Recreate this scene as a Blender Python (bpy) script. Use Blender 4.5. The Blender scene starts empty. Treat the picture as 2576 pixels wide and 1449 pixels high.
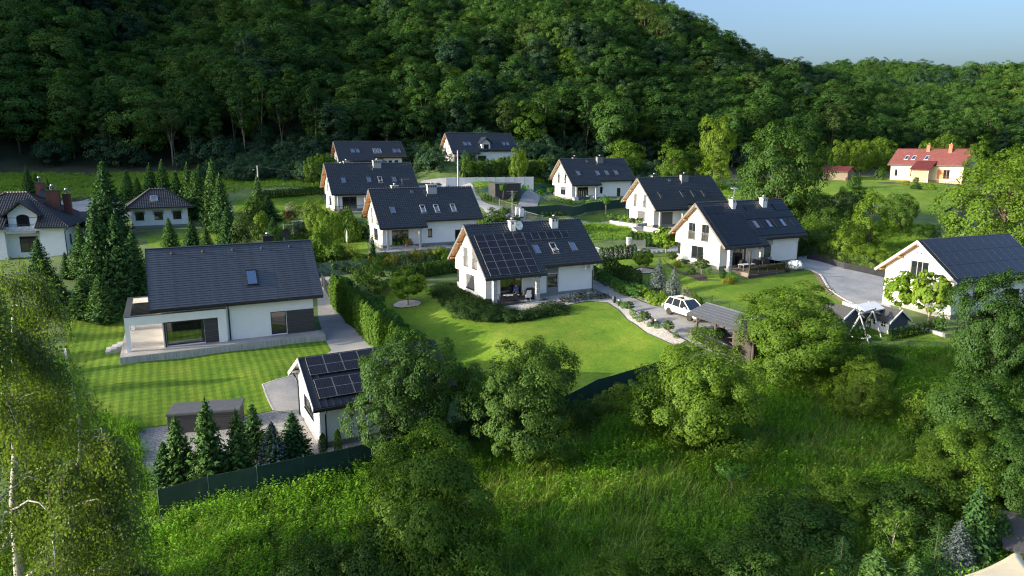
import bpy, bmesh, math, random
import numpy as np
from mathutils import Vector, Matrix
rng = np.random.default_rng(7)
R = random.Random(11)
D2R = math.radians
scene = bpy.context.scene
COL = scene.collection

# ------------------------------------------------------------------ camera, sky, sun, exposure
CAMZ = 15.41
PITCH = D2R(11.366)
cam_d = bpy.data.cameras.new('camera'); cam = bpy.data.objects.new('camera', cam_d); COL.objects.link(cam)
cam.location = (0, 0, CAMZ); cam.rotation_euler = (math.pi/2 - PITCH, 0, 0)
cam_d.sensor_width = 36; cam_d.lens = 36*2792.4/4096; cam_d.clip_end = 5000; cam_d.clip_start = .5
scene.camera = cam
SUN_EL = D2R(14.8); SUN_D = Vector((.966*math.cos(SUN_EL), .259*math.cos(SUN_EL), -math.sin(SUN_EL)))  # travel direction of light
world = bpy.data.worlds.new('World'); scene.world = world; world.use_nodes = True
wn = world.node_tree.nodes; wl = world.node_tree.links
sky = wn.new('ShaderNodeTexSky'); sky.sky_type = 'NISHITA'; sky.sun_disc = False
sky.sun_elevation = SUN_EL; sky.sun_rotation = math.atan2(-SUN_D.x, -SUN_D.y); sky.altitude = 0; sky.air_density = 1.0; sky.dust_density = 7; sky.ozone_density = 3.6
wn['Background'].inputs[1].default_value = .15
wl.new(sky.outputs[0], wn['Background'].inputs[0])
world.cycles.sampling_method = 'MANUAL'; world.cycles.sample_map_resolution = 2048
sun_d = bpy.data.lights.new('sun', 'SUN'); sun = bpy.data.objects.new('sun', sun_d); COL.objects.link(sun)
sun_d.energy = 3.2; sun_d.angle = D2R(.5); sun_d.color = (1, .87, .66)
sun.rotation_euler = SUN_D.to_track_quat('-Z', 'Y').to_euler(); sun.location = (-60, -10, 60)
scene.view_settings.view_transform = 'Standard'; scene.view_settings.look = 'None'
scene.view_settings.exposure = 1.6; scene.view_settings.gamma = 1
scene.view_settings.use_curve_mapping = False
scene.cycles.max_bounces = 6; scene.cycles.transparent_max_bounces = 12
scene.cycles.use_denoising = True; scene.cycles.denoiser = 'OPENIMAGEDENOISE'; scene.cycles.denoising_input_passes = 'RGB_ALBEDO_NORMAL'; scene.cycles.denoising_prefilter = 'NONE'; scene.cycles.filter_width = 1.2; scene.cycles.sample_clamp_indirect = 4; scene.cycles.use_adaptive_sampling = False

# ------------------------------------------------------------------ terrain height
HOUSES = dict(  # ridge-left origin, yaw, ridge length, half width
 A=((-5.03, 72.31, 0), 26.9, 14.22), D=((21.93, 83.98, 1.39), 26.9, 14.22), B=((-19.35, 94.7, 2.38), 25.2, 14.89),
 E=((20.1, 113.46, 3.09), 24.0, 14.89), F=((9.14, 137.73, 5.68), 24.4, 14.89), C=((-31.1, 117.08, 5.28), 25.2, 14.89),
 G=((-32.64, 61.52, -1.5), 26.1, 14.42), K=((-14.22, 44.51, -3.5), 28., 11.), M=((39.49, 67.59, -.5), 22., 10.1),
 J=((-14.45, 153.23, 12.7), 23.9, 15.5), I=((-37., 147.5, 9.7), 25.1, 14.37))
CP = []
for h, (o, yaw, L) in HOUSES.items():
    a = D2R(yaw); c, s = math.cos(a), math.sin(a)
    for lx in (-2, .33*L, .67*L, L+2):
        for ly in (-5.5, 0, 5.5):
            z = o[2] - (.55 if h == 'G' else .05)
            CP.append((o[0]+c*lx-s*ly, o[1]+s*lx+c*ly, z))
CP += [(-25, 30, -6.3), (0, 30, -5.2), (25, 30, -4.6), (0, 15, -6.6), (-40, 15, -7.5), (40, 15, -5.5), (-40, 40, -4.2), (20, 42, -3.1), (8, 47, -2.3),
       (16, 62, .0), (20, 55, -.9), (36, 50, -2.2), (60, 50, -2), (95, 170, 7.6), (88, 160, 7.2), (104, 158, 7.2), (75, 150, 7.9), (60, 120, 5.0), (80, 110, 3.5),
       (-62, 118, 4.6), (-75, 84, .8), (-66, 92, .9), (-60, 84, .6), (-50, 104, 3.4), (-45, 101, 3.1), (-42, 80, -.2),
       (-100, 130, 8.8), (-60, 134, 8.9), (-130, 118, 8.9), (-45, 133, 8.6), (-5, 131, 9.2), (0, 128, 8.4), (-9, 121, 7.8), (-4, 113, 6.0), (2, 104, 4.2), (6, 112, 4.6), (3, 141, 8.2), (-6, 146, 10.2),
       (12, 98, 2.2), (40, 108, 3.0), (45, 90, 1.8), (36, 96, 2.2), (52, 76, .4), (-30, 50, -2.6), (-20, 54, -2.4), (-12, 58, -2.2), (-6, 55, -2.2), (2, 60, -1.0), (-42, 55, -2.6)]
CP = np.array(CP)
def base_plane(x, y):
    return .085*(np.clip(y, -60, 150)-72)
CPR = CP[:, 2]-base_plane(CP[:, 0], CP[:, 1])
def interp(v, xs, ys): return np.interp(v, xs, ys)
def hill(x, y):
    yf = interp(x, [-400, -260, -200, -150, -100, -40, -5, 30, 60, 90, 130, 200, 400], [-80, -15, 42, 98, 145, 163, 172, 176, 188, 206, 228, 255, 270])
    H = interp(x, [-400, -170, 0, 40, 70, 95, 125, 150, 190, 240, 400], [125, 122, 115, 110, 88, 58, 38, 36, 50, 72, 78])
    m = interp(x, [-400, -180, -120, 80, 130, 200, 400], [.84, .84, .68, .62, .55, .36, .34])  # far left end: unseen spur, steepened to shade the lower wood
    s = y-yf
    s = 8*np.logaddexp(0, s/8.0-1.0)
    z = H*(1-np.exp(-m*s/H))
    und = 3.5*np.sin(x*.055+1.3)*np.sin(y*.03+x*.02)+2.2*np.sin(x*.13+y*.05)
    return z+und*np.clip(s/40, 0, 1)
def height(x, y):
    x = np.atleast_1d(np.asarray(x, float)); y = np.atleast_1d(np.asarray(y, float))
    sh = x.shape; x = x.ravel(); y = y.ravel(); out = np.empty_like(x)
    for i in range(0, len(x), 20000):
        xx, yy = x[i:i+20000], y[i:i+20000]
        d2 = (xx[:, None]-CP[None, :, 0])**2+(yy[:, None]-CP[None, :, 1])**2
        w = 1/(d2+3.0)**1.7
        w0 = 1/(40.0**2)**1.7
        out[i:i+20000] = base_plane(xx, yy)+(w*CPR).sum(1)/(w.sum(1)+w0)+hill(xx, yy)
    return out.reshape(sh)
# terrain grid (the mesh itself); everything on the ground is draped on this grid
TX0, TX1, TY0, TY1, TS = -70, 75, 8, 172, 1.0
_gx = np.arange(TX0, TX1+.01, TS); _gy = np.arange(TY0, TY1+.01, TS)
_GX, _GY = np.meshgrid(_gx, _gy)
GRID = height(_GX, _GY)
def hz(x, y):
    x = np.atleast_1d(np.asarray(x, float)); y = np.atleast_1d(np.asarray(y, float))
    fx = (x-TX0)/TS; fy = (y-TY0)/TS
    inside = (fx >= 0) & (fx < GRID.shape[1]-1) & (fy >= 0) & (fy < GRID.shape[0]-1)
    ix = np.clip(fx.astype(int), 0, GRID.shape[1]-2); iy = np.clip(fy.astype(int), 0, GRID.shape[0]-2)
    u = fx-ix; v = fy-iy
    z = GRID[iy, ix]*(1-u)*(1-v)+GRID[iy, ix+1]*u*(1-v)+GRID[iy+1, ix]*(1-u)*v+GRID[iy+1, ix+1]*u*v
    if (~inside).any():
        z = z.copy(); z[~inside] = height(x[~inside], y[~inside])
    return z
def h1(x, y): return float(hz(x, y)[0])
# survey helpers: photo bearing (2576-px wide sheet) -> point on the terrain / at a known depth
FV = 1756.2; CP_, SP_ = math.cos(PITCH), math.sin(PITCH)
def ray(u, v):
    a = (u-1288)/FV; b = -(v-724.5)/FV
    return np.array([a, CP_+b*SP_, -SP_+b*CP_])
def G(u, v):
    r = ray(u, v); t = np.arange(18, 420, .5)
    x, y, z = r[0]*t, r[1]*t, CAMZ+r[2]*t
    d = z-hz(x, y); i = np.argmax(d < 0)
    if not (d < 0).any(): i = len(t)-1
    a, b = t[max(i-1, 0)], t[i]
    for _ in range(18):
        m = .5*(a+b)
        if CAMZ+r[2]*m-h1(r[0]*m, r[1]*m) < 0: b = m
        else: a = m
    return Vector((r[0]*b, r[1]*b, h1(r[0]*b, r[1]*b)))
def ztop(y, v):
    b = (724.5-v)/FV
    return CAMZ+y*(b*CP_-SP_)/(CP_+b*SP_)
def Dp(u, y):
    z = 0
    for _ in range(4):
        dep = y*CP_-(z-CAMZ)*SP_; x = (u-1288)/FV*dep; z = h1(x, y)
    return Vector((x, y, z))

# ------------------------------------------------------------------ mesh helpers
class MB:
    def __init__(s): s.v = []; s.f = []; s.m = []
    def add(s, vs, fs, mi=0):
        o = len(s.v); s.v += [tuple(p) for p in vs]; s.f += [tuple(i+o for i in f) for f in fs]; s.m += [mi]*len(fs); return s
    def box(s, x0, x1, y0, y1, z0, z1, mi=0, M=None):
        vs = [Vector(p) for p in ((x0, y0, z0), (x1, y0, z0), (x1, y1, z0), (x0, y1, z0), (x0, y0, z1), (x1, y0, z1), (x1, y1, z1), (x0, y1, z1))]
        if M is not None: vs = [M @ p for p in vs]
        return s.add(vs, [(0, 3, 2, 1), (4, 5, 6, 7), (0, 1, 5, 4), (1, 2, 6, 5), (2, 3, 7, 6), (3, 0, 4, 7)], mi)
    def poly(s, pts, mi=0): return s.add(pts, [tuple(range(len(pts)))], mi)
    def prism(s, pts, off, mi=0, side=None):
        n = len(pts); off = Vector(off); a = [Vector(p) for p in pts]; b = [p+off for p in a]
        fs = [tuple(range(n-1, -1, -1)), tuple(range(n, 2*n))]
        s.add(a+b, fs, mi)
        o = len(s.v)-2*n
        for i in range(n):
            j = (i+1) % n; s.f.append((o+i, o+j, o+n+j, o+n+i)); s.m.append(mi if side is None else side)
        return s
    def tube(s, pts, rad, n=6, mi=0, cap=True):
        pts = [Vector(p) for p in pts]
        if not hasattr(rad, '__len__'): rad = [rad]*len(pts)
        rings = []; up = Vector((0, 0, 1))
        for i, p in enumerate(pts):
            t = (pts[min(i+1, len(pts)-1)]-pts[max(i-1, 0)])
            t = t.normalized() if t.length > 1e-9 else up
            a = t.cross(up if abs(t.z) < .93 else Vector((1, 0, 0))).normalized(); b = t.cross(a).normalized()
            rings.append([p+a*(rad[i]*math.cos(2*math.pi*k/n))+b*(rad[i]*math.sin(2*math.pi*k/n)) for k in range(n)])
        o = len(s.v); s.v += [tuple(q) for r in rings for q in r]
        for i in range(len(pts)-1):
            for k in range(n):
                k2 = (k+1) % n; s.f.append((o+i*n+k, o+(i+1)*n+k, o+(i+1)*n+k2, o+i*n+k2)); s.m.append(mi)
        if cap:
            s.f.append(tuple(o+k for k in range(n))); s.m.append(mi)
            e = o+(len(pts)-1)*n; s.f.append(tuple(e+k for k in range(n-1, -1, -1))); s.m.append(mi)
        return s
    def lathe(s, prof, n=10, mi=0, c=(0, 0, 0)):
        o = len(s.v)
        for r, z in prof:
            for k in range(n): s.v.append((c[0]+r*math.cos(2*math.pi*k/n), c[1]+r*math.sin(2*math.pi*k/n), c[2]+z))
        for i in range(len(prof)-1):
            for k in range(n):
                k2 = (k+1) % n; s.f.append((o+i*n+k, o+i*n+k2, o+(i+1)*n+k2, o+(i+1)*n+k)); s.m.append(mi)
        s.f.append(tuple(o+k for k in range(n-1, -1, -1))); s.m.append(mi)
        e = o+(len(prof)-1)*n; s.f.append(tuple(e+k for k in range(n))); s.m.append(mi)
        return s
    def mesh(s, name, mats, smooth=False):
        me = bpy.data.meshes.new(name); me.from_pydata(s.v, [], s.f)
        for m in (mats if isinstance(mats, (list, tuple)) else [mats]): me.materials.append(m)
        me.polygons.foreach_set('material_index', s.m)
        if smooth: me.polygons.foreach_set('use_smooth', [True]*len(s.f))
        me.update(); return me
    def build(s, name, mats, parent=None, smooth=False, loc=None):
        return link(name, s.mesh(name, mats, smooth), parent, loc)
def link(name, me, parent=None, loc=None, rot=None, scale=None):
    o = bpy.data.objects.new(name, me); COL.objects.link(o)
    if parent is not None: o.parent = parent
    if loc is not None: o.location = loc
    if rot is not None: o.rotation_euler = rot
    if scale is not None: o.scale = scale if hasattr(scale, '__len__') else (scale,)*3
    return o
def tag(o, label=None, cat=None, group=None, kind=None):
    if label: o['label'] = label
    if cat: o['category'] = cat
    if group: o['group'] = group
    if kind: o['kind'] = kind
    return o
def thing(name, label, cat, loc=(0, 0, 0), rz=0, group=None):
    o = bpy.data.objects.new(name, None); COL.objects.link(o); o.location = loc; o.rotation_euler = (0, 0, rz); o.empty_display_size = .3
    return tag(o, label, cat, group)
def copy_tree(o, parent=None, loc=None, rz=None, scale=None, label=None, group=None):
    c = o.copy(); COL.objects.link(c)
    if parent is not None: c.parent = parent
    if loc is not None: c.location = loc
    if rz is not None: c.rotation_euler = (0, 0, rz)
    if scale is not None: c.scale = scale if hasattr(scale, '__len__') else (scale,)*3
    if label: c['label'] = label
    if group: c['group'] = group
    for ch in list(o.children): copy_tree(ch, c)
    return c
def mesh_np(name, V, F, mats, mi=None, smooth=False):
    """V (n,3), F (m,k) arrays"""
    me = bpy.data.meshes.new(name); k = F.shape[1]
    me.vertices.add(len(V)); me.vertices.foreach_set('co', V.astype(np.float32).ravel())
    me.loops.add(F.size); me.loops.foreach_set('vertex_index', F.astype(np.int32).ravel())
    me.polygons.add(len(F)); me.polygons.foreach_set('loop_start', np.arange(0, F.size, k, dtype=np.int32))
    for m in (mats if isinstance(mats, (list, tuple)) else [mats]): me.materials.append(m)
    if mi is not None: me.polygons.foreach_set('material_index', np.asarray(mi, np.int32))
    if smooth: me.polygons.foreach_set('use_smooth', np.ones(len(F), bool))
    me.update(calc_edges=True); me.validate(); return me
def boolean_cut(o, boxes):
    mb = MB()
    for b in boxes: mb.box(*b)
    c = mb.build('cutter', list(o.data.materials)[:1])
    c.parent = o.parent; c.location = o.location
    md = o.modifiers.new('cut', 'BOOLEAN'); md.object = c; md.operation = 'DIFFERENCE'; md.solver = 'EXACT'
    dg = bpy.context.evaluated_depsgraph_get(); me = bpy.data.meshes.new_from_object(o.evaluated_get(dg))
    o.modifiers.clear(); old = o.data; o.data = me; bpy.data.meshes.remove(old); m = c.data; bpy.data.objects.remove(c); bpy.data.meshes.remove(m)

# ------------------------------------------------------------------ materials
def newmat(name):
    m = bpy.data.materials.new(name); m.use_nodes = True; nt = m.node_tree
    return m, nt.nodes, nt.links, nt.nodes['Principled BSDF']
def ramp(nd, lk, src, cols, pos=None):
    r = nd.new('ShaderNodeValToRGB'); e = r.color_ramp.elements
    pos = pos or [i/(len(cols)-1) for i in range(len(cols))]
    while len(e) < len(cols): e.new(.5)
    for x, c, p in zip(e, cols, pos): x.color = (*c, 1); x.position = p
    lk.new(src, r.inputs[0]); return r.outputs[0]
def noise(nd, lk, scale, detail=4, coord='Object', rough=.6, stretch=None, dist=0):
    tc = nd.new('ShaderNodeTexCoord'); n = nd.new('ShaderNodeTexNoise'); n.inputs['Scale'].default_value = scale; n.inputs['Detail'].default_value = detail
    n.inputs['Roughness'].default_value = rough; n.inputs['Distortion'].default_value = dist
    if stretch:
        mp = nd.new('ShaderNodeMapping'); mp.inputs['Scale'].default_value = stretch; lk.new(tc.outputs[coord], mp.inputs[0]); lk.new(mp.outputs[0], n.inputs['Vector'])
    else: lk.new(tc.outputs[coord], n.inputs['Vector'])
    return n.outputs['Fac']
def bump(nd, lk, bs, src, strength=.4, dist=.02):
    b = nd.new('ShaderNodeBump'); b.inputs['Strength'].default_value = strength; b.inputs['Distance'].default_value = dist
    lk.new(src, b.inputs['Height']); lk.new(b.outputs[0], bs.inputs['Normal']); return b
def mixc(nd, lk, fac, a, b, mode='MIX'):
    m = nd.new('ShaderNodeMix'); m.data_type = 'RGBA'; m.blend_type = mode
    for sock, val in ((m.inputs[0], fac), (m.inputs[6], a), (m.inputs[7], b)):
        if hasattr(val, 'default_value') or hasattr(val, 'links'): lk.new(val, sock)
        elif isinstance(val, tuple): sock.default_value = (*val, 1)
        else: sock.default_value = val
    return m.outputs[2]
def simple(name, col, rough=.6, metal=0, var=.15, scale=6, bmp=.15, bscale=40, spec=.5, stretch=None):
    m, nd, lk, bs = newmat(name)
    lo = tuple(c*(1-var) for c in col); hi = tuple(min(1, c*(1+var)) for c in col)
    lk.new(ramp(nd, lk, noise(nd, lk, scale, 5, stretch=stretch), [lo, hi], [.3, .7]), bs.inputs['Base Color'])
    bs.inputs['Roughness'].default_value = rough; bs.inputs['Metallic'].default_value = metal; bs.inputs['Specular IOR Level'].default_value = spec
    if bmp: bump(nd, lk, bs, noise(nd, lk, bscale, 3, stretch=stretch), bmp, .01)
    return m
def leafmat(name, cols, trans=.35, gloss=.06, isl=.35):
    m, nd, lk, bs = newmat(name); nd.remove(bs); out = nd['Material Output']
    geo = nd.new('ShaderNodeNewGeometry'); oi = nd.new('ShaderNodeObjectInfo')
    a = nd.new('ShaderNodeMath'); a.operation = 'MULTIPLY_ADD'; lk.new(geo.outputs['Random Per Island'], a.inputs[0]); a.inputs[1].default_value = isl
    b = nd.new('ShaderNodeMath'); b.operation = 'MULTIPLY'; lk.new(oi.outputs['Random'], b.inputs[0]); b.inputs[1].default_value = 1-isl; lk.new(b.outputs[0], a.inputs[2])
    c = ramp(nd, lk, a.outputs[0], cols)
    d = nd.new('ShaderNodeBsdfDiffuse'); lk.new(c, d.inputs[0])
    t = nd.new('ShaderNodeBsdfTranslucent'); tc = mixc(nd, lk, 1.0, c, (1.25, 1.2, .45), 'MULTIPLY'); lk.new(tc, t.inputs[0])
    mx = nd.new('ShaderNodeMixShader'); mx.inputs[0].default_value = trans; lk.new(d.outputs[0], mx.inputs[1]); lk.new(t.outputs[0], mx.inputs[2])
    g = nd.new('ShaderNodeBsdfGlossy'); g.inputs['Roughness'].default_value = .55; g.inputs[0].default_value = (.45, .58, .5, 1)
    m2 = nd.new('ShaderNodeMixShader'); m2.inputs[0].default_value = gloss*.3; lk.new(mx.outputs[0], m2.inputs[1]); lk.new(g.outputs[0], m2.inputs[2])
    lk.new(m2.outputs[0], out.inputs[0]); return m
def lawnmat(name, stripe=None, c0=(.066, .150, .012), c1=(.115, .20, .018), c2=(.185, .235, .032)):
    m, nd, lk, bs = newmat(name)
    n1 = noise(nd, lk, .35, 5); n2 = noise(nd, lk, 3.5, 6, rough=.75, dist=.6); n3 = noise(nd, lk, 22, 3)
    c = ramp(nd, lk, n1, [c0, c1, c2], [.3, .52, .75])
    c = mixc(nd, lk, .55, c, ramp(nd, lk, n2, [(.55, .6, .5), (1, 1, 1), (1.45, 1.3, 1.25)], [.32, .5, .68]), 'MULTIPLY')
    c = mixc(nd, lk, .5, c, ramp(nd, lk, n3, [(.65, .7, .65), (1.35, 1.3, 1.25)], [.35, .65]), 'MULTIPLY')
    if stripe:
        ang, w, amt = stripe; tc = nd.new('ShaderNodeTexCoord'); fac = None
        for an, a2 in ((ang, amt), (ang+math.pi/2, amt*.45)):
            mp = nd.new('ShaderNodeMapping'); mp.inputs['Rotation'].default_value = (0, 0, an); lk.new(tc.outputs['Object'], mp.inputs[0])
            wv = nd.new('ShaderNodeTexWave'); wv.inputs['Scale'].default_value = math.pi*2/(20*w)*1.0; wv.inputs['Distortion'].default_value = .9; wv.inputs['Detail'].default_value = 2; wv.inputs['Detail Scale'].default_value = 1.5
            lk.new(mp.outputs[0], wv.inputs[0])
            c = mixc(nd, lk, a2, c, ramp(nd, lk, wv.outputs['Fac'], [(.55, .62, .55), (1.25, 1.2, 1.1)], [.25, .75]), 'MULTIPLY')
    lk.new(c, bs.inputs['Base Color']); bs.inputs['Roughness'].default_value = .9; bs.inputs['Specular IOR Level'].default_value = .15
    bump(nd, lk, bs, n3, .9, .06)
    return m
def brickmat(name, c1, c2, cm, scale, bw=.5, bh=.25, mortar=.02, rough=.8, rot=0, bmp=.4):
    m, nd, lk, bs = newmat(name); tc = nd.new('ShaderNodeTexCoord'); mp = nd.new('ShaderNodeMapping'); mp.inputs['Rotation'].default_value = (0, 0, rot)
    br = nd.new('ShaderNodeTexBrick'); br.inputs['Scale'].default_value = scale; br.inputs['Brick Width'].default_value = bw; br.inputs['Row Height'].default_value = bh
    br.inputs['Mortar Size'].default_value = mortar; br.inputs['Color1'].default_value = (*c1, 1); br.inputs['Color2'].default_value = (*c2, 1); br.inputs['Mortar'].default_value = (*cm, 1)
    lk.new(tc.outputs['Object'], mp.inputs[0]); lk.new(mp.outputs[0], br.inputs[0])
    c = mixc(nd, lk, .5, br.outputs[0], ramp(nd, lk, noise(nd, lk, .6, 6), [(.6, .6, .6), (1.3, 1.3, 1.3)], [.3, .7]), 'MULTIPLY')
    lk.new(c, bs.inputs['Base Color']); bs.inputs['Roughness'].default_value = rough
    bump(nd, lk, bs, br.outputs['Fac'], -bmp, .01); return m
def glassmat(name, col=(.012, .016, .02), rough=.03):
    m, nd, lk, bs = newmat(name); bs.inputs['Base Color'].default_value = (*col, 1); bs.inputs['Roughness'].default_value = rough; bs.inputs['Specular IOR Level'].default_value = .9
    bs.inputs['IOR'].default_value = 1.6
    b = noise(nd, lk, .8, 1); bump(nd, lk, bs, b, .02, .05); return m
def clearglass(name, tint=(.75, .82, .8), f=.2):
    m, nd, lk, bs = newmat(name); nd.remove(bs); t = nd.new('ShaderNodeBsdfTransparent'); t.inputs[0].default_value = (*tint, 1)
    g = nd.new('ShaderNodeBsdfGlossy'); g.inputs['Roughness'].default_value = .03
    lw = nd.new('ShaderNodeFresnel'); lw.inputs[0].default_value = 1.5
    ad = nd.new('ShaderNodeMath'); ad.operation = 'ADD'; ad.inputs[1].default_value = f; lk.new(lw.outputs[0], ad.inputs[0])
    x = nd.new('ShaderNodeMixShader'); lk.new(ad.outputs[0], x.inputs[0]); lk.new(t.outputs[0], x.inputs[1]); lk.new(g.outputs[0], x.inputs[2]); lk.new(x.outputs[0], nd['Material Output'].inputs[0]); return m
def solarmat(name, cells=True, cx=.173, cy=.087):
    m, nd, lk, bs = newmat(name)
    if cells:
        tc = nd.new('ShaderNodeTexCoord'); br = nd.new('ShaderNodeTexBrick'); br.offset = 0; br.inputs['Scale'].default_value = 1; br.inputs['Brick Width'].default_value = cx; br.inputs['Row Height'].default_value = cy
        br.inputs['Mortar Size'].default_value = .006; br.inputs['Color1'].default_value = (.006, .007, .013, 1); br.inputs['Color2'].default_value = (.009, .009, .017, 1); br.inputs['Mortar'].default_value = (.05, .052, .06, 1)
        lk.new(tc.outputs['Object'], br.inputs[0]); lk.new(br.outputs[0], bs.inputs['Base Color'])
    else: bs.inputs['Base Color'].default_value = (.004, .0045, .007, 1)
    bs.inputs['Roughness'].default_value = .14 if cells else .22; bs.inputs['Specular IOR Level'].default_value = .35; return m
MT = {}
MT['stucco'] = simple('white_stucco', (.80, .79, .76), .9, var=.03, scale=1.2, bmp=0)
MT['stucco2'] = simple('pale_stucco', (.72, .74, .75), .9, var=.05, scale=1.2, bmp=0)
MT['grey_plaster'] = simple('grey_plaster', (.19, .195, .21), .85, var=.08, scale=3)
MT['lightgrey'] = simple('light_grey_plaster', (.36, .37, .38), .85, var=.08, scale=4)
MT['plinth'] = simple('plinth_grey', (.22, .215, .21), .9, var=.12, scale=8, bmp=.4)
MT['tile'] = simple('black_glazed_tile', (.022, .027, .037), .33, var=.35, scale=3, bmp=.08, spec=.6)
MT['tile_flat'] = simple('slate_grey_tile', (.050, .062, .082), .55, var=.22, scale=2.2, bmp=.12, spec=.4)
MT['tile_brown'] = simple('dark_roof_tile', (.024, .024, .027), .42, var=.35, scale=3, spec=.5)
MT['tile_red'] = simple('red_roof_tile', (.105, .018, .017), .55, var=.25, scale=2)
MT['metal_roof'] = simple('anthracite_sheet', (.026, .03, .038), .38, metal=.3, var=.15, scale=2, bmp=.02)
MT['verge'] = simple('verge_grey', (.13, .125, .12), .7, var=.15, scale=5)
MT['fascia'] = simple('anthracite_metal', (.018, .02, .023), .4, var=.15, scale=5, bmp=0)
MT['wood'] = simple('orange_wood', (.36, .16, .06), .6, var=.3, scale=3, stretch=(.6, 6, 6))
MT['wood_pale'] = simple('pale_wood', (.42, .27, .15), .65, var=.25, scale=3, stretch=(.6, 6, 6))
MT['wood_dark'] = simple('dark_stained_wood', (.055, .045, .037), .7, var=.35, scale=3, stretch=(.7, 6, 6))
MT['wood_board'] = simple('brown_grey_boards', (.042, .036, .031), .8, var=.3, scale=4, stretch=(.6, 6, 6))
MT['wood_grey'] = simple('weathered_boards', (.17, .135, .10), .8, var=.3, scale=4, stretch=(.6, 6, 6))
MT['frame'] = simple('grey_window_frame', (.045, .048, .053), .5, var=.1, bmp=0)
MT['frame_lt'] = simple('light_grey_frame', (.22, .225, .23), .5, var=.1, bmp=0)
MT['shutter'] = simple('grey_shutter', (.10, .105, .115), .55, var=.08, bmp=.2, bscale=30, stretch=(.02, .02, 1))
MT['glass'] = glassmat('window_glass'); MT['skyglass'] = glassmat('skylight_glass', (.36, .42, .50), .03); MT['skyglass'].node_tree.nodes['Principled BSDF'].inputs['Metallic'].default_value = 1
MT['blind'] = simple('white_blind', (.6, .62, .65), .8, var=.05)
MT['clear'] = clearglass('clear_glass'); MT['smoked'] = clearglass('smoked_glass', (.22, .22, .2), .05)
MT['steel'] = simple('brushed_steel', (.45, .46, .48), .35, metal=.8, var=.08, bmp=0)
MT['steel_dk'] = simple('dark_steel', (.07, .075, .08), .45, metal=.5, var=.1, bmp=0)
MT['alu'] = simple('aluminium', (.5, .51, .53), .4, metal=.7, var=.06, bmp=0)
MT['solar'] = solarmat('solar_cells'); MT['solar_black'] = solarmat('solar_cells_black', False)
MT['conc'] = simple('raw_concrete', (.34, .345, .34), .9, var=.3, scale=2.2, bmp=.5, stretch=(3.5, 3.5, .35))
MT['conc_s'] = simple('smooth_concrete', (.40, .39, .37), .9, var=.14, scale=2, bmp=.3)
MT['paver'] = brickmat('grey_pavers', (.26, .26, .265), (.32, .315, .31), (.12, .12, .12), 5, rot=D2R(-26))
MT['paver_lt'] = brickmat('light_pavers', (.30, .285, .27), (.36, .345, .33), (.18, .175, .17), 5, rot=D2R(-26))
MT['paver_dk'] = brickmat('charcoal_pavers', (.05, .052, .056), (.07, .07, .074), (.03, .03, .03), 5, rot=D2R(-26))
MT['paver_blue'] = brickmat('bluish_pavers', (.27, .285, .305), (.33, .34, .355), (.12, .125, .135), 4, rot=D2R(-22))
MT['asphalt'] = simple('pale_gravel_road', (.27, .275, .28), .95, var=.15, scale=1, bmp=.4)
MT['kerb'] = simple('kerb_stone', (.42, .41, .39), .9, var=.15, scale=4)
MT['gravel_w'] = None
def gravelmat(name, cols, scale):
    m, nd, lk, bs = newmat(name); tc = nd.new('ShaderNodeTexCoord'); vo = nd.new('ShaderNodeTexVoronoi'); vo.inputs['Scale'].default_value = scale
    lk.new(tc.outputs['Object'], vo.inputs[0]); sp = nd.new('ShaderNodeSeparateColor'); lk.new(vo.outputs['Color'], sp.inputs[0])
    lk.new(ramp(nd, lk, sp.outputs[0], cols), bs.inputs['Base Color']); bs.inputs['Roughness'].default_value = .9; bump(nd, lk, bs, vo.outputs['Distance'], -.8, .03); return m
MT['gravel_w'] = gravelmat('white_gravel', [(.22, .20, .175), (.40, .375, .34), (.55, .53, .49)], 14)
MT['gravel_g'] = gravelmat('grey_gravel', [(.10, .10, .10), (.20, .20, .20), (.33, .32, .31)], 14)
MT['bark_mulch'] = gravelmat('dark_mulch', [(.018, .014, .011), (.035, .027, .021), (.05, .04, .03)], 9)
MT['soil'] = simple('dry_soil', (.20, .15, .095), .95, var=.3, scale=3, bmp=.6)
MT['earth'] = simple('meadow_earth', (.07, .12, .025), .95, var=.45, scale=.6, bmp=.8, bscale=8)
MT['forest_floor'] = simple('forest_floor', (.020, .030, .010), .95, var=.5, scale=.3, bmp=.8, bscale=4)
MT['lawn'] = lawnmat('lawn_grass'); MT['lawn_stripe'] = lawnmat('striped_lawn_grass', (D2R(-26.1), .62, .5)); MT['lawn_stripe2'] = lawnmat('mown_lawn_grass', (D2R(66), 1.0, .8))
MT['field'] = lawnmat('field_grass', None, (.08, .165, .014), (.125, .21, .022), (.185, .24, .036))
MT['rough'] = lawnmat('rough_grass', None, (.06, .13, .014), (.11, .18, .025), (.18, .21, .05))
MT['screen'] = simple('green_screen_cloth', (.012, .045, .034), .85, var=.2, scale=2, bmp=.3, bscale=30)
MT['screen_lt'] = simple('green_ground_cloth', (.02, .10, .065), .85, var=.25, scale=2, bmp=.4, bscale=6)
MT['post_green'] = simple('green_post', (.02, .06, .045), .6, var=.1, bmp=0)
MT['wire'] = simple('wire', (.16, .20, .17), .5, metal=.5, var=.1, bmp=0)
MT['bark'] = simple('brown_bark', (.085, .062, .045), .95, var=.4, scale=8, bmp=.7, bscale=12, stretch=(4, 4, .6))
MT['bark_pale'] = simple('pale_bark', (.30, .24, .18), .95, var=.2, scale=6)
MT['bark_birch'] = simple('white_birch_bark', (.36, .35, .32), .85, var=.35, scale=5, bmp=.3, stretch=(1, 1, 3.5))
MT['brick'] = brickmat('red_chimney_brick', (.10, .035, .028), (.13, .05, .04), (.08, .06, .055), 4)
MT['yellow'] = simple('cream_yellow_render', (.78, .68, .46), .9, var=.05, scale=1)
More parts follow.
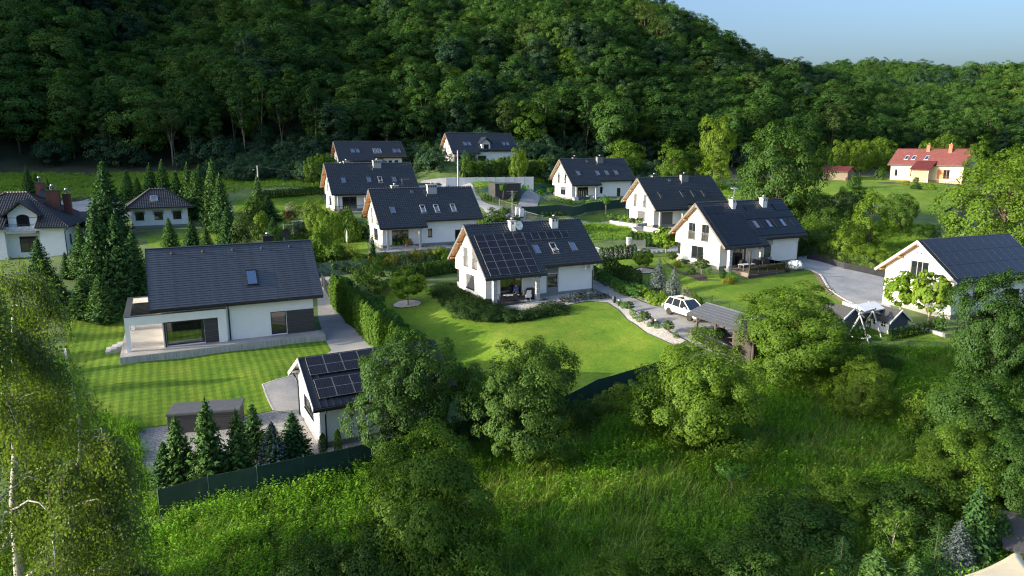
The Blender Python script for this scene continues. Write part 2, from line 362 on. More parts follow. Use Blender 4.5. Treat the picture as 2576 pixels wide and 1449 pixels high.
MT['white'] = simple('white_paint', (.78, .78, .76), .5, var=.03, bmp=0)
MT['blue_grey'] = simple('blue_grey_boards', (.055, .07, .10), .7, var=.15, scale=3)
MT['shingle'] = simple('felt_shingle', (.045, .047, .05), .9, var=.3, scale=8, bmp=.4)
MT['cloth_white'] = simple('white_canvas', (.72, .74, .76), .8, var=.05, scale=2)
MT['sail'] = simple('cream_sail_cloth', (.62, .55, .38), .8, var=.06, scale=1.5)
MT['blue'] = simple('blue_plastic', (.03, .09, .40), .5, var=.15); MT['red'] = simple('red_paint', (.42, .045, .03), .6, var=.15); MT['orange_paint'] = simple('orange_paint', (.55, .20, .08), .7, var=.1)
MT['black'] = simple('black_fabric', (.012, .012, .013), .6, var=.2); MT['rubber'] = simple('tyre_rubber', (.012, .012, .012), .8, var=.2)
MT['terracotta'] = simple('terracotta', (.36, .13, .07), .8, var=.15)
MT['charcoal'] = simple('charcoal_cladding', (.042, .042, .046), .65, var=.12, scale=2, stretch=(1, 1, 4))
MT['stone'] = brickmat('stacked_stone', (.28, .27, .26), (.42, .41, .39), (.12, .12, .12), 4, .6, .2, .03, bmp=.8)
MT['rock'] = simple('dark_rock', (.05, .05, .055), .8, var=.4, scale=3, bmp=.8, bscale=5)
MT['slate'] = simple('dark_flagstone', (.05, .05, .052), .85, var=.2, scale=2)
# foliage
MT['lf_forest'] = leafmat('forest_leaves', [(0.0279, 0.0726, 0.0203), (0.0435, 0.1053, 0.0241), (0.062, 0.1379, 0.0296), (0.0962, 0.1742, 0.0333)], .3, .05, .28)
MT['lf_forest2'] = leafmat('bluish_forest_leaves', [(0.0218, 0.0562, 0.0328), (0.0362, 0.0827, 0.041), (0.0555, 0.1121, 0.0533)], .28, .06, .3)
MT['lf_yellow'] = leafmat('yellow_green_leaves', [(0.0485, 0.1109, 0.0142), (0.0774, 0.1565, 0.019), (0.1064, 0.1825, 0.0261)], .4, .05, .4)
MT['lf_rust'] = leafmat('rusty_leaves', [(.07, .05, .02), (.11, .07, .03), (.09, .08, .03)], .3, .05, .5)
MT['lf_pine'] = leafmat('pine_needles', [(0.0378, 0.0744, 0.0192), (0.0601, 0.1041, 0.0264), (0.0858, 0.1227, 0.0336)], .15, .05, .4)
MT['lf_fg'] = leafmat('shrub_leaves', [(0.0438, 0.095, 0.0113), (0.0717, 0.1426, 0.0134), (0.1116, 0.1943, 0.0178), (0.1694, 0.2482, 0.0267)], .36, .07, .45)
MT['lf_fg2'] = leafmat('dark_shrub_leaves', [(0.0224, 0.0585, 0.0106), (0.0353, 0.0842, 0.0123), (0.0546, 0.1134, 0.0158), (0.0884, 0.1554, 0.0193)], .3, .08, .45)
MT['lf_birch'] = leafmat('birch_leaves', [(0.0675, 0.13, 0.0252), (0.1127, 0.1905, 0.0309), (0.1652, 0.2424, 0.0491)], .42, .06, .5)
MT['lf_spruce'] = leafmat('spruce_needles', [(0.024, 0.0702, 0.0239), (0.039, 0.0975, 0.0299), (0.0674, 0.1404, 0.0329), (0.105, 0.1852, 0.0449)], .15, .06, .5)
MT['lf_bluespruce'] = leafmat('blue_spruce_needles', [(.075, .105, .105), (.13, .165, .16), (.18, .215, .205)], .12, .06, .5)
MT['lf_thuja'] = leafmat('thuja_fronds', [(0.036, 0.0874, 0.0112), (0.066, 0.1368, 0.014), (0.108, 0.1824, 0.0196)], .25, .05, .5)
MT['lf_thuja_d'] = leafmat('dark_thuja_fronds', [(0.0168, 0.0442, 0.0104), (0.028, 0.068, 0.0143), (0.0448, 0.0918, 0.0169)], .2, .05, .5)
MT['lf_laurel'] = leafmat('laurel_leaves', [(0.039, 0.1125, 0.0168), (0.0624, 0.1575, 0.0216), (0.0975, 0.21, 0.0264)], .35, .1, .5)
MT['lf_lime'] = leafmat('lime_leaves', [(0.0935, 0.1875, 0.0132), (0.1375, 0.2375, 0.0176), (0.1815, 0.275, 0.033)], .4, .07, .5)
MT['lf_juniper'] = leafmat('juniper_sprays', [(0.0167, 0.0406, 0.0106), (0.0259, 0.0563, 0.0141), (0.0388, 0.0744, 0.0194)], .2, .05, .5)
MT['lf_gold'] = leafmat('gold_juniper_sprays', [(.10, .11, .012), (.17, .17, .02), (.22, .20, .03)], .3, .05, .6)
MT['lf_meadow'] = leafmat('meadow_grass_blades', [(0.092, 0.207, 0.0246), (0.1535, 0.2897, 0.0351), (0.2454, 0.3622, 0.0703), (0.3682, 0.414, 0.1229)], .4, .04, .75)
MT['lf_weed'] = leafmat('weed_leaves', [(0.0894, 0.2308, 0.018), (0.152, 0.3346, 0.0239), (0.2146, 0.3923, 0.033)], .4, .05, .7)
MT['lf_pale'] = leafmat('pale_blossom', [(.10, .12, .07), (.25, .25, .2), (.42, .42, .36)], .3, .04, .8)
MT['lf_red'] = leafmat('red_leaves', [(.10, .03, .015), (.16, .05, .03), (.12, .07, .03)], .3, .05, .7)
MT['lf_lav'] = leafmat('lavender_sprays', [(0.0675, 0.0975, 0.075), (0.1125, 0.1425, 0.1125), (0.15, 0.135, 0.18)], .2, .04, .7)

# ------------------------------------------------------------------ vegetation generators
def unit(a): return a/np.maximum(np.linalg.norm(a, axis=-1, keepdims=True), 1e-9)
def sph(rg, n):
    return unit(rg.normal(size=(n, 3)))
def leaf_quads(C, N, size, width=.55, rg=rng, A=None, fold=.18):
    n = len(C); N = unit(N)
    if A is None: A = sph(rg, n)
    A = unit(A-(A*N).sum(1, keepdims=True)*N); B = np.cross(N, A)
    s = (np.full(n, size) if np.isscalar(size) else size)[:, None]
    V = np.stack([C-A*s*.5, C+B*s*width*.5+N*s*fold*.5, C+A*s*.5, C-B*s*width*.5+N*s*fold*.5], 1).reshape(-1, 3)
    return V, np.arange(4*n).reshape(n, 4)
def cluster_leaves(rg, P, Rad, Out, per, size, width=.6, flat=.75, up=.3, rnd=.33, szvar=.3):
    n = len(P); idx = np.repeat(np.arange(n), per); m = len(idx)
    d = sph(rg, m); d = np.where(((d*Out[idx]).sum(1) < -.25)[:, None], -d, d)
    rr = Rad[idx]*(.55+.5*rg.random(m)**.5)
    off = d*rr[:, None]; off[:, 2] *= flat
    C = P[idx]+off
    N = unit(.55*d+.35*Out[idx]+rnd*sph(rg, m)+np.array([0, 0, up]))
    return leaf_quads(C, N, size*(1-szvar+2*szvar*rg.random(m)), width, rg)
def crown(seed, h, r, z0, ncl, per, leaf, shape='round', crad=.28, width=.6, gaps=.0, lump=.22):
    """clump positions fill the outer part of an uneven crown; h total height, r radius, z0 crown base"""
    rg = np.random.default_rng(seed)
    d = sph(rg, ncl*3); d = d[np.argsort(rg.random(len(d)))]
    keep = [0]
    for i in range(1, len(d)):
        if len(keep) >= ncl: break
        if (d[keep]@d[i]).max() < 1-1.1/ncl: keep.append(i)
    d = d[keep]; n = len(d)
    ph = rg.random(6)*6.28
    th = np.arctan2(d[:, 1], d[:, 0])
    bul = 1+lump*(.5*np.sin(2*th+ph[0]+2*d[:, 2])+.35*np.sin(3*th+ph[1])+.35*np.sin(5*d[:, 2]+ph[2]+th))+rg.normal(0, lump*.35, n)
    rad = bul*(.78+.22*rg.random(n))
    inner = rg.random(n) < .22; rad = np.where(inner, rad*.6, rad)
    zc, hz_ = (z0+h)/2, (h-z0)/2
    t = d[:, 2]
    prof = np.ones(n)
    if shape == 'cone': prof = np.clip(1.15-.55*(t+1)/2-.1*(t < -.6), .2, 2)
    if shape == 'egg': prof = 1.08-.28*(t+1)/2
    if shape == 'umb': prof = .85+.25*(t+1)/2
    P = np.stack([d[:, 0]*r*rad*prof, d[:, 1]*r*rad*prof, zc+t*hz_*np.clip(rad, 0, 1.12)], 1)
    P[:, 2] = np.maximum(P[:, 2], z0*.6)
    Rad = crad*r*(.7+.6*rg.random(n)); Out = unit(P-np.array([0, 0, zc-hz_*.35]))
    V, F = cluster_leaves(rg, P, Rad, Out, per, leaf, width)
    return V, F, P, rg
def trunk_mesh(name, rg, h, r0, mat, P=None, limbs=7, bend=.12, top=.8, n=7):
    mb = MB(); k = 6; pts = []
    bx, by = rg.normal(0, bend, 2)
    for i in range(k+1):
        t = i/k; pts.append((bx*h*t*t*.4+rg.normal(0, .012)*h*t, by*h*t*t*.4+rg.normal(0, .012)*h*t, h*top*t-.3*(i == 0)))
    mb.tube(pts, [r0*(1.25 if i == 0 else 1)*(1-.85*i/k) for i in range(k+1)], n)
    if P is not None:
        sel = P[rg.permutation(len(P))[:limbs]]
        for q in sel:
            t = min(.85, max(.2, q[2]/h-.22)); i = int(t*k); a = Vector(pts[i]); q = Vector(q)
            m = a.lerp(q, .5)+Vector((0, 0, .06*h))
            mb.tube([a, a.lerp(m, .5)+Vector((0, 0, .02*h)), m, q], [r0*.4*(1-t*.5), r0*.3*(1-t*.5), r0*.2, r0*.06], 5, cap=False)
    return mb.mesh(name, mat, True)
KINDS = {}
def kind_tree(key, seed, h, r, z0, ncl, per, leaf, mat, bark='bark', tr=.16, shape='round', crad=.28, limbs=7, width=.6, lump=.22, top=.8):
    V, F, P, rg = crown(seed, h, r, z0, ncl, per, leaf, shape, crad, width, lump=lump)
    eh = float(np.percentile(V[:, 2], 99.3)); er = float(np.percentile(np.hypot(V[:, 0], V[:, 1]), 95))
    KINDS[key] = dict(h=eh, r=er, parts=[('trunk', trunk_mesh('trunk', rg, h, tr, MT[bark], P, limbs, top=top)), ('crown', mesh_np('crown', V, F, MT[mat]))])
def kind_one(key, V, F, mat, h, r, name=None):
    KINDS[key] = dict(h=h, r=r, parts=[(None, mesh_np(name or key, V, F, MT[mat]))])
def conifer_geo(seed, h, r, levels, per, sp, leaf=.3, droop=.25, lift=.25, z0=.04, power=.78, width=.42, irregular=.25):
    rg = np.random.default_rng(seed); C = []; N = []; A = []; S = []
    for L in range(levels):
        t = (L+.5*rg.random())/levels; z = h*(z0+(1-z0)*t)
        Rm = r*(1-t)**power*(1-.45*math.exp(-t*18))+.05*r
        nb = max(4, int(per*(1-.55*t)+rg.integers(0, 2)))
        a0 = rg.random()*6.28
        for b in range(nb):
            a = a0+2*math.pi*b/nb+rg.normal(0, .18); Rb = Rm*(1-irregular+2*irregular*rg.random())
            m = max(4, int(sp*(.35+.65*Rb/r)))
            s = np.linspace(.12, 1, m)+rg.normal(0, .03, m)
            dirv = np.array([math.cos(a), math.sin(a), 0]); side = np.array([-math.sin(a), math.cos(a), 0])
            lat = rg.normal(0, 1, m)*.18*Rb*(1.15-s)
            zz = z-droop*Rb*s+lift*Rb*s**3+rg.normal(0, .02*r, m)
            C.append(dirv*(Rb*s)[:, None]+side*lat[:, None]+np.stack([0*s, 0*s, zz], 1))
            sg = np.sign(lat)+rg.normal(0, .3, m)
            A.append(dirv*(.8+0*s)[:, None]+side*(sg*.75)[:, None]+np.array([0, 0, -.25])+rg.normal(0, .2, (m, 3)))
            N.append(np.array([0, 0, .8])+dirv*.55+rg.normal(0, .38, (m, 3)))
            S.append(leaf*(.7+.6*rg.random(m))*(.55+.45*Rb/r))
    C, N, A, S = map(np.concatenate, (C, N, A, S))
    top = np.array([[0, 0, h*1.0], [0, 0, h*1.02], [0, 0, h*.97]])
    C = np.concatenate([C, top]); N = np.concatenate([N, sph(rg, 3)]); A = np.concatenate([A, np.array([[0, 0, 1.], [.1, 0, 1], [0, .1, 1]])]); S = np.concatenate([S, [leaf]*3])
    return leaf_quads(C, N, S, width, rg, A, fold=.25), rg
def kind_conifer(key, seed, h, r, mat, levels=24, per=10, sp=11, leaf=.34, bark='bark', tr=.1, **k):
    (V, F), rg = conifer_geo(seed, h, r, levels, per, sp, leaf, **k)
    mb = MB(); mb.tube([(0, 0, -.3), (0, 0, h*.5), (0, 0, h*.97)], [tr*1.2, tr*.6, .01], 6)
    KINDS[key] = dict(h=h, r=r, parts=[('trunk', mb.mesh('trunk', MT[bark], True)), ('branches', mesh_np('branches', V, F, MT[mat]))])
def column_geo(seed, h, r, n, leaf=.16, point=.6, flame=True):
    rg = np.random.default_rng(seed); t = rg.random(n)**.9; th = rg.random(n)*6.28
    prof = r*np.clip((1-t**(1/point if point else 6))**.6, .05, 1)*np.clip(.78+.6*t, 0, 1)*(1+.12*np.sin(3*th+5*t+seed)+rg.normal(0, .07, n))*(.8+.2*rg.random(n))
    C = np.stack([np.cos(th)*prof, np.sin(th)*prof, h*t], 1)
    out = np.stack([np.cos(th), np.sin(th), .35+0*th], 1)
    N = out*.8+.45*sph(rg, n); A = np.array([0, 0, 1.])+.35*sph(rg, n)
    return leaf_quads(C, N, leaf*(.6+.8*rg.random(n)), .5, rg, A if flame else None)
def ball_geo(seed, r, n, leaf, zc=None, squash=1.0, lump=.08):
    rg = np.random.default_rng(seed); d = sph(rg, n); ph = rg.random(3)*6
    k = 1+lump*np.sin(3*d[:, 0]*2+ph[0])*np.cos(4*d[:, 1]+ph[1])+rg.normal(0, .035, n)-.22*(rg.random(n) < .3)*rg.random(n)
    C = d*(r*k)[:, None]; C[:, 2] *= squash; C[:, 2] += r*squash if zc is None else zc
    return leaf_quads(C, .75*d+.5*sph(rg, n)+np.array([0, 0, .15]), leaf*(.6+.8*rg.random(n)), .6, rg)
def shrub_geo(seed, r, h, ncl, per, leaf, crad=.33, width=.6, lump=.25):
    V, F, P, rg = crown(seed, h, r, -.15*h, ncl, per, leaf, 'egg', crad, width, lump=lump); return V, F
def plant(key, p, h=None, w=None, rz=None, label=None, cat='tree', group=None, name=None, lean=None):
    K = KINDS[key]; sz = 1 if h is None else h/K['h']; sx = sz if w is None else w/K['r']
    rz = R.random()*6.28 if rz is None else rz
    if K['parts'][0][0] is None:
        o = link(name or key, K['parts'][0][1])
    else:
        o = thing(name or key, None, None)
        for nm, me in K['parts']: link(nm, me, o)
    o.location = p; o.rotation_euler = (0, 0, rz) if lean is None else (lean[0], lean[1], rz); o.scale = (sx, sx, sz)
    return tag(o, label, cat, group)
# forest kinds (seen from 150 m and more)
for i in range(4): kind_tree('forest_oak_%d' % i, 20+i, 15, 4.6, 4.0, 85, 120, .42, 'lf_forest', tr=.22, crad=.30, limbs=6, lump=.28)
for i in range(2): kind_tree('forest_ash_%d' % i, 40+i, 17, 4.0, 5.5, 72, 116, .40, 'lf_forest2', tr=.2, crad=.30, limbs=6, shape='egg', lump=.25)
kind_tree('forest_lime', 45, 13, 4.0, 2.5, 70, 110, .40, 'lf_yellow', tr=.18, crad=.3, limbs=5, lump=.3)
kind_tree('forest_rust', 46, 11, 2.6, 3.0, 30, 45, .5, 'lf_rust', tr=.15, crad=.3, limbs=5)
kind_tree('forest_pine', 47, 17, 3.4, 7.5, 48, 90, .40, 'lf_pine', bark='bark_pale', tr=.2, crad=.34, shape='umb', width=.4, limbs=9, lump=.4)
kind_tree('forest_slender', 48, 17, 2.4, 7.5, 40, 80, .38, 'lf_forest', bark='bark_pale', tr=.11, crad=.4, limbs=5, shape='egg')
kind_tree('forest_understorey', 49, 6, 2.8, .4, 40, 70, .34, 'lf_forest2', tr=.1, crad=.34, limbs=4)
# middle-distance trees
kind_tree('oak_big', 60, 16, 7.5, 1.2, 190, 110, .40, 'lf_fg2', tr=.4, crad=.20, limbs=14, lump=.22)
kind_tree('oak_light', 61, 16, 7.5, 1.0, 190, 110, .36, 'lf_fg', tr=.4, crad=.20, limbs=14, lump=.22)
kind_tree('garden_tree', 62, 8, 3.6, 1.0, 80, 90, .30, 'lf_fg', tr=.16, crad=.26, limbs=9, lump=.25)
kind_tree('hornbeam', 63, 10, 3.6, .6, 90, 85, .30, 'lf_yellow', tr=.18, crad=.25, limbs=9, shape='cone', lump=.2)
kind_tree('dark_hornbeam', 69, 10, 3.6, .5, 90, 85, .30, 'lf_fg', tr=.18, crad=.25, limbs=9, shape='cone', lump=.2)
# foreground trees
kind_tree('wild_tree_0', 64, 8, 4.0, .5, 230, 210, .18, 'lf_fg2', tr=.13, crad=.19, limbs=26, lump=.34, width=.55)
kind_tree('wild_tree_1', 65, 8, 4.0, .4, 230, 210, .18, 'lf_fg', tr=.13, crad=.19, limbs=26, lump=.36, width=.55)
kind_tree('wild_tree_2', 66, 8, 3.6, .3, 220, 200, .17, 'lf_fg', tr=.12, crad=.2, limbs=26, shape='egg', lump=.36, width=.55)
kind_tree('wild_shrub', 67, 3, 2.0, -.3, 80, 120, .13, 'lf_fg2', tr=.06, crad=.26, limbs=10, shape='egg', lump=.35)
kind_tree('wild_shrub_light', 68, 3, 2.0, -.3, 80, 120, .13, 'lf_fg', tr=.06, crad=.26, limbs=10, shape='egg', lump=.35)
kind_tree('young_birch', 70, 4, 1.1, .3, 46, 60, .14, 'lf_yellow', bark='bark_birch', tr=.05, crad=.32, limbs=8, shape='egg', lump=.35)
for i in range(3):
    kind_conifer('spruce_%d' % i, 80+i, 10, 3.0, 'lf_spruce', levels=38, per=15, sp=20, leaf=.60, droop=.32, lift=.3, irregular=.22)
kind_conifer('blue_spruce', 85, 5, 1.9, 'lf_bluespruce', levels=26, per=13, sp=16, leaf=.34, droop=.12, lift=.22, irregular=.16)
kind_conifer('small_spruce_0', 86, 5, 1.5, 'lf_spruce', levels=30, per=14, sp=18, leaf=.40, droop=.25, lift=.3)
kind_conifer('small_spruce_1', 87, 5, 1.3, 'lf_spruce', levels=30, per=14, sp=18, leaf=.38, droop=.25, lift=.3)
kind_conifer('larch', 88, 6, 2.0, 'lf_spruce', levels=24, per=8, sp=22, leaf=.26, droop=.35, lift=.1, irregular=.35, width=.2)
kind_tree('mountain_pine', 89, 4, 2.0, .2, 60, 60, .26, 'lf_pine', tr=.08, crad=.33, width=.28, shape='egg')
for i in range(3):
    V, F = column_geo(90+i, 3, .55, 1500, .17, .3); kind_one('thuja_%d' % i, V, F, 'lf_thuja', 3, .55, 'thuja')
    V, F = column_geo(95+i, 2, .42, 700, .15, .16); kind_one('clipped_thuja_%d' % i, V, F, 'lf_thuja_d', 2, .42, 'clipped_thuja')
V, F = ball_geo(100, .5, 900, .09); kind_one('box_ball', V, F, 'lf_laurel', 1, .5)
V, F = shrub_geo(101, .8, 1.3, 30, 60, .14); kind_one('laurel_shrub', V, F, 'lf_laurel', 1.3, .8)
V, F = shrub_geo(102, .8, 1.4, 30, 60, .13); kind_one('lime_shrub', V, F, 'lf_lime', 1.4, .8)
V, F = shrub_geo(103, 1.2, 1.0, 40, 55, .16, width=.3); kind_one('juniper', V, F, 'lf_juniper', 1.0, 1.2)
V, F = shrub_geo(104, 1.2, 1.0, 40, 55, .16, width=.3); kind_one('gold_juniper', V, F, 'lf_gold', 1.0, 1.2)
V, F = shrub_geo(105, 1.2, 1.8, 40, 60, .17); kind_one('garden_shrub', V, F, 'lf_fg', 1.8, 1.2)
V, F = shrub_geo(106, 1.2, 1.8, 40, 60, .17); kind_one('dark_shrub', V, F, 'lf_fg2', 1.8, 1.2)
V, F = shrub_geo(107, 1.0, 1.6, 34, 60, .13); kind_one('pale_shrub', V, F, 'lf_pale', 1.6, 1.0)
V, F = shrub_geo(108, .9, 1.4, 30, 50, .14); kind_one('red_shrub', V, F, 'lf_red', 1.4, .9)
V, F = shrub_geo(109, .25, .4, 10, 22, .10, width=.25); kind_one('lavender', V, F, 'lf_lav', .4, .25)
V, F = shrub_geo(110, .3, .5, 12, 24, .10); kind_one('perennial', V, F, 'lf_weed', .5, .3)
def kind_globe(key, seed, h, r, mat, leaf, n, tr, bark='bark_pale'):
    V, F, P, rg = crown(seed, h, r, h-2*r*.92, 46, n, leaf, 'round', .3, lump=.1)
    KINDS[key] = dict(h=h, r=r, parts=[('trunk', trunk_mesh('trunk', rg, h, tr, MT[bark], P, 6, bend=.02, top=.7)), ('crown', mesh_np('crown', V, F, MT[mat]))])
kind_globe('globe_maple', 111, 3.2, 1.25, 'lf_lime', .19, 120, .07)
kind_globe('globe_maple_dark', 112, 3.0, 1.0, 'lf_laurel', .15, 60, .07)
kind_globe('catalpa', 113, 4.2, 1.5, 'lf_lime', .34, 50, .10)
kind_globe('globe_pine', 114, 1.7, .55, 'lf_pine', .12, 40, .04)
kind_globe('young_tree', 115, 3.4, .7, 'lf_laurel', .14, 26, .03)

# ------------------------------------------------------------------ scatter of uncountable stuff (grass, weeds, far wood)
def scatter(name, P, rz, sc, idx, meshes, label, cat, mats=None):
    me = bpy.data.meshes.new(name); me.vertices.add(len(P)); me.vertices.foreach_set('co', np.asarray(P, np.float32).ravel())
    for nm, tp, arr in (('rz', 'FLOAT', rz), ('sc', 'FLOAT', sc), ('pick', 'INT', idx)):
        at = me.attributes.new(nm, tp, 'POINT'); at.data.foreach_set('value', np.asarray(arr, np.float32 if tp == 'FLOAT' else np.int32))
    me.update(); o = link(name, me); tag(o, label, cat, kind='stuff')
    cl = bpy.data.collections.new(name+'_pieces')
    for i, m in enumerate(meshes):
        q = bpy.data.objects.new('%02d_%s' % (i, name), m); cl.objects.link(q)
    ng = bpy.data.node_groups.new(name, 'GeometryNodeTree'); ng.interface.new_socket('Geometry', in_out='INPUT', socket_type='NodeSocketGeometry'); ng.interface.new_socket('Geometry', in_out='OUTPUT', socket_type='NodeSocketGeometry')
    nd = ng.nodes; lk = ng.links; gi = nd.new('NodeGroupInput'); go = nd.new('NodeGroupOutput'); ip = nd.new('GeometryNodeInstanceOnPoints'); ci = nd.new('GeometryNodeCollectionInfo')
    ci.inputs['Collection'].default_value = cl; ci.inputs['Separate Children'].default_value = True; ci.inputs['Reset Children'].default_value = True
    def attr(nm, tp):
        a = nd.new('GeometryNodeInputNamedAttribute'); a.data_type = tp; a.inputs['Name'].default_value = nm; return a.outputs['Attribute']
    cx = nd.new('ShaderNodeCombineXYZ'); lk.new(attr('rz', 'FLOAT'), cx.inputs[2]); cs = nd.new('ShaderNodeCombineXYZ'); s = attr('sc', 'FLOAT')
    for k in range(3): lk.new(s, cs.inputs[k])
    lk.new(gi.outputs[0], ip.inputs['Points']); lk.new(ci.outputs[0], ip.inputs['Instance']); ip.inputs['Pick Instance'].default_value = True
    lk.new(attr('pick', 'INT'), ip.inputs['Instance Index']); lk.new(cx.outputs[0], ip.inputs['Rotation']); lk.new(cs.outputs[0], ip.inputs['Scale']); lk.new(ip.outputs[0], go.inputs[0])
    md = o.modifiers.new('scatter', 'NODES'); md.node_group = ng; return o
def join_np(parts):
    V = []; F = []; M = []; o = 0
    for (v, f, mi) in parts:
        V.append(v); F.append(f+o); M.append(np.full(len(f), mi)); o += len(v)
    return np.concatenate(V), np.concatenate(F), np.concatenate(M)
def grass_clump(name, seed, n, h, spread, mat, wid=.018, seedheads=0):
    rg = np.random.default_rng(seed); V = []; F = []
    b = rg.normal(0, spread, (n, 2)); a = rg.random(n)*6.28; hh = h*(.5+.6*rg.random(n)); lean = .3+.65*rg.random(n)
    d = np.stack([np.cos(a), np.sin(a)], 1); s = np.stack([-d[:, 1], d[:, 0]], 1)*wid
    def lvl(t, w): return np.concatenate([b+d*(lean*hh*t*t)[:, None], (hh*(t-.15*t*t))[:, None]], 1), np.concatenate([s*w, 0*a[:, None]], 1)
    rows = [lvl(0, 1), lvl(.5, .9), lvl(1, .12)]
    V = np.stack([p+q*k for p, q in rows for k in (-1, 1)], 1).reshape(-1, 3); base = np.arange(n)[:, None]*6
    F = np.concatenate([base+np.array([0, 1, 3, 2]), base+np.array([2, 3, 5, 4])])
    return mesh_np(name, V, F, MT[mat])
def weed_clump(name, seed, n, h, spread, mat, leaf=.1):
    rg = np.random.default_rng(seed); C = []; A = []; N = []
    for i in range(n):
        b = rg.normal(0, spread, 2); hh = h*(.6+.5*rg.random()); ln = rg.normal(0, .12, 2)
        m = 9; t = np.linspace(.25, 1, m); a = rg.random(m)*6.28
        C.append(np.stack([b[0]+ln[0]*t*hh+np.cos(a)*leaf*.5*(1.2-t*.6), b[1]+ln[1]*t*hh+np.sin(a)*leaf*.5*(1.2-t*.6), t*hh], 1))
        A.append(np.stack([np.cos(a), np.sin(a), -.2+0*a+.5*t], 1)); N.append(np.stack([.3*np.cos(a), .3*np.sin(a), 1+0*a], 1)+rg.normal(0, .3, (m, 3)))
    V, F = leaf_quads(np.concatenate(C), np.concatenate(N), leaf*(.7+.6*rg.random(n*9)), .4, rg, np.concatenate(A))
    return mesh_np(name, V, F, MT[mat])

# ------------------------------------------------------------------ ground
def terrain_mesh():
    ny, nx = GRID.shape; V = np.stack([_GX, _GY, GRID], -1).reshape(-1, 3)
    i = np.arange(ny-1)[:, None]*nx+np.arange(nx-1)[None]; i = i.ravel()
    return mesh_np('ground', V, np.stack([i, i+1, i+nx+1, i+nx], 1), MT['earth'], smooth=True)
tag(link('ground', terrain_mesh()), kind='structure')
def far_mesh():
    xs = np.arange(-520, 621, 5.); ys = np.arange(7-30, 640, 5.)
    X, Y = np.meshgrid(xs, ys); Z = height(X, Y); nx = len(xs)
    ins = (X >= TX0-.1) & (X <= TX1+.1) & (Y >= TY0-.1) & (Y <= TY1+.1); Z[ins] -= .35
    deep = (X > TX0+4) & (X < TX1-4) & (Y > TY0+4) & (Y < TY1-4)
    F = []
    for j in range(len(ys)-1):
        for i in range(nx-1):
            if not (deep[j, i] or deep[j+1, i] or deep[j, i+1] or deep[j+1, i+1]): F.append((j*nx+i, j*nx+i+1, (j+1)*nx+i+1, (j+1)*nx+i))
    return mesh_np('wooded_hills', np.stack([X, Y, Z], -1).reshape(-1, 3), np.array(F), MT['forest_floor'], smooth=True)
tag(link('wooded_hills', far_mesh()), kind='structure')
from mathutils.geometry import delaunay_2d_cdt
def smooth_loop(P, n=5, closed=True):
    out = []; m = len(P)
    for i in range(m if closed else m-1):
        p0, p1, p2, p3 = (P[(i-1) % m] if closed or i > 0 else P[0]), P[i], P[(i+1) % m], (P[(i+2) % m] if closed or i+2 < m else P[-1])
        for k in range(n):
            t = k/n; out.append(tuple(.5*((2*b)+(c-a)*t+(2*a-5*b+4*c-d)*t*t+(-a+3*b-3*c+d)*t**3) for a, b, c, d in zip(p0, p1, p2, p3)))
    if not closed: out.append(tuple(P[-1]))
    return out
def V2(pts): return [tuple(G(u, v)[:2]) for u, v in pts]
def inpoly(P, x, y):
    P = np.asarray(P); c = np.zeros(len(x), bool); j = len(P)-1
    for i in range(len(P)):
        k = ((P[i, 1] > y) != (P[j, 1] > y)) & (x < (P[j, 0]-P[i, 0])*(y-P[i, 1])/(P[j, 1]-P[i, 1]+1e-12)+P[i, 0]); c ^= k; j = i
    return c
def drape(name, P, mat, off=.03, step=1.0, smooth=0, kind='structure', parent=None, flat=None):
    P = [tuple(p[:2]) for p in P]
    if smooth: P = smooth_loop(P, smooth)
    B = []
    for a, b in zip(P, P[1:]+P[:1]):
        d = math.hypot(b[0]-a[0], b[1]-a[1]); n = max(1, int(d/step))
        B += [(a[0]+(b[0]-a[0])*k/n, a[1]+(b[1]-a[1])*k/n) for k in range(n)]
    A = np.array(B); xs = np.arange(math.floor(A[:, 0].min()), A[:, 0].max()+1, step); ys = np.arange(math.floor(A[:, 1].min()), A[:, 1].max()+1, step)
    gx, gy = [q.ravel() for q in np.meshgrid(xs, ys)]; m = inpoly(B, gx, gy); pts = [Vector(p) for p in B]+[Vector((x, y)) for x, y in zip(gx[m], gy[m])]
    n = len(B); vs, es, fs, *_ = delaunay_2d_cdt(pts, [(i, (i+1) % n) for i in range(n)], [list(range(n))], 1, 1e-4)
    X = np.array([v.x for v in vs]); Y = np.array([v.y for v in vs]); Z = hz(X, Y)+off if flat is None else np.full(len(X), flat)
    F = [tuple(f) for f in fs]
    me = bpy.data.meshes.new(name); me.from_pydata(np.stack([X, Y, Z], 1).tolist(), [], F)
    bm = bmesh.new(); bm.from_mesh(me); bmesh.ops.recalc_face_normals(bm, faces=bm.faces)
    if bm.faces and sum(f.normal.z for f in bm.faces) < 0: bmesh.ops.reverse_faces(bm, faces=bm.faces)
    bm.to_mesh(me); bm.free(); me.materials.append(MT[mat]); me.polygons.foreach_set('use_smooth', [True]*len(me.polygons))
    o = link(name, me, parent); o['kind'] = kind; o['_poly'] = None
    del o['_poly']; return o
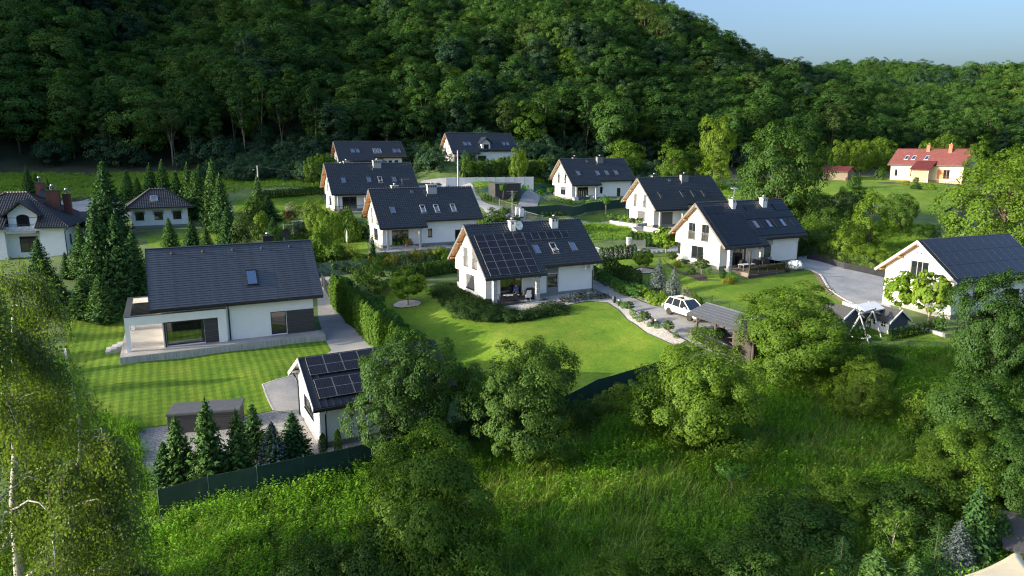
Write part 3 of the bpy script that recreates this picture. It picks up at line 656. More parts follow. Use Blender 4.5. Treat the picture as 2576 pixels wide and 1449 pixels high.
def kerb(name, path, w=.12, h=.1, mat='kerb', closed=False, sink=.15, kind='structure', parent=None):
    """a real little step along a path on the ground"""
    P = []
    for a, b in zip(path, path[1:]+([path[0]] if closed else [])):
        d = math.hypot(b[0]-a[0], b[1]-a[1]); n = max(1, int(d/1.0)); P += [(a[0]+(b[0]-a[0])*k/n, a[1]+(b[1]-a[1])*k/n) for k in range(n)]
    P.append(path[0] if closed else path[-1]); mb = MB(); n = len(P)
    zs = hz([p[0] for p in P], [p[1] for p in P])
    for i, p in enumerate(P):
        a, b = P[max(i-1, 0)], P[min(i+1, n-1)]; d = Vector((b[0]-a[0], b[1]-a[1])).normalized(); s = Vector((-d.y, d.x))*w/2
        for q, z in ((-1, -sink), (-1, h), (1, h), (1, -sink)): mb.v.append((p[0]+s.x*q, p[1]+s.y*q, zs[i]+z))
    for i in range(n-1):
        for k in range(4):
            k2 = (k+1) % 4; mb.f.append((4*i+k, 4*i+k2, 4*i+4+k2, 4*i+4+k)); mb.m.append(0)
    mb.f += [(3, 2, 1, 0), (4*n-4, 4*n-3, 4*n-2, 4*n-1)]; mb.m += [0, 0]
    o = mb.build(name, MT[mat], parent)
    if parent is None: o['kind'] = kind
    return o

# ------------------------------------------------------------------ building blocks
def frameM(o, x, y, z=None):
    x, y = Vector(x).normalized(), Vector(y).normalized(); z = x.cross(y) if z is None else Vector(z)
    M = Matrix((x, y, z)).transposed().to_4x4(); M.translation = Vector(o); return M
def tile_plane(mb, o, xd, sd, xa, xb, s0, s1, tw=.30, rl=.34, amp=.035, lip=.03, seg=5, mi=0):
    """waved pantile courses on a sloping plane: x along the ridge, s down the slope"""
    xd, sd = Vector(xd).normalized(), Vector(sd).normalized(); n = xd.cross(sd)
    if n.z < 0: n = -n
    o = Vector(o); rows = max(1, round((s1-s0)/rl)); ds = (s1-s0)/rows
    prof = [amp*(math.sin(2*math.pi*(k/seg)))*(1 if k < seg/2 else .55) for k in range(seg)]
    for j in range(rows):
        a, b = s0+j*ds, s0+(j+1)*ds; m = .5*(a+b); l, r = xa(m), xb(m)
        if r-l < .05: continue
        k0, k1 = math.floor(l/tw*seg), math.ceil(r/tw*seg); base = len(mb.v)
        for k in range(k0, k1+1):
            x = min(max(k*tw/seg, l), r); h = prof[k % seg]
            for s, hh in ((a, h), (b+.03, h+lip), (b+.03, h+lip-.035)): mb.v.append(tuple(o+xd*x+sd*s+n*hh))
        c = k1-k0+1; flip = xd.cross(sd).z < 0
        for k in range(c-1):
            q = base+3*k
            for f in ((q, q+3, q+4, q+1), (q+1, q+4, q+5, q+2)):
                mb.f.append(tuple(reversed(f)) if not flip else f); mb.m.append(mi)
    return mb
def slope_frame(hr, k, side):
    """side -1 front / +1 back: returns function (x, s horizontal, h normal) -> local point"""
    th = math.atan(k); c, s = math.cos(th), math.sin(th)
    return lambda x, d, h=0: Vector((x, side*(d+h*s), hr-k*d+h*c))
WCACHE = {}
def window(root, M, w, h, frame='frame', cols=1, depth=.12, sill=True, pane='glass', name='window', shutter=0, fr=.07, cross=False, label=None, mull=None):
    """M maps (x along wall, y up, z outward); origin at the lower left of the opening, z=0 on the wall face"""
    mb = MB(); z0, z1 = -depth, -depth+.06
    mb.box(0, fr, 0, h, z0, z1).box(w-fr, w, 0, h, z0, z1).box(fr, w-fr, 0, fr, z0, z1).box(fr, w-fr, h-fr, h, z0, z1)
    xs = mull or [w*i/cols for i in range(1, cols)]
    for x in xs: mb.box(x-fr*.6, x+fr*.6, fr, h-fr, z0, z1-.005)
    if cross: mb.box(fr, w-fr, h*.5-.02, h*.5+.02, z0, z1-.01)
    f = mb.build(name, MT[frame], root); f.matrix_local = M
    if label: f['label'] = label
    MB().box(fr*.9, w-fr*.9, fr*.9, h-fr*.9, z0-.02, z0+.02).build('pane', MT[pane], f)
    if sill: MB().box(-.04, w+.04, -.05, 0, z0, .05).build('sill', MT[frame], f)
    if shutter:
        sb = MB(); n = max(3, int(h*shutter/.09))
        for i in range(n): sb.box(.03, w-.03, h-(i+1)*h*shutter/n+.008, h-i*h*shutter/n, z1+.003, z1+.018)
        sb.build('shutter', MT['shutter'], f)
    return f
def railing(f, w, z=.12, h=1.0, mat='steel', ext=.12):
    mb = MB(); mb.box(-ext, w+ext, h-.02, h+.02, z, z+.04).box(-ext, w+ext, h-.16, h-.13, z, z+.03).box(-ext, w+ext, .05, .08, z, z+.03)
    n = max(4, int((w+2*ext)/.12))
    for i in range(n+1):
        x = -ext+(w+2*ext)*i/n; mb.box(x-.008, x+.008, .08, h-.02, z+.01, z+.026)
    for x in (-ext+.02, w+ext-.02):
        mb.box(x-.015, x+.015, .2, .24, 0, z+.01).box(x-.015, x+.015, h-.2, h-.16, 0, z+.01)
    return mb.build('railing', MT[mat], f)
def skylight(root, P, x, d0, d1, w=.75, opened=0, frame='fascia', pane='skyglass', shutter=False, label=None):
    """P = slope function; x,d0 upper-left"""
    a, b = P(x, d0, .0), P(x, d1, .0); L = (b-a).length; M = frameM(a, (1, 0, 0), (a-b))  # y points up the slope
    M.translation = b
    mb = MB(); f = .07; t = .13
    mb.box(0, f, 0, L, -.02, t).box(w-f, w, 0, L, -.02, t).box(f, w-f, 0, f, -.02, t-.01).box(f, w-f, L-f*1.6, L, -.02, t+.01).box(-.12, w+.12, -.16, -.02, .03, .055)
    o = mb.build('skylight', MT[frame], root); o.matrix_local = M
    if label: o['label'] = label
    if opened:
        mb = MB().box(f*.8, w-f*.8, 0, L, -.03, .0, 1)
        mb.box(f*.7, f*1.6, 0, L, -.035, .03).box(w-f*1.6, w-f*.7, 0, L, -.035, .03).box(f, w-f, 0, f, -.035, .03).box(f, w-f, L-f, L, -.035, .03)
        p = mb.build('sash', [MT['frame_lt'], MT[pane]], o); p.location = (0, L*(1-math.cos(opened))*.5, .06+L*.5*math.sin(opened)); p.rotation_euler = (-opened, 0, 0)
        MB().box(f, w-f, f, L-f, .0, .02).build('pane', MT['black'], o)  # black plate painting in the dark of the opening below the raised sash
    else:
        MB().box(f, w-f, f, L-f*1.6, .06, .09).build('pane', MT[pane], o)
    if shutter:
        sb = MB(); n = 12
        for i in range(n): sb.box(.02, w-.02, L*i/n+.01, L*(i+1)/n, t+.005, t+.03)
        sb.box(-.02, w+.02, L-.14, L+.03, t, t+.09)
        sb.build('shutter', MT['fascia'], o)
    return o
def chimney(root, x0, x1, y0, y1, zb, zt, mat='lightgrey', cap='conc_s', flues=1, vents=2, label=None):
    mb = MB().box(x0, x1, y0, y1, zb, zt)
    o = mb.build('chimney', MT[mat], root)
    if label: o['label'] = label
    MB().box(x0-.08, x1+.08, y0-.08, y1+.08, zt, zt+.09).build('cap', MT[cap], o)
    v = MB()
    for i in range(vents):
        w = (x1-x0); c = x0+w*(i+.5)/vents; v.box(c-.09, c+.09, y0-.006, y0+.01, zt-.32, zt-.1); 
    if vents: v.build('vent', MT['black'], o)
    for i in range(flues):
        c = x0+(x1-x0)*(i+.5)/flues; m = MB(); m.lathe([(.10, 0), (.10, .16), (.17, .16), (.19, .2), (.10, .32), (.02, .34)], 10, c=(c, (y0+y1)/2, zt+.09)); m.build('flue', MT['steel'], o, True)
    MB().box(x0-.14, x1+.14, y0-.16, y1+.1, zb+.0, zb+.02)
    return o
def gutter_pipe(root, pts, mat='fascia', r=.05):
    return MB().tube(pts, r, 7).build('downpipe', MT[mat], root, True)
PANEL = {}
def solar_panel(root, P, x, d, w, ln, k, mat='solar', frame='steel_dk', half=True, h=.10):
    """ln = length down the slope (true), placed with upper-left at (x, d)"""
    key = (round(w, 2), round(ln, 2), mat)
    if key not in PANEL:
        mb = MB(); f = .014; t = .035
        mb.box(0, w, -ln, 0, 0, t-.004, 0)
        mb.box(0, f, -ln, 0, t-.004, t, 0).box(w-f, w, -ln, 0, t-.004, t, 0).box(f, w-f, -f, 0, t-.004, t, 0).box(f, w-f, -ln, -ln+f, t-.004, t, 0)
        if half:
            mb.box(f, w-f, -ln/2-.008, -ln/2+.008, t-.004, t-.0005, 0)
            mb.box(f+.002, w-f-.002, -ln/2+.014, -f-.002, t-.004, t-.002, 1).box(f+.002, w-f-.002, -ln+f+.002, -ln/2-.014, t-.004, t-.002, 1)
        else: mb.box(f+.002, w-f-.002, -ln+f+.002, -f-.002, t-.004, t-.002, 1)
        PANEL[key] = mb.mesh('solar_panel', [MT[frame], MT[mat]])
    a, b = P(x, d, h), P(x, d+1, h); o = link('solar_panel', PANEL[key], root); o.matrix_local = frameM(a, (1, 0, 0), a-b); return o
RIDGE = {}
def ridge_tiles(parent, a, b, mat='tile', r=.11, ln=.36, name='ridge_tile'):
    a, b = Vector(a), Vector(b); L = (b-a).length; n = max(1, round(L/ln)); l = L/n; key = (mat, round(l, 3), r)
    if key not in RIDGE:
        mb = MB(); k = 6
        for i in range(2):
            rr = r*(1.12 if i else .95)
            for j in range(k+1):
                t = math.pi*j/k; mb.v.append((i*l*1.04, -rr*math.cos(t)*1.1, rr*math.sin(t)*.85-.03))
        for j in range(k): mb.f.append((j, k+1+j, k+2+j, j+1)); mb.m.append(0)
        mb.f.append(tuple(range(k+1, 2*k+2))); mb.m.append(0)
        RIDGE[key] = mb.mesh(name, MT[mat], True)
    d = (b-a).normalized(); y = Vector((0, 0, 1)).cross(d).normalized(); z = d.cross(y)
    for i in range(n):
        o = link(name, RIDGE[key], parent); o.matrix_local = frameM(a+d*(l*i), d, y, z)
def house_empty(key, name, label, cat='house', yaw=None):
    o, y, L = HOUSES[key]; return thing(name, label, cat, o, D2R(y if yaw is None else yaw))
TCACHE = {}
def gable_roof(root, L, w, k, hr, w2=None, Lp=0, tile='tile', tw=.30, rl=.34, amp=.035, soffit='wood', verge='verge', th=.20, back=True, purlins=True, ov=.65, ridge=True, key=None, seg=5, lip=.03):
    w2 = w2 or w; ct = math.cos(math.atan(k)); key = key or (L, w, k, w2, Lp, tile)
    if key not in TCACHE:
        mb = MB(); t = math.atan(k)
        f = (0, -math.cos(t), -math.sin(t)); b = (0, math.cos(t), -math.sin(t))
        tile_plane(mb, (0, 0, hr), (1, 0, 0), f, lambda s: 0, lambda s: L if s < w/ct else Lp, .02, w2/ct, tw, rl, amp, lip, seg)
        tile_plane(mb, (0, 0, hr), (1, 0, 0), b, lambda s: 0, lambda s: L, .02, w/ct, tw, rl, amp, lip, seg)
        TCACHE[key] = mb.mesh('roof', MT[tile], True)
        me = TCACHE[key]; me.polygons.foreach_set('use_smooth', [False]*len(me.polygons)) if amp < .01 else None
    roof = link('roof', TCACHE[key], root)
    # soffit slab and verges (a real thickness under the tiles)
    mb = MB(); g = .05
    F = slope_frame(hr, k, -1); B = slope_frame(hr, k, 1)
    def slab(P, x0, x1, d0, d1):
        top = [P(x0, d0, -g), P(x1, d0, -g), P(x1, d1, -g), P(x0, d1, -g)]; off = P(0, 0, -th)-P(0, 0, -g)
        mb.prism(top, off, 0)
    e = .03
    slab(F, e, L-e, .0, w-.02); slab(B, e, L-e, .0, w-.02)
    if w2 > w: slab(F, e, Lp-e, w-.018, w2-.02)
    mb.build('soffit', MT[soffit], roof)
    def vboard(P, x, d0, d1):
        x0, x1 = (x-.02, x+.028)
        MB().prism([P(x0, d0, .03), P(x0, d1, .03), P(x0, d1, -th-.03), P(x0, d0, -th-.03)], (x1-x0, 0, 0)).build('verge_board', MT[verge], roof)
    vboard(F, 0, 0, w2 if w2 > w else w); vboard(B, 0, 0, w); vboard(F, L-.01, 0, w); vboard(B, L-.01, 0, w)
    gb = MB(); z = hr-k*w
    def gut(x0, x1, d, side):
        zz = hr-k*d; y = side*d
        gb.box(x0, x1, min(y, y+side*.12), max(y, y+side*.12), zz-.13, zz-.03); gb.box(x0+.01, x1-.01, min(y-side*.03, y), max(y-side*.03, y), zz-.24, zz-.02)
    gut(Lp+.01 if w2 > w else 0, L, w, -1); gut(0, L, w, 1)
    if w2 > w: gut(0, Lp, w2, -1)
    gb.build('gutter', MT['fascia'], roof)
    if ridge: ridge_tiles(roof, (0, 0, hr+.045), (L, 0, hr+.045), tile)
    if purlins:
        for d, s in ((0, -1), (w*.42, -1), (w*.42, 1), (w*.86, -1), (w*.86, 1)):
            z = hr-k*d-th/ct-.12; link_p = MB().box(.08, ov+.02, s*d-.09, s*d+.09, z-.14, z+.06); link_p.build('purlin', MT[soffit], roof)
    return roof, F, B
def gable_walls(root, L, k, hr, yw, ovl, ovr, mat='stucco', th=.27, cuts=(), plinth='plinth', ph=.35):
    zt = hr-k*yw-th; ap = hr-th
    pts = [(ovl, -yw, -.5), (ovl, -yw, zt), (ovl, 0, ap), (ovl, yw, zt), (ovl, yw, -.5)]
    o = MB().prism(pts, (L-ovl-ovr, 0, 0)).build('wall', MT[mat], root)
    if cuts: boolean_cut(o, cuts)
    if plinth:
        e = .025; x0, x1 = ovl-e, L-ovr+e; p = MB().box(x0, x1, -yw-e, -yw-.002, -.5, ph)
        p.box(x1-e+.002, x1, -yw-.002, yw, -.5, ph).box(x0, x0+e-.002, -yw-.002, yw*.7, -.5, ph); p.build('plinth', MT[plinth], root)
    return o
def Mfront(x, z, yw): return frameM((x, -yw, z), (1, 0, 0), (0, 0, 1))          # outward = -y
def Mgable(y, z, ov): return frameM((ov, y, z), (0, -1, 0), (0, 0, 1))           # y = left edge seen from outside (larger y)
def Mright(y, z, x): return frameM((x, y, z), (0, 1, 0), (0, 0, 1))

TYPES = {0: dict(L=14.22, w=4.68, k=.884, hr=7.52, w2=5.41, Lp=6.99, yw=3.95, ov=.62, ovr=.64),
         1: dict(L=14.89, w=4.59, k=.884, hr=7.57, w2=5.375, Lp=6.48, yw=3.98, ov=.69, ovr=.64)}
def std_house(key, typ, label, front=(), gsh=(0, 0, 0), soffit='wood', verge='verge', porch='stone', glazed=True, cutsx=(), recess=True, frame='frame', gable_rail='steel'):
    T = TYPES[typ]; L, w, k, hr, w2, Lp, yw, ov, ovr = (T[q] for q in ('L', 'w', 'k', 'hr', 'w2', 'Lp', 'yw', 'ov', 'ovr'))
    root = house_empty(key, 'house', label)
    gw = ([(1.62, .62, 2.98, 2.02, 1), (-.68, .66, 2.98, 2.02, 1), (.95 if typ == 0 else .55, 2.15, .75, 1.55, 0)])
    if typ == 1: gw[0] = (1.72, .85, 2.92, 2.0, 1); gw[1] = (-.94, .9, 2.92, 2.0, 1)
    else: gw[0] = (1.65, 1.25, 3.03, 2.0, 1); gw[1] = (-.70, 1.28, 3.03, 2.0, 1)
    D = .14; cuts = []
    for (y, ww, z, h, r) in gw: cuts.append((ov-.2, ov+D, y-ww, y, z, z+h))
    for (x, z, ww, h, *_) in front: cuts.append((x, x+ww, -yw-.2, -yw+D, z, z+h))
    if recess: cuts.append((ov-.2, ov+1.3, 2.9, yw+.2, -.6, 2.38))
    cuts += list(cutsx)
    gable_walls(root, L, k, hr, yw, ov, ovr, cuts=cuts)
    roof, F, B = gable_roof(root, L, w, k, hr, w2, Lp, soffit=soffit, verge=verge, ov=ov)
    for i, (y, ww, z, h, r) in enumerate(gw):
        f = window(root, Mgable(y, z, ov), ww, h, frame, 2 if (ww > 1.1 and i < 2) else 1, D, sill=True, shutter=gsh[i], name='french_window' if r else 'window', mull=[1.0] if i == 2 else None)
        if r: railing(f, ww, mat=gable_rail)
    for (x, z, ww, h, opt) in front:
        f = window(root, Mfront(x, z, yw), ww, h, opt.get('frame', frame), opt.get('cols', 1), D, sill=opt.get('sill', z > .3), shutter=opt.get('shutter', 0), pane=opt.get('pane', 'glass'), name=opt.get('name', 'window'), mull=opt.get('mull'))
    if recess:
        MB().box(ov+.02, ov+1.3, 2.9, 3.62, -.5, .92).build('corner_wall', MT['stone' if typ == 0 else 'lightgrey'], root)
        f = window(root, frameM((ov+.12, 3.0, .95), (1, 0, 0), (0, 0, 1)), 1.0, 1.4, frame, 1, .0, sill=False)
        window(root, Mgable(3.55, .95, ov+.15), .6, 1.4, frame, 1, 0, sill=False)
    # porch pillars
    for x in (1.12, Lp-1.0):
        if porch == 'stone':
            p = MB(); n = 6
            for i in range(n): p.box(x-.21, x+.21, -5.27, -4.85, -.3+i*(3.0/n)+.03, -.3+(i+1)*(3.0/n)-.01, 0)
            p.box(x-.20, x+.20, -5.26, -4.86, -.3, 2.62, 1)
            p.build('porch_pillar', [MT['lightgrey'], MT['stucco2']], root)
        else: MB().box(x-.15, x+.15, -5.23, -4.93, -.4, 2.66).build('porch_pillar', MT['lightgrey'], root)
    MB().box(.55, Lp-.5, -5.2, -4.95, 2.52, 2.70).build('porch_beam', MT['lightgrey'], root)
    gutter_pipe(root, [(L-.45, -w-.06, hr-k*w-.1), (L-.5, -w+.1, hr-k*w-.35), (L-ovr-.15, -yw-.08, hr-k*w-.75), (L-ovr-.15, -yw-.08, -.1)])
    gutter_pipe(root, [(Lp-.75, -w2-.05, hr-k*w2-.1), (Lp-.78, -w2+.12, hr-k*w2-.35), (Lp-.78, -4.90, hr-k*w2-.5), (Lp-.78, -4.90, -.1)])
    return root, T, F, B, roof

# ------------------------------------------------------------------ the six houses of one design
def panels(root, P, k, rows, w, ln, mat='solar', half=True, frame='steel_dk', gap=.02):
    ct = math.cos(math.atan(k))
    for (x, d, n) in rows:
        for i in range(n): solar_panel(root, P, x+i*(w+gap), d, w, ln, k, mat, frame, half)
def dish(root, c, r, face, mat='white', pole=.8, mark=False, name='satellite_dish'):
    """c = centre of the dish, face = direction it looks"""
    mb = MB(); n = 16; prof = [(0, 0), (.5*r, .03*r), (.8*r, .09*r), (r, .16*r)]
    f = Vector(face).normalized(); x = Vector((0, 0, 1)).cross(f).normalized(); y = f.cross(x); M = frameM(c, x, y, f)
    for q, rr in enumerate(prof):
        for kx in range(n):
            a = 2*math.pi*kx/n; mb.v.append(tuple(M @ Vector((rr[0]*math.cos(a), 1.08*rr[0]*math.sin(a), rr[1]))))
    for q in range(len(prof)-1):
        for kx in range(n): k2 = (kx+1) % n; mb.f.append((q*n+kx, q*n+k2, (q+1)*n+k2, (q+1)*n+kx)); mb.m.append(0)
    o = mb.build(name, MT[mat], root, True)
    ar = MB().tube([M @ Vector((0, -r, .1)), M @ Vector((0, -.5*r, .75*r))], .015, 5).tube([M @ Vector((0, 0, 0)), M @ Vector((0, -.2*r, -.18)), Vector(c)+Vector((0, 0, -pole))-f*.18], .025, 6)
    ar.build('bracket', MT['steel_dk'], o)
    if mark:
        # lettering n c + in blue, flat print on the reflector
        mk = MB(); s = r*.17; zf = .055*r
        def stroke(pts, mi=0):
            for (x0, y0), (x1, y1) in zip(pts, pts[1:]):
                d = Vector((x1-x0, y1-y0)).normalized(); nn = Vector((-d.y, d.x))*.16*s*.6
                mk.poly([M @ Vector((px*1.0, py, zf+.16*r*(math.hypot(px, py)/r)**2*.55)) for px, py in ((x0*s+nn.x-.9*s, y0*s+nn.y+.5*s), (x1*s+nn.x-.9*s, y1*s+nn.y+.5*s), (x1*s-nn.x-.9*s, y1*s-nn.y+.5*s), (x0*s-nn.x-.9*s, y0*s-nn.y+.5*s))], mi)
        stroke([(-1.6, 0), (-1.6, 1.1)]); stroke([(-1.6, .8), (-1.3, 1.1), (-.9, 1.05), (-.75, .8), (-.75, 0)])
        stroke([(.7, .95), (.4, 1.1), (.05, .95), (-.1, .55), (.05, .15), (.4, 0), (.7, .15)])
        stroke([(1.2, .55), (2.5, .55)]); stroke([(1.85, -.1), (1.85, 1.2)])
        mk.build('lettering', MT['blue'], o)
    return o
def aerial(root, p, h=1.6, arms=5, d=(1, .3, 0)):
    p = Vector(p); d = Vector(d).normalized(); mb = MB().tube([p, p+Vector((0, 0, h))], .025, 6)
    t = p+Vector((0, 0, h*.92)); mb.tube([t-d*.3, t+d*.9], .014, 5); s = d.cross(Vector((0, 0, 1)))
    for i in range(arms): q = t+d*(-.25+i*.26); mb.tube([q-s*(.22+.03*i), q+s*(.22+.03*i)], .008, 4)
    return mb.build('aerial', MT['alu'], root)
patio = dict(cols=3, sill=False, name='sliding_door')
# A, the centre house
hA, T0, FA, BA, roofA = std_house('A', 0, 'white gabled house in the centre with solar panels and a man on its porch',
    front=[(2.3, .06, 2.5, 2.24, patio), (7.85, .98, 1.2, 1.36, {})], gsh=(1, .95, .97), soffit='wood')
panels(hA, FA, .884, [(.60, 1.16, 5), (.60, 2.53, 5), (.60, 3.90, 5)], 1.085, 1.80, frame='frame_lt')
panels(hA, FA, .884, [(6.22, 1.22, 6)], .89, 1.08, half=False, frame='frame_lt')
for x, op in ((6.68, 0), (8.78, .42), (11.2, 0)): skylight(hA, FA, x, 2.42, 3.46, .70, op, 'frame_lt' if op else 'frame')
chimney(hA, 4.98, 5.58, -.95, -.35, 6.55, 7.75, 'stucco2', 'conc_s', 1, 1); chimney(hA, 10.05, 10.85, -.92, -.32, 6.55, 7.82, 'stucco2', 'fascia', 1, 2)
dish(hA, (5.85, -1.18, 7.32), .46, (.12, -.95, .25), 'white', .55, True)
MB().tube([(5.55, -.2, 7.6), (5.55, -.2, 11.0)], .03, 6).tube([(5.1, -.3, 10.6), (6.1, -.1, 10.65)], .015, 5).tube([(5.2, -.5, 10.3), (5.9, .1, 10.35)], .012, 4).tube([(5.0, 0, 10.85), (6.2, -.3, 10.85)], .012, 4).build('aerial', MT['alu'], hA)
MB().box(7.72, 9.13, -3.995, -3.955, .36, .97).box(7.72, 9.13, -3.995, -3.955, 2.42, 3.12).box(7.72, 7.84, -3.99, -3.957, .97, 2.42).box(9.06, 9.13, -3.99, -3.957, .97, 2.42).build('wall_panel', MT['grey_plaster'], hA)
ac = MB().box(12.3, 13.25, -4.32, -4.02, 2.48, 3.10).box(12.35, 12.4, -4.02, -3.95, 2.44, 2.5).box(13.1, 13.15, -4.02, -3.95, 2.44, 2.5).build('air_conditioner', MT['white'], hA)
fan = MB(); fan.v = []; 
for rr in (.08, .16, .24):
    fan.tube([(12.68+rr*math.cos(t*math.pi/8), -4.335, 2.79+rr*math.sin(t*math.pi/8)) for t in range(17)], .014, 4)
fan.build('fan_grille', MT['steel_dk'], ac)
MB().box(2.9, 3.05, -4.02, -3.95, 2.42, 2.5).box(5.0, 5.3, -4.02, -3.95, 2.36, 2.46).build('wall_lamp', MT['steel_dk'], hA)
# D, the right house with black panels all over
hD, T0, FD, BD, roofD = std_house('D', 0, 'white gabled house right of the driveway, roof covered in black solar panels',
    front=[(2.2, .06, 2.6, 2.24, patio), (7.7, .94, 1.2, 1.42, dict(shutter=.7))], gsh=(0, 0, 0), soffit='wood')
bp = dict(w=1.10, ln=1.16, mat='solar_black', half=False, frame='black')
panels(hD, FD, .884, [(.42, .56, 3), (7.05, .62, 2), (11.9, .55, 2)], w=1.10, ln=1.22, mat='solar_black', half=False, frame='black')
panels(hD, FD, .884, [(.42, 1.51, 5), (.42, 2.76, 5), (.42, 4.01, 5)], w=1.06, ln=1.65, mat='solar_black', half=False, frame='black')
panels(hD, FD, .884, [(5.95, 1.53, 5)], w=1.62, ln=1.10, mat='solar_black', half=False, frame='black')
panels(hD, FD, .884, [(7.62, 2.42, 1), (9.95, 2.42, 1), (13.0, 2.42, 1)], w=1.04, ln=1.55, mat='solar_black', half=False, frame='black')
panels(hD, FD, .884, [(5.95, 3.62, 5)], w=1.62, ln=1.02, mat='solar_black', half=False, frame='black')
for x in (6.72, 8.85, 11.2): skylight(hD, FD, x, 2.46, 3.48, .62, 0, 'fascia')
chimney(hD, 4.98, 5.55, -1.02, -.42, 6.5, 7.75, 'stucco2', 'conc_s', 1, 1); chimney(hD, 10.05, 10.8, -1.02, -.4, 6.5, 7.8, 'stucco2', 'conc_s', 1, 2)
st = MB().tube([(5.95, -.2, 7.3), (5.95, -.2, 9.05)], .04, 6); st.box(-.42, .42, -.26, .26, -.03, .03, 0, Matrix.Translation((5.95, -.2, 9.1)) @ Matrix.Rotation(D2R(14), 4, 'X')); st.build('flat_antenna', MT['alu'], hD)
MB().box(5.85, 6.05, -.62, -.5, 7.0, 7.4).build('radio_box', MT['white'], hD)
aerial(hD, (4.85, -.5, 7.6), .75, 3, (-1, .1, 0))
MB().box(7.72, 9.05, -3.995, -3.955, .36, .93).box(7.72, 9.05, -3.995, -3.955, 2.44, 3.12).build('wall_panel', MT['lightgrey'], hD)
# B, E, F, C
def b_style(key, label, front, gsh, chm, skies, pane='skyglass', small=True, **kw):
    h, T, F, B, rf = std_house(key, 1, label, front=front, gsh=gsh, porch='plain', **kw)
    for x, op, sh in skies: skylight(h, F, x, 2.52, 3.54, .68, op, 'frame_lt' if op else 'frame', pane, sh)
    if small: skylight(h, F, 5.68, .36, .80, .40, 0, 'frame')
    chimney(h, 8.05, 9.4, -1.0, -.35, 6.45, 7.95, chm, 'conc_s' if chm == 'lightgrey' else 'fascia', 1, 4 if chm == 'lightgrey' else 0)
    chimney(h, 3.4, 4.3, .5, 1.1, 6.6, 7.85, chm, 'conc_s' if chm == 'lightgrey' else 'fascia', 1, 2)
    MB().tube([(7.75, -1.3, 6.45), (7.75, -1.3, 6.75), (7.78, -1.42, 6.8)], .05, 6).build('roof_vent', MT['steel'], h)
    return h, T, F, B, rf
hB, *_r = b_style('B', 'white gabled house with potted plants on its porch, left of the centre house',
    [(1.95, .12, 2.3, 2.2, dict(cols=3, sill=False, name='sliding_door')), (6.95, 1.15, .62, 1.15, dict(frame='black')), (10.85, -.05, .85, 2.0, dict(sill=False, name='door', frame='black'))], (.5, .5, 0), 'lightgrey',
    [(2.1, 0, 0), (6.3, .16, 0), (8.22, .1, 0), (10.65, .08, 0)])
dish(hB, (5.05, .8, 7.95), .42, (.3, -.9, .2), 'steel_dk', .5); aerial(hB, (4.95, .8, 7.7), 1.15, 6, (1, .1, .0))
hE, *_r = b_style('E', 'white gabled house with closed grey shutters behind the panel covered house',
    [(2.03, .1, 2.35, 2.2, dict(sill=False, shutter=1, name='sliding_door')), (6.9, 1.1, .62, 1.2, dict(frame='black', shutter=1))], (1, 1, 1), 'grey_plaster',
    [(2.2, 0, 1), (6.5, 0, 1), (8.62, 0, 1), (10.75, 0, 1)], soffit='wood_pale')
hF, *_r = b_style('F', 'white gabled house standing farthest back of the row behind the green fence',
    [(1.95, .1, 2.4, 2.2, dict(cols=2, sill=False, name='sliding_door')), (6.98, 1.05, .62, 1.22, dict(frame='black')), (10.85, -.05, .85, 2.0, dict(sill=False, name='door', frame='black'))], (.2, .2, .4), 'grey_plaster',
    [(2.25, 0, 0), (6.55, 0, 0), (8.65, 0, 0), (10.8, 0, 0)], soffit='wood_pale')
hC, *_r = b_style('C', 'white gabled house with a dark railed porch behind the potted plant house',
    [(1.95, .1, 2.35, 2.2, dict(cols=2, sill=False, name='sliding_door')), (6.98, 1.05, .62, 1.22, dict(frame='black'))], (.4, .4, .3), 'lightgrey',
    [(2.15, 0, 0), (6.35, 0, 0), (8.25, .38, 0), (10.65, 0, 0)], small=False)
# terrace slabs and steps of B, C, F
tag(MB().box(-1.6, 13.5, -7.2, -3.9, -.5, -.02).build('terrace', MT['paver_lt'], None), kind='structure')
_t = bpy.data.objects['terrace']; _t.location = HOUSES['B'][0]; _t.rotation_euler = (0, 0, D2R(25.2))
MB().box(1.6, 5.3, -4.9, -4.0, -.02, .12).box(1.9, 5.0, -4.6, -4.0, .12, .24).build('porch_step', MT['conc_s'], hB)
MB().box(.6, 7.2, -6.4, -4.01, -.8, -.04).build('porch_floor', MT['conc_s'], hC)
cr = MB()
for (xa, ya, xb, yb) in ((.6, -6.35, 7.2, -6.35), (.65, -6.35, .65, -4.2), (7.15, -6.35, 7.15, -4.2)):
    cr.tube([(xa, ya, .95), (xb, yb, .95)], .035, 5); cr.tube([(xa, ya, .1), (xb, yb, .1)], .02, 4); n = int(math.hypot(xb-xa, yb-ya)/.14)
    for i in range(n+1): t = i/n; cr.tube([(xa+(xb-xa)*t, ya+(yb-ya)*t, 0), (xa+(xb-xa)*t, ya+(yb-ya)*t, .95)], .012, 4)
cr.build('porch_railing', MT['fascia'], hC)
MB().box(.6, 12.5, -6.2, -4.0, -.9, -.03).build('porch_floor', MT['conc_s'], hF)
MB().box(.3, 8.0, -7.0, -4.0, -.7, -.04).build('porch_floor', MT['conc_s'], hE)
MB().box(.65, 7.1, -5.5, -3.98, -.4, -.02).build('porch_floor', MT['slate'], hA)

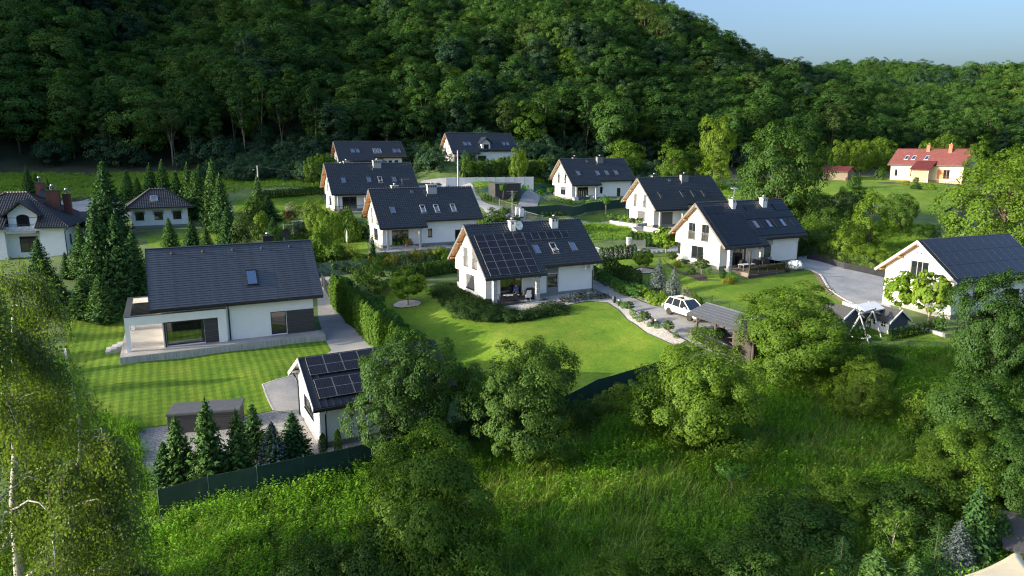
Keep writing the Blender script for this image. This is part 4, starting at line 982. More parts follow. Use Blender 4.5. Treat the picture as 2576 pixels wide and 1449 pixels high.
# D's raised deck with a smoked glass balustrade
dk = MB().box(1.3, 6.9, -8.0, -4.0, -.9, .12, 0).box(1.25, 6.95, -8.05, -8.0, -.9, -.1, 1); dk.build('deck', [MT['wood_grey'], MT['wood_dark']], hD)
for i in range(4):
    x = 1.3+i*1.4; MB().box(x+.03, x+1.37, -8.04, -8.01, -.25, 1.0).build('glass_panel', MT['smoked'], hD)
for i in range(2): y = -8+i*1.6; MB().box(6.92, 6.95, y+.03, y+1.57, -.25, 1.0).build('glass_panel', MT['smoked'], hD)
MB().box(1.18, 1.3, -8.15, -8.03, -.9, 2.6).build('deck_post', MT['black'], hD)

# ------------------------------------------------------------------ G, the left modern house
hG = house_empty('G', 'house', 'modern white house with flat slate tiles and dark cladding at the left')
LG, wG, kG, hrG, yG = 14.42, 4.835, .937, 8.05, 4.23
cuts = [(1.1, 4.12, -yG-.2, 1.2, .1, 2.2), (9.72, 11.08, -yG-.2, -yG+.16, .08, 2.2)]
gable_walls(hG, LG, kG, hrG, yG, .85, .85, cuts=cuts, plinth=None)
FG = slope_frame(hrG, kG, -1); BG = slope_frame(hrG, kG, 1)
def flat_roof_courses(root, L, w, k, hr, n):
    roofm = MB(); g = .02; th = .22
    for P in (FG, BG):
        off = P(0, 0, -th)-P(0, 0, -g)
        roofm.prism([P(.03, 0, -g), P(L-.03, 0, -g), P(L-.03, w-.02, -g), P(.03, w-.02, -g)], off)
    rf = roofm.build('roof', MT['tile_flat'], root)
    tl = .42; cache = []
    for par in range(2):
        mb = MB(); x = -.21*par
        ln = w/n/math.cos(math.atan(k))
        while x < L:
            a, b = max(x, 0)+.0015, min(x+tl, L)-.0015; dz = R.uniform(-.003, .003)
            if b-a > .03: mb.prism([(a, 0, .012), (b, 0, .012), (b, -ln-.02, .042+dz), (a, -ln-.02, .042+dz)], (0, 0, -.022))
            x += tl
        cache.append(mb.mesh('tile_course', MT['tile_flat']))
    for P in (FG, BG):
        for j in range(n):
            a, b = P(0 if P is FG else L, w*j/n, 0), P(0 if P is FG else L, w*(j+1)/n, 0)
            o = link('tile_course', cache[j % 2], rf); o.matrix_local = frameM(a, (1 if P is FG else -1, 0, 0), a-b)
    MB().box(0, L, -.12, .12, hr-.02, hr+.055).build('ridge_cap', MT['tile_flat'], rf)
    gb = MB(); zz = hr-k*w; gb.box(0, L, -w-.13, -w, zz-.16, zz-.03).box(.02, L-.02, -w, -w+.03, zz-.3, zz-.03).box(0, L, w, w+.13, zz-.16, zz-.03); gb.build('gutter', MT['fascia'], rf)
    for P in (FG, BG):
        for x in (0, L): MB().prism([P(x-.02, 0, .05), P(x-.02, w, .05), P(x-.02, w, -.26), P(x-.02, 0, -.26)], (.04, 0, 0)).build('verge_board', MT['fascia'], rf)
    for i in range(5):
        p = FG(2.1+i*2.55, .55, .05); MB().lathe([(.07, -.05), (.07, .08), (.11, .09), (.1, .14), (.02, .16)], 8, c=p).build('roof_vent', MT['tile_flat'], rf)
    return rf
roofG = flat_roof_courses(hG, LG, wG, kG, hrG, 26)
skylight(hG, FG, 8.0, 2.3, 3.56, .92, 0, 'fascia', 'skyglass')
chimney(hG, 10.1, 11.0, .8, 1.4, 7.0, 8.5, 'fascia', 'fascia', 1, 0)
dish(hG, (12.2, .5, 8.75), .45, (.2, -.95, .15), 'black', .5); aerial(hG, (12.05, .9, 8.0), 1.7, 4, (1, 0, 0))
# room behind the big glass front: the cut in the wall is a real room
MB().box(1.1, 4.12, -4.2, 1.15, .10, .13).build('room_floor', MT['wood_grey'], hG)
sofa = MB().box(2.0, 3.7, -2.6, -1.7, .13, .5).box(2.0, 3.7, -1.8, -1.6, .5, .85).box(2.0, 2.2, -2.6, -1.8, .5, .68).box(3.5, 3.7, -2.6, -1.8, .5, .68).build('sofa', MT['grey_plaster']); sofa.parent = None
tag(sofa, 'grey green sofa seen through the big patio window of the left house', 'sofa'); sofa.location = HOUSES['G'][0]; sofa.rotation_euler = (0, 0, D2R(26.1))
def small_table(name, loc, rz, label, w=1.2, d=.8, h=.74, mat='wood', legs='wood', group=None):
    t = thing(name, label, 'table', loc, rz, group); MB().box(-w/2, w/2, -d/2, d/2, h-.04, h).build('table_top', MT[mat], t)
    for sx in (-1, 1):
        for sy in (-1, 1): MB().box(sx*(w/2-.08)-.03, sx*(w/2-.08)+.03, sy*(d/2-.08)-.03, sy*(d/2-.08)+.03, 0, h-.042).build('leg', MT[legs], t)
    return t
def chair(name, loc, rz, label, mat='black', legs='steel_dk', group=None, hb=1.0, recline=.12):
    t = thing(name, label, 'chair', loc, rz, group)
    MB().box(-.24, .24, -.24, .22, .42, .46).build('seat', MT[mat], t)
    MB().prism([(-.24, .20, .46), (.24, .20, .46), (.24, .20+recline, hb), (-.24, .20+recline, hb)], (0, .035, 0)).build('backrest', MT[mat], t)
    for sx in (-1, 1):
        MB().tube([(sx*.25, -.26, 0), (sx*.24, -.15, .42), (sx*.25, .2, .64)], .016, 5).build('leg', MT[legs], t)
        MB().tube([(sx*.25, .32, 0), (sx*.24, .05, .42), (sx*.25, -.2, .64)], .016, 5).build('leg', MT[legs], t)
        MB().box(sx*.25-.025, sx*.25+.025, -.2, .24, .63, .655).build('armrest', MT[legs], t)
    return t
def on(key, x, y, z=0):
    o, yaw, L = HOUSES[key]; a = D2R(yaw); return Vector((o[0]+math.cos(a)*x-math.sin(a)*y, o[1]+math.sin(a)*x+math.cos(a)*y, o[2]+z))
small_table('dining_table', on('G', 2.6, .2, .13), D2R(26), 'orange wood dining table deep inside the left house', 1.5, .8)
chair('dining_chair', on('G', 2.2, -.5, .13), D2R(206), 'orange wood chair at the near left side of the indoor dining table', 'wood', 'wood', 'indoor dining chairs')
chair('dining_chair', on('G', 3.1, -.5, .13), D2R(206), 'orange wood chair at the near right side of the indoor dining table', 'wood', 'wood', 'indoor dining chairs')
window(hG, Mfront(1.1, .1, yG), 3.02, 2.1, 'black', 1, .06, sill=False, pane='clear', name='patio_window', fr=.09, mull=[2.85])
window(hG, Mfront(9.72, .08, yG), 1.36, 2.12, 'black', 1, .14, sill=False, name='window', fr=.08)
MB().box(.95, 1.08, -yG-.16, -yG-.02, 0, 2.25).build('sliding_shutter', MT['black'], hG)
for x0, x1 in ((4.14, 5.24), (11.12, 13.57)):
    for i in range(4): MB().box(x0, x1, -yG-.05, -yG-.004, i*.55+.01, (i+1)*.55-.012).build('cladding_panel', MT['charcoal'], hG)
# white portal frame running out into the pergola
MB().box(-1.95, 5.95, -yG-.32, -yG-.003, 2.26, 2.98).box(5.26, 5.95, -yG-.32, -yG-.003, 0, 2.258).build('portal_frame', MT['stucco'], hG)
MB().box(-1.95, -1.6, -yG-.3, -yG+.08, 0, 2.258).build('pergola_post', MT['stucco'], hG); MB().box(-1.95, -1.65, 3.6, 3.9, 0, 2.258).build('pergola_post', MT['stucco'], hG)
MB().box(-1.95, -1.55, -yG, 4.25, 2.26, 2.98).box(-1.545, .84, 3.9, 4.25, 2.26, 2.98).build('pergola_beam', MT['stucco'], hG)
MB().box(-2.0, 6.0, -yG-.36, -yG+.12, 2.985, 3.02).box(-2.0, -1.5, -yG+.125, 4.3, 2.985, 3.02).box(-1.495, .84, 3.85, 4.3, 2.985, 3.02).build('pergola_capping', MT['steel_dk'], hG)
for i in range(11): y = -yG+.45+i*.56; MB().box(-1.54, .83, y, y+.05, 2.62, 2.9, 0, Matrix.Translation((0, 0, 0))).build('slat', MT['fascia'], hG)
gutter_pipe(hG, [(6.15, -wG-.07, 3.4), (6.17, -wG+.3, 3.1), (6.2, -yG-.1, 2.7), (6.2, -yG-.1, .05)], r=.06)
ter = MB().box(-2.45, 14.2, -6.0, -yG+.02, -.75, -.01, 0).box(-2.45, .84, -yG+.021, 5.4, -.75, -.01, 0)
tag(ter.build('terrace_slab', MT['conc']), kind='structure'); o = bpy.data.objects['terrace_slab']; o.location = HOUSES['G'][0]; o.rotation_euler = (0, 0, D2R(26.1))
tp = MB().box(-2.2, 13.95, -5.75, -yG-.001, -.008, .0, 0).box(-2.2, .84, -yG, 5.2, -.008, .0, 0)
tp.box(-2.44, -2.21, -5.99, 5.39, -.008, -.001, 1).box(-2.2, 14.19, -5.99, -5.76, -.008, -.001, 1).box(13.96, 14.19, -5.75, -yG, -.008, -.001, 1)
tag(tp.build('terrace_paving', [MT['paver_lt'], MT['paver']]), kind='structure'); o = bpy.data.objects['terrace_paving']; o.location = HOUSES['G'][0]; o.rotation_euler = (0, 0, D2R(26.1))
gs = thing('garden_steps', 'grey concrete block steps at the left end of the terrace', 'steps', on('G', -2.45, -.9, 0), D2R(26.1))
for i in range(3): MB().box(-.45*(i+1), -.45*i-.01, -.9, .9, -.8, -.12-.18*i).build('step', MT['conc_s'], gs)
bl = thing('door_stop', 'small cream metal stand inside the patio window', 'stand', on('G', 3.75, -3.9, .13), D2R(26)); MB().lathe([(.16, 0), (.16, .02), (.03, .04), (.03, .42), (.05, .44), (.0, .46)], 8).build('post', MT['cloth_white'], bl)

# ------------------------------------------------------------------ K, the garage with a sheet-metal roof in the foreground
hK = house_empty('K', 'garage', 'white garage with standing seam metal roof and solar panels, nearest the camera', 'garage')
LK, wK, kK, hrK, yK = 9.7, 4.1, .526, 5.2, 3.15
gable_walls(hK, LK, kK, hrK, yK, .55, .5, cuts=[(.3, .7, -1.35, 1.75, 1.15, 2.2)], plinth='grey_plaster', ph=.3)
FK = slope_frame(hrK, kK, -1); BK = slope_frame(hrK, kK, 1); mb = MB()
for P in (FK, BK):
    off = P(0, 0, -.18)-P(0, 0, 0); mb.prism([P(0, 0, 0), P(LK, 0, 0), P(LK, wK, 0), P(0, wK, 0)], off)
rK = mb.build('roof', MT['metal_roof'], hK)
sm = MB()
for P in (FK, BK):
    n = 22
    for i in range(n+1):
        x = .02+i*(LK-.05)/n; sm.prism([P(x, 0, .001), P(x+.02, 0, .001), P(x+.02, wK, .001), P(x, wK, .001)], P(0, 0, .035)-P(0, 0, 0))
sm.build('standing_seams', MT['metal_roof'], rK)
MB().prism([(0, -.2, hrK-.07), (0, 0, hrK+.05), (0, .2, hrK-.07)], (LK, 0, 0)).build('ridge_cap', MT['metal_roof'], rK)
for P in (FK, BK): MB().prism([P(-.03, 0, .03), P(-.03, wK+.02, .03), P(-.03, wK+.02, -.26), P(-.03, 0, -.26)], (.03, 0, 0)).build('verge_board', MT['lightgrey'], rK)
MB().box(.0, LK, -wK-.13, -wK, hrK-kK*wK-.16, hrK-kK*wK-.03).box(0, LK, -wK, -wK+.03, hrK-kK*wK-.3, hrK-kK*wK-.04).build('gutter', MT['fascia'], rK)
for s in (-1, 1): MB().box(.05, .54, s*2.6-.07, s*2.6+.07, hrK-kK*2.6-.4, hrK-kK*2.6-.24).build('purlin', MT['lightgrey'], rK)
panels(hK, FK, kK, [(.42, .14, 7), (.52, 2.02, 7)], 1.13, 1.68, 'solar', True, 'frame_lt', gap=.025)
window(hK, Mgable(1.75, 1.15, .55), 3.1, 1.05, 'frame', 2, .12)
gutter_pipe(hK, [(.9, -wK-.06, 2.95), (.9, -yK-.5, 2.55), (.9, -yK-.1, 2.2), (.9, -yK-.1, -.3)])
gutter_pipe(hK, [(.35, wK, 2.95), (.5, yK+.4, 2.5), (.5, yK+.15, 2.0), (.5, yK+.15, -.3)])

# ------------------------------------------------------------------ M, the right house
hM = house_empty('M', 'house', 'white house at the right edge with a solar panel roof behind two young trees')
LM, wM, kM, hrM, yM = 13.5, 4.55, .768, 7.05, 3.76
gable_walls(hM, LM, kM, hrM, yM, .71, .7, cuts=[(.5, .86, -.98, 1.0, 3.1, 4.95)])
rM, FM, BM = gable_roof(hM, LM, wM, kM, hrM, soffit='wood', verge='lightgrey', ov=.71)
panels(hM, FM, kM, [(.4, .12, 11), (.4, 1.48, 11), (.4, 2.84, 11)], 1.14, 1.68, 'solar', True, 'steel_dk')
window(hM, Mgable(1.0, 3.1, .71), 1.98, 1.85, 'frame_lt', 2, .14, mull=[.7, 1.25])
MB().tube([(.69, .35, 5.75), (.735, .35, 5.75)], .1, 8).tube([(.69, -.05, 5.75), (.735, -.05, 5.75)], .1, 8).build('wall_vent', MT['brick'], hM)
MB().box(8.9, 10.2, -yM-.04, -yM, .2, 2.2).build('door', MT['fascia'], hM)

# ------------------------------------------------------------------ J and I, the two houses at the wood's edge
hJ = thing('house', 'white house with a small gabled dormer at the foot of the wood, top centre', 'house', (-14.45, 153.23, 11.3), D2R(23.9))
LJ, wJ, kJ, hrJ, yJ = 15.5, 4.4, .825, 7.2, 3.94
cutJ = [(.5, .78, 1.2, 1.7, 3.1, 5.0), (.5, .78, -.6, -.1, 3.1, 5.0)]+[(x, x+w, -yJ-.2, -yJ+.14, z, z+h) for x, z, w, h in ((.95, .5, 1.3, 1.9), (3.0, .5, 2.4, 1.9), (6.1, .5, 1.9, 1.9), (11.2, .9, 1.6, 1.1))]
gable_walls(hJ, LJ, kJ, hrJ, yJ, .64, .7, cuts=cutJ, plinth=None)
rJ, FJ, BJ = gable_roof(hJ, LJ, wJ, kJ, hrJ, 5.15, 6.2, ov=.64)
for y in (1.7, -.1): railing(window(hJ, Mgable(y, 3.1, .64), .5, 1.9, 'fascia', 1, .14, name='french_window'), .5, mat='black')
for x, z, w, h in ((.95, .5, 1.3, 1.9), (3.0, .5, 2.4, 1.9), (6.1, .5, 1.9, 1.9), (11.2, .9, 1.6, 1.1)): window(hJ, Mfront(x, z, yJ), w, h, 'wood_dark', 2, .14)
for x in (3.25, 4.2, 12.2, 13.1): skylight(hJ, FJ, x, 2.3, 3.3, .72, 0, 'frame')
for x in (1.2, 3.2, 5.2): MB().prism([(x-.08, -3.95, 2.5), (x-.08, -3.95, 2.2), (x-.08, -5.0, 2.95), (x-.08, -5.0, 3.1)], (.16, 0, 0)).build('bracket', MT['wood'], hJ)
dm = MB().prism([(7.0, -4.0, 2.6), (8.9, -4.0, 2.6), (8.9, -4.0, 5.15), (7.95, -4.0, 5.95), (7.0, -4.0, 5.15)], (0, 2.9, 0)).build('dormer', MT['stucco'], hJ)
window(dm, frameM((7.42, -4.0, 3.3), (1, 0, 0), (0, 0, 1)), 1.1, 1.5, 'wood_dark', 2, .0)
MB().prism([(6.6, -4.5, 4.95), (7.95, -4.5, 6.15), (9.3, -4.5, 4.95), (9.3, -4.5, 5.15), (7.95, -4.5, 6.36), (6.6, -4.5, 5.15)], (0, 3.6, 0)).build('dormer_roof', MT['tile'], dm)
hI = thing('house', 'white house with paired roof windows at the foot of the wood, upper left', 'house', (-37., 147.5, 9.7), D2R(25.1))
LI, wI, kI, hrI, yI = 14.4, 3.95, .789, 6.98, 3.5
gable_walls(hI, LI, kI, hrI, yI, .7, .9, plinth=None, cuts=[(.5, .84, .8, 1.5, 2.9, 4.6), (10.6, 11.4, -yI-.2, -yI+.14, 2.5, 3.1), (11.9, 12.7, -yI-.2, -yI+.14, 2.5, 3.1)])
rI, FI, BI = gable_roof(hI, LI, wI, kI, hrI, 4.9, 7.4, ov=.7)
window(hI, Mgable(1.5, 2.9, .7), .7, 1.7, 'fascia', 1, .14)
for x in (10.6, 11.9): window(hI, Mfront(x, 2.5, yI), .8, .6, 'wood_dark', 1, .14)
for x in (3.1, 4.05, 7.7, 8.6, 11.9, 12.8): skylight(hI, FI, x, 1.95, 3.0, .75, 0, 'frame_lt' if x in (7.7, 8.6) else 'frame')
gl = MB().prism([FI(7.55, 2.95, .02), FI(9.5, 2.95, .02), Vector((9.5, -4.0, 2.4)), Vector((7.55, -4.0, 2.4))], (0, .3, -.1)).build('glazed_bay', MT['fascia'], hI)
for x in (7.7, 8.6): 
    o = MB().box(0, .75, 0, 1.1, 0, .03).build('pane', MT['skyglass'], gl); o.matrix_local = frameM((x, -3.93, 2.65), (1, 0, 0), (0, .33, .94))

# garage of J, glazed fence on its wall, gate
jg = thing('garage', 'white flat roofed garage with open dark door below the wood', 'garage', Dp(1075, 127), D2R(10))
jb = MB().box(-3.6, 2.6, 0, 6, -.8, 3.3).build('wall', MT['stucco'], jg); boolean_cut(jb, [(-1.3, 1.9, -.2, 4.5, 0, 2.6), (-3.2, -2.95, -.2, .12, 1.2, 1.9), (-2.6, -2.35, -.2, .12, 1.2, 1.9)])
MB().box(-3.7, 2.7, -.1, 6.1, 3.3, 3.4).build('roof', MT['fascia'], jg); MB().box(-1.3, 1.9, .1, .16, 1.75, 2.6).build('door', MT['fascia'], jg)
for x in (-3.2, -2.6): MB().box(x, x+.25, .06, .1, 1.2, 1.9).build('window', MT['glass'], jg)
for i in range(3): MB().box(.5+i*.3, .62+i*.3, 1.0+.2*i, 1.1+.2*i, 0, 1.5).build('stored_board', MT['blind'], jg)
gf = thing('glass_fence', 'frosted glass panel fence on a concrete wall beside the flat garage', 'fence', Dp(1122, 131), D2R(14))
MB().box(0, 17, -.15, .15, -1.0, .4).build('base_wall', MT['conc_s'], gf)
for i in range(9): MB().box(.05+i*1.88, 1.85+i*1.88, -.03, .03, .42, 3.1).build('glass_panel', MT['blind'], gf); MB().box(1.85+i*1.88, 1.91+i*1.88, -.05, .05, .4, 3.15).build('post', MT['steel'], gf)
for i in range(5): MB().box(-2.2+i*.5, -1.72+i*.5, -.1, .1, -.5, 2.2-.42*i).build('stair_wall', MT['stucco'], gf)
def bar_gate(name, label, a, b, h, mat, horiz=True, n=9, cat='gate', post=True):
    a, b = Vector(a), Vector(b); d = b-a; L = math.hypot(d.x, d.y); g = thing(name, label, cat, a, math.atan2(d.y, d.x)); sl = d.z/L
    M = Matrix(((1, 0, 0, 0), (0, 1, 0, 0), (sl, 0, 1, 0), (0, 0, 0, 1)))
    MB().box(0, L, -.03, .03, h-.06, h, 0, M).box(0, L, -.03, .03, .08, .14, 0, M).box(0, .06, -.03, .03, .14, h-.06, 0, M).box(L-.06, L, -.03, .03, .14, h-.06, 0, M).build('gate_frame', MT[mat], g)
    if horiz:
        for i in range(n): z = .16+(h-.24)*i/n; MB().box(.06, L-.06, -.015, .015, z, z+(h-.24)/n*.72, 0, M).build('slat', MT[mat], g)
    else:
        for i in range(n): x = .06+(L-.12)*(i+.5)/n; MB().box(x-.012, x+.012, -.012, .012, .14, h-.06, 0, M).build('bar', MT[mat], g)
    if post:
        for x in (-.1, L+.1): MB().box(x-.07, x+.07, -.07, .07, -.3, h+.1, 0, M).build('post', MT[mat], g)
    return g
bar_gate('sliding_gate', 'dark grey slatted gate in front of the flat garage', Dp(1072, 122), Dp(1128, 122.5), 1.9, 'steel_dk', True, 9)

# ------------------------------------------------------------------ hip roofed villa (V), small hip roofed house (S), red roofed house (R)
def hip_roof(root, x0, x1, y0, y1, z, k, tile='tile_brown', soffit='lightgrey', ridge=True, notch=None):
    w = (y1-y0)/2; L = x1-x0; yc = (y0+y1)/2; hr = z+k*w; ra, rb = x0+w, x1-w
    if ra > rb: ra = rb = (x0+x1)/2
    t = math.atan(k); ct, st = math.cos(t), math.sin(t); mb = MB(); sl = w/ct
    f = lambda s: s*ct
    if notch:
        na, nb, sg = notch; na -= x0; nb -= x0
        tile_plane(mb, (x0, yc, hr), (1, 0, 0), (0, -ct, -st), lambda s: max(0, (ra-x0)-s*ct), lambda s: min(L, (rb-x0)+s*ct), .02, sg)
        tile_plane(mb, (x0, yc, hr), (1, 0, 0), (0, -ct, -st), lambda s: max(0, (ra-x0)-s*ct), lambda s: na, sg, sl)
        tile_plane(mb, (x0, yc, hr), (1, 0, 0), (0, -ct, -st), lambda s: nb, lambda s: min(L, (rb-x0)+s*ct), sg, sl)
    else: tile_plane(mb, (x0, yc, hr), (1, 0, 0), (0, -ct, -st), lambda s: max(0, (ra-x0)-s*ct), lambda s: min(L, (rb-x0)+s*ct), .02, sl)
    tile_plane(mb, (x0, yc, hr), (1, 0, 0), (0, ct, -st), lambda s: max(0, (ra-x0)-s*ct), lambda s: min(L, (rb-x0)+s*ct), .02, sl)
    kk = (ra-x0); t2 = math.atan2(hr-z, kk); c2, s2 = math.cos(t2), math.sin(t2); sl2 = kk/c2
    for sx, cx in ((-1, ra), (1, rb)):
        tile_plane(mb, (cx, yc, hr), (0, 1, 0), (sx*c2, 0, -s2), lambda s: -s/sl2*w, lambda s: s/sl2*w, .02, sl2)
    rf = mb.build('roof', MT[tile], root)
    e = .04; b = MB(); zt = lambda: None
    A = [(x0+e, y0+e, z-.04), (x1-e, y0+e, z-.04), (x1-e, y1-e, z-.04), (x0+e, y1-e, z-.04)]; top = [(ra, yc, hr-.06), (rb, yc, hr-.06)]
    if notch:
        ys = yc-notch[2]*ct; zs_ = hr-notch[2]*st-.06
        b.add(A+top, [(1, 2, 5), (2, 3, 4, 5), (3, 0, 4)]); fp = lambda x, y: (x, y, hr-.06-(yc-y)*st/ct)
        b.add([A[0], fp(notch[0], y0+e), fp(notch[0], ys), fp(max(ra, notch[0]), yc) if False else top[0]], [(0, 1, 2, 3)])
        b.add([fp(notch[1], y0+e), A[1], top[1], fp(notch[1], ys)], [(0, 1, 2, 3)]); b.add([fp(notch[0], ys), fp(notch[1], ys), top[1], top[0]], [(0, 1, 2, 3)])
        b.box(x0, notch[0], y0, ys, z-.22, z-.045).box(notch[1], x1, y0, ys, z-.22, z-.045)
    else: b.add(A+top, [(0, 1, 5, 4), (1, 2, 5), (2, 3, 4, 5), (3, 0, 4)]); b.box(x0, x1, y0, y1, z-.22, z-.045)
    b.build('soffit', MT[soffit], rf)
    g = MB()
    if notch: g.box(x0-.11, notch[0], y0-.11, y0-.002, z-.14, z-.02).box(notch[1], x1+.11, y0-.11, y0-.002, z-.14, z-.02)
    else: g.box(x0-.11, x1+.11, y0-.11, y0-.002, z-.14, z-.02)
    g.box(x0-.11, x1+.11, y1+.002, y1+.11, z-.14, z-.02).box(x0-.11, x0-.002, y0, y1, z-.14, z-.02).box(x1+.002, x1+.11, y0, y1, z-.14, z-.02); g.build('gutter', MT['fascia'], rf)
    if ridge:
        for a, b in (((ra, yc, hr+.04), (rb, yc, hr+.04)), ((x0, y0, z+.05), (ra, yc, hr+.04)), ((x1, y0, z+.05), (rb, yc, hr+.04)), ((x0, y1, z+.05), (ra, yc, hr+.04)), ((x1, y1, z+.05), (rb, yc, hr+.04))):
            if (Vector(b)-Vector(a)).length > .3: ridge_tiles(rf, a, b, tile, .12, .38)
    return rf, hr
# S
pS = Dp(334, 103.5); qS = Dp(475, 107); yS = math.atan2(qS.y-pS.y, qS.x-pS.x); WS = (qS-pS).length
hS = thing('house', 'small white outbuilding with hipped roof and three square windows among spruces', 'house', (pS.x, pS.y, 3.75), yS)
sw = [(x, 1.05) for x in (WS*.07, WS*.40, WS*.73)]
wS = MB().box(0, WS, 0, 5.6, -.6, 2.75).build('wall', MT['stucco2'], hS); boolean_cut(wS, [(x, x+1.15, -.3, .14, z, z+1.2) for x, z in sw])
for x, z in sw:
    f = window(hS, frameM((x, 0, z), (1, 0, 0), (0, 0, 1)), 1.15, 1.2, 'wood_dark', 1, .14)
    MB().box(-.2, 1.35, 1.2, 1.42, .003, .03).box(-.2, -.0, .75, 1.2, .003, .03).box(1.15, 1.35, .75, 1.2, .003, .03).build('window_trim', MT['lightgrey'], f)
MB().box(-.03, WS+.03, -.03, 5.63, -.6, .22).build('plinth', MT['plinth'], hS)
rfS, hrS = hip_roof(hS, -.7, WS+.7, -.75, 6.3, 2.95, .72)
sk = slope_frame(hrS, .72, -1); PS = lambda x, d, h=0: sk(x, d, h)+Vector((0, 2.775, 0))
skylight(hS, PS, WS*.36, 1.45, 2.3, .95, 0, 'lightgrey')
# V
pV = G(45, 646); qV = G(169, 640); yV = D2R(17)
hV = thing('house', 'white villa with hipped roof, arched balcony door and brick chimneys at the left edge', 'house', (qV.x, qV.y, h1(qV.x, qV.y)+.1), yV)
WV = 13.5; DV = 11
wl_ = MB().box(-WV, 0, 0, DV, -.8, 3.75).build('wall', MT['stucco2'], hV)
bay0, bay1 = -6.9, -2.9
boolean_cut(wl_, [(bay0, bay1, -.2, 1.0, -.9, 3.2), (-4.9+.0, -3.5, -.3, 1.3, .35, 2.3), (-.2, .14, 2.0, 3.0, .4, 2.4), (-.2, .14, 5.0, 6.1, .9, 2.4)])
window(hV, frameM((-5.6, 1.0, .3), (1, 0, 0), (0, 0, 1)), 2.1, 2.1, 'fascia', 2, -.02, name='french_window', sill=False)
for y in (2.0, 5.0): window(hV, Mright(y, .9, 0), 1.0, 1.5, 'fascia', 2, .12)
rfV, hrV = hip_roof(hV, -WV-.8, .8, -.8, DV+.8, 3.75, .68, notch=(bay0+.25, bay1-.25, 4.6/math.cos(math.atan(.68))))
gb = MB().prism([(bay0+.3, .9, 2.6), (bay1-.3, .9, 2.6), (bay1-.3, .9, 5.4), ((bay0+bay1)/2, .9, 6.8), (bay0+.3, .9, 5.4)], (0, 4.5, 0)).build('balcony_gable', MT['stucco2'], hV)
cxv = (bay0+bay1)/2
ar = [( cxv-.75, 3.2), (cxv+.75, 3.2), (cxv+.75, 4.9)]+[(cxv+.75*math.cos(a), 4.9+.45*math.sin(a)) for a in np.linspace(0, math.pi, 9)[1:-1]]+[(cxv-.75, 4.9)]
dr = MB().prism([(x, .88, z) for x, z in ar], (0, .05, 0)).build('balcony_door', MT['fascia'], hV)
MB().prism([(cxv+(x-cxv)*.86, .86, 3.3+(z-3.2)*.92) for x, z in ar], (0, .02, 0)).build('pane', MT['glass'], dr)
MB().prism([(bay0-.3, .1, 5.0), (cxv, .1, 6.95), (bay1+.3, .1, 5.0), (bay1+.3, .1, 5.22), (cxv, .1, 7.2), (bay0-.3, .1, 5.22)], (0, 5.2, 0)).build('gable_roof', MT['tile_brown'], hV)
bc = MB().box(bay0+.3, bay1-.3, -.5, .98, 2.95, 3.2).build('balcony', MT['lightgrey'], hV)
rl = MB(); x0, x1 = bay0+.4, bay1-.4; rl.tube([(x0, .8, 4.15), (x0, -.4, 4.15), (x1, -.4, 4.15), (x1, .8, 4.15)], .025, 5)
for i in range(25): x = x0+(x1-x0)*i/24; rl.tube([(x, -.4, 3.2), (x, -.4, 4.15)], .012, 4)
rl.build('railing', MT['fascia'], bc)
for cx, cy, ww, hh in ((-2.3, 5.2, 1.6, 8.2), (-.9, 6.2, .9, 7.6), (-4.4, 7.5, 1.0, 9.2)):
    c = MB().box(cx-ww/2, cx+ww/2, cy-.35, cy+.35, 4.2, hh).build('chimney', MT['brick'], hV); MB().box(cx-ww/2-.07, cx+ww/2+.07, cy-.42, cy+.42, hh, hh+.1).build('cap', MT['steel_dk'], c)
    MB().lathe([(.1, 0), (.1, .5), (.2, .5), (.2, .7), (.05, .8)], 8, c=(cx, cy, hh+.1)).build('flue', MT['steel'], c, True)
dish(hV, (-3.35, 4.9, 7.9), .5, (.25, -.9, .2), 'steel_dk', .6); aerial(hV, (-2.6, 5.4, 8.2), .6, 4, (1, 0, .1))
# side porch of V with a second small gable
MB().prism([(.05, 6.2, 3.0), (.05, 8.2, 4.6), (.05, 10.2, 3.0), (.05, 10.2, -.8), (.05, 6.2, -.8)], (1.5, 0, 0)).build('side_bay', MT['stucco2'], hV)
MB().prism([(.0, 5.8, 2.85), (.0, 8.2, 4.75), (.0, 10.6, 2.85), (.0, 10.6, 3.07), (.0, 8.2, 5.0), (.0, 5.8, 3.07)], (1.9, 0, 0)).build('gable_roof', MT['tile_brown'], hV)
gutter_pipe(hV, [(.75, -.75, 3.6), (.4, -.3, 3.3), (.06, -.06, 3.0), (.06, -.06, -.2)])
# R, red roof
hR = thing('house', 'cream yellow house with a red tiled roof in the field at the far right', 'house', (95.5, 176.2, 7.7), D2R(-51.8))
LR, wR, kR, hrR, yR = 17.0, 4.7, .784, 7.4, 4.1
cR = [(1.6, 2.9, -yR-.2, -yR+.14, .95, 2.6), (5.2, 5.9, -yR-.2, -yR+.14, .9, 2.6), (12.4, 13.8, -yR-.2, -yR+.14, .6, 2.7)]
gable_walls(hR, LR, kR, hrR, yR, .5, .5, 'yellow', cuts=cR, plinth='wood_pale', ph=.25)
rR, FR, BR = gable_roof(hR, LR, wR, kR, hrR, tile='tile_red', soffit='wood_pale', verge='tile_red', ov=.5, purlins=False)
for (x, x2, _a, _b, z, z2) in cR: window(hR, Mfront(x, z, yR), x2-x, z2-z, 'wood', 2, .14)
MB().box(2.3, 3.0, -yR-.05, -yR-.01, .95, 2.6).build('shutter', MT['blind'], hR); MB().box(11.2, 12.35, -yR-.06, -yR-.01, .6, 2.75).build('shutter', MT['orange_paint'], hR)
for x in (3.1, 4.7, 7.6): skylight(hR, FR, x, 2.1, 3.2, .8, 0, 'lightgrey', shutter=False)
for x0, y0, ht in ((7.0, -.9, 8.3), (11.9, -1.2, 8.4)): chimney(hR, x0, x0+.75, y0, y0+.6, 6.4, ht, 'terracotta', 'terracotta', 1, 0)
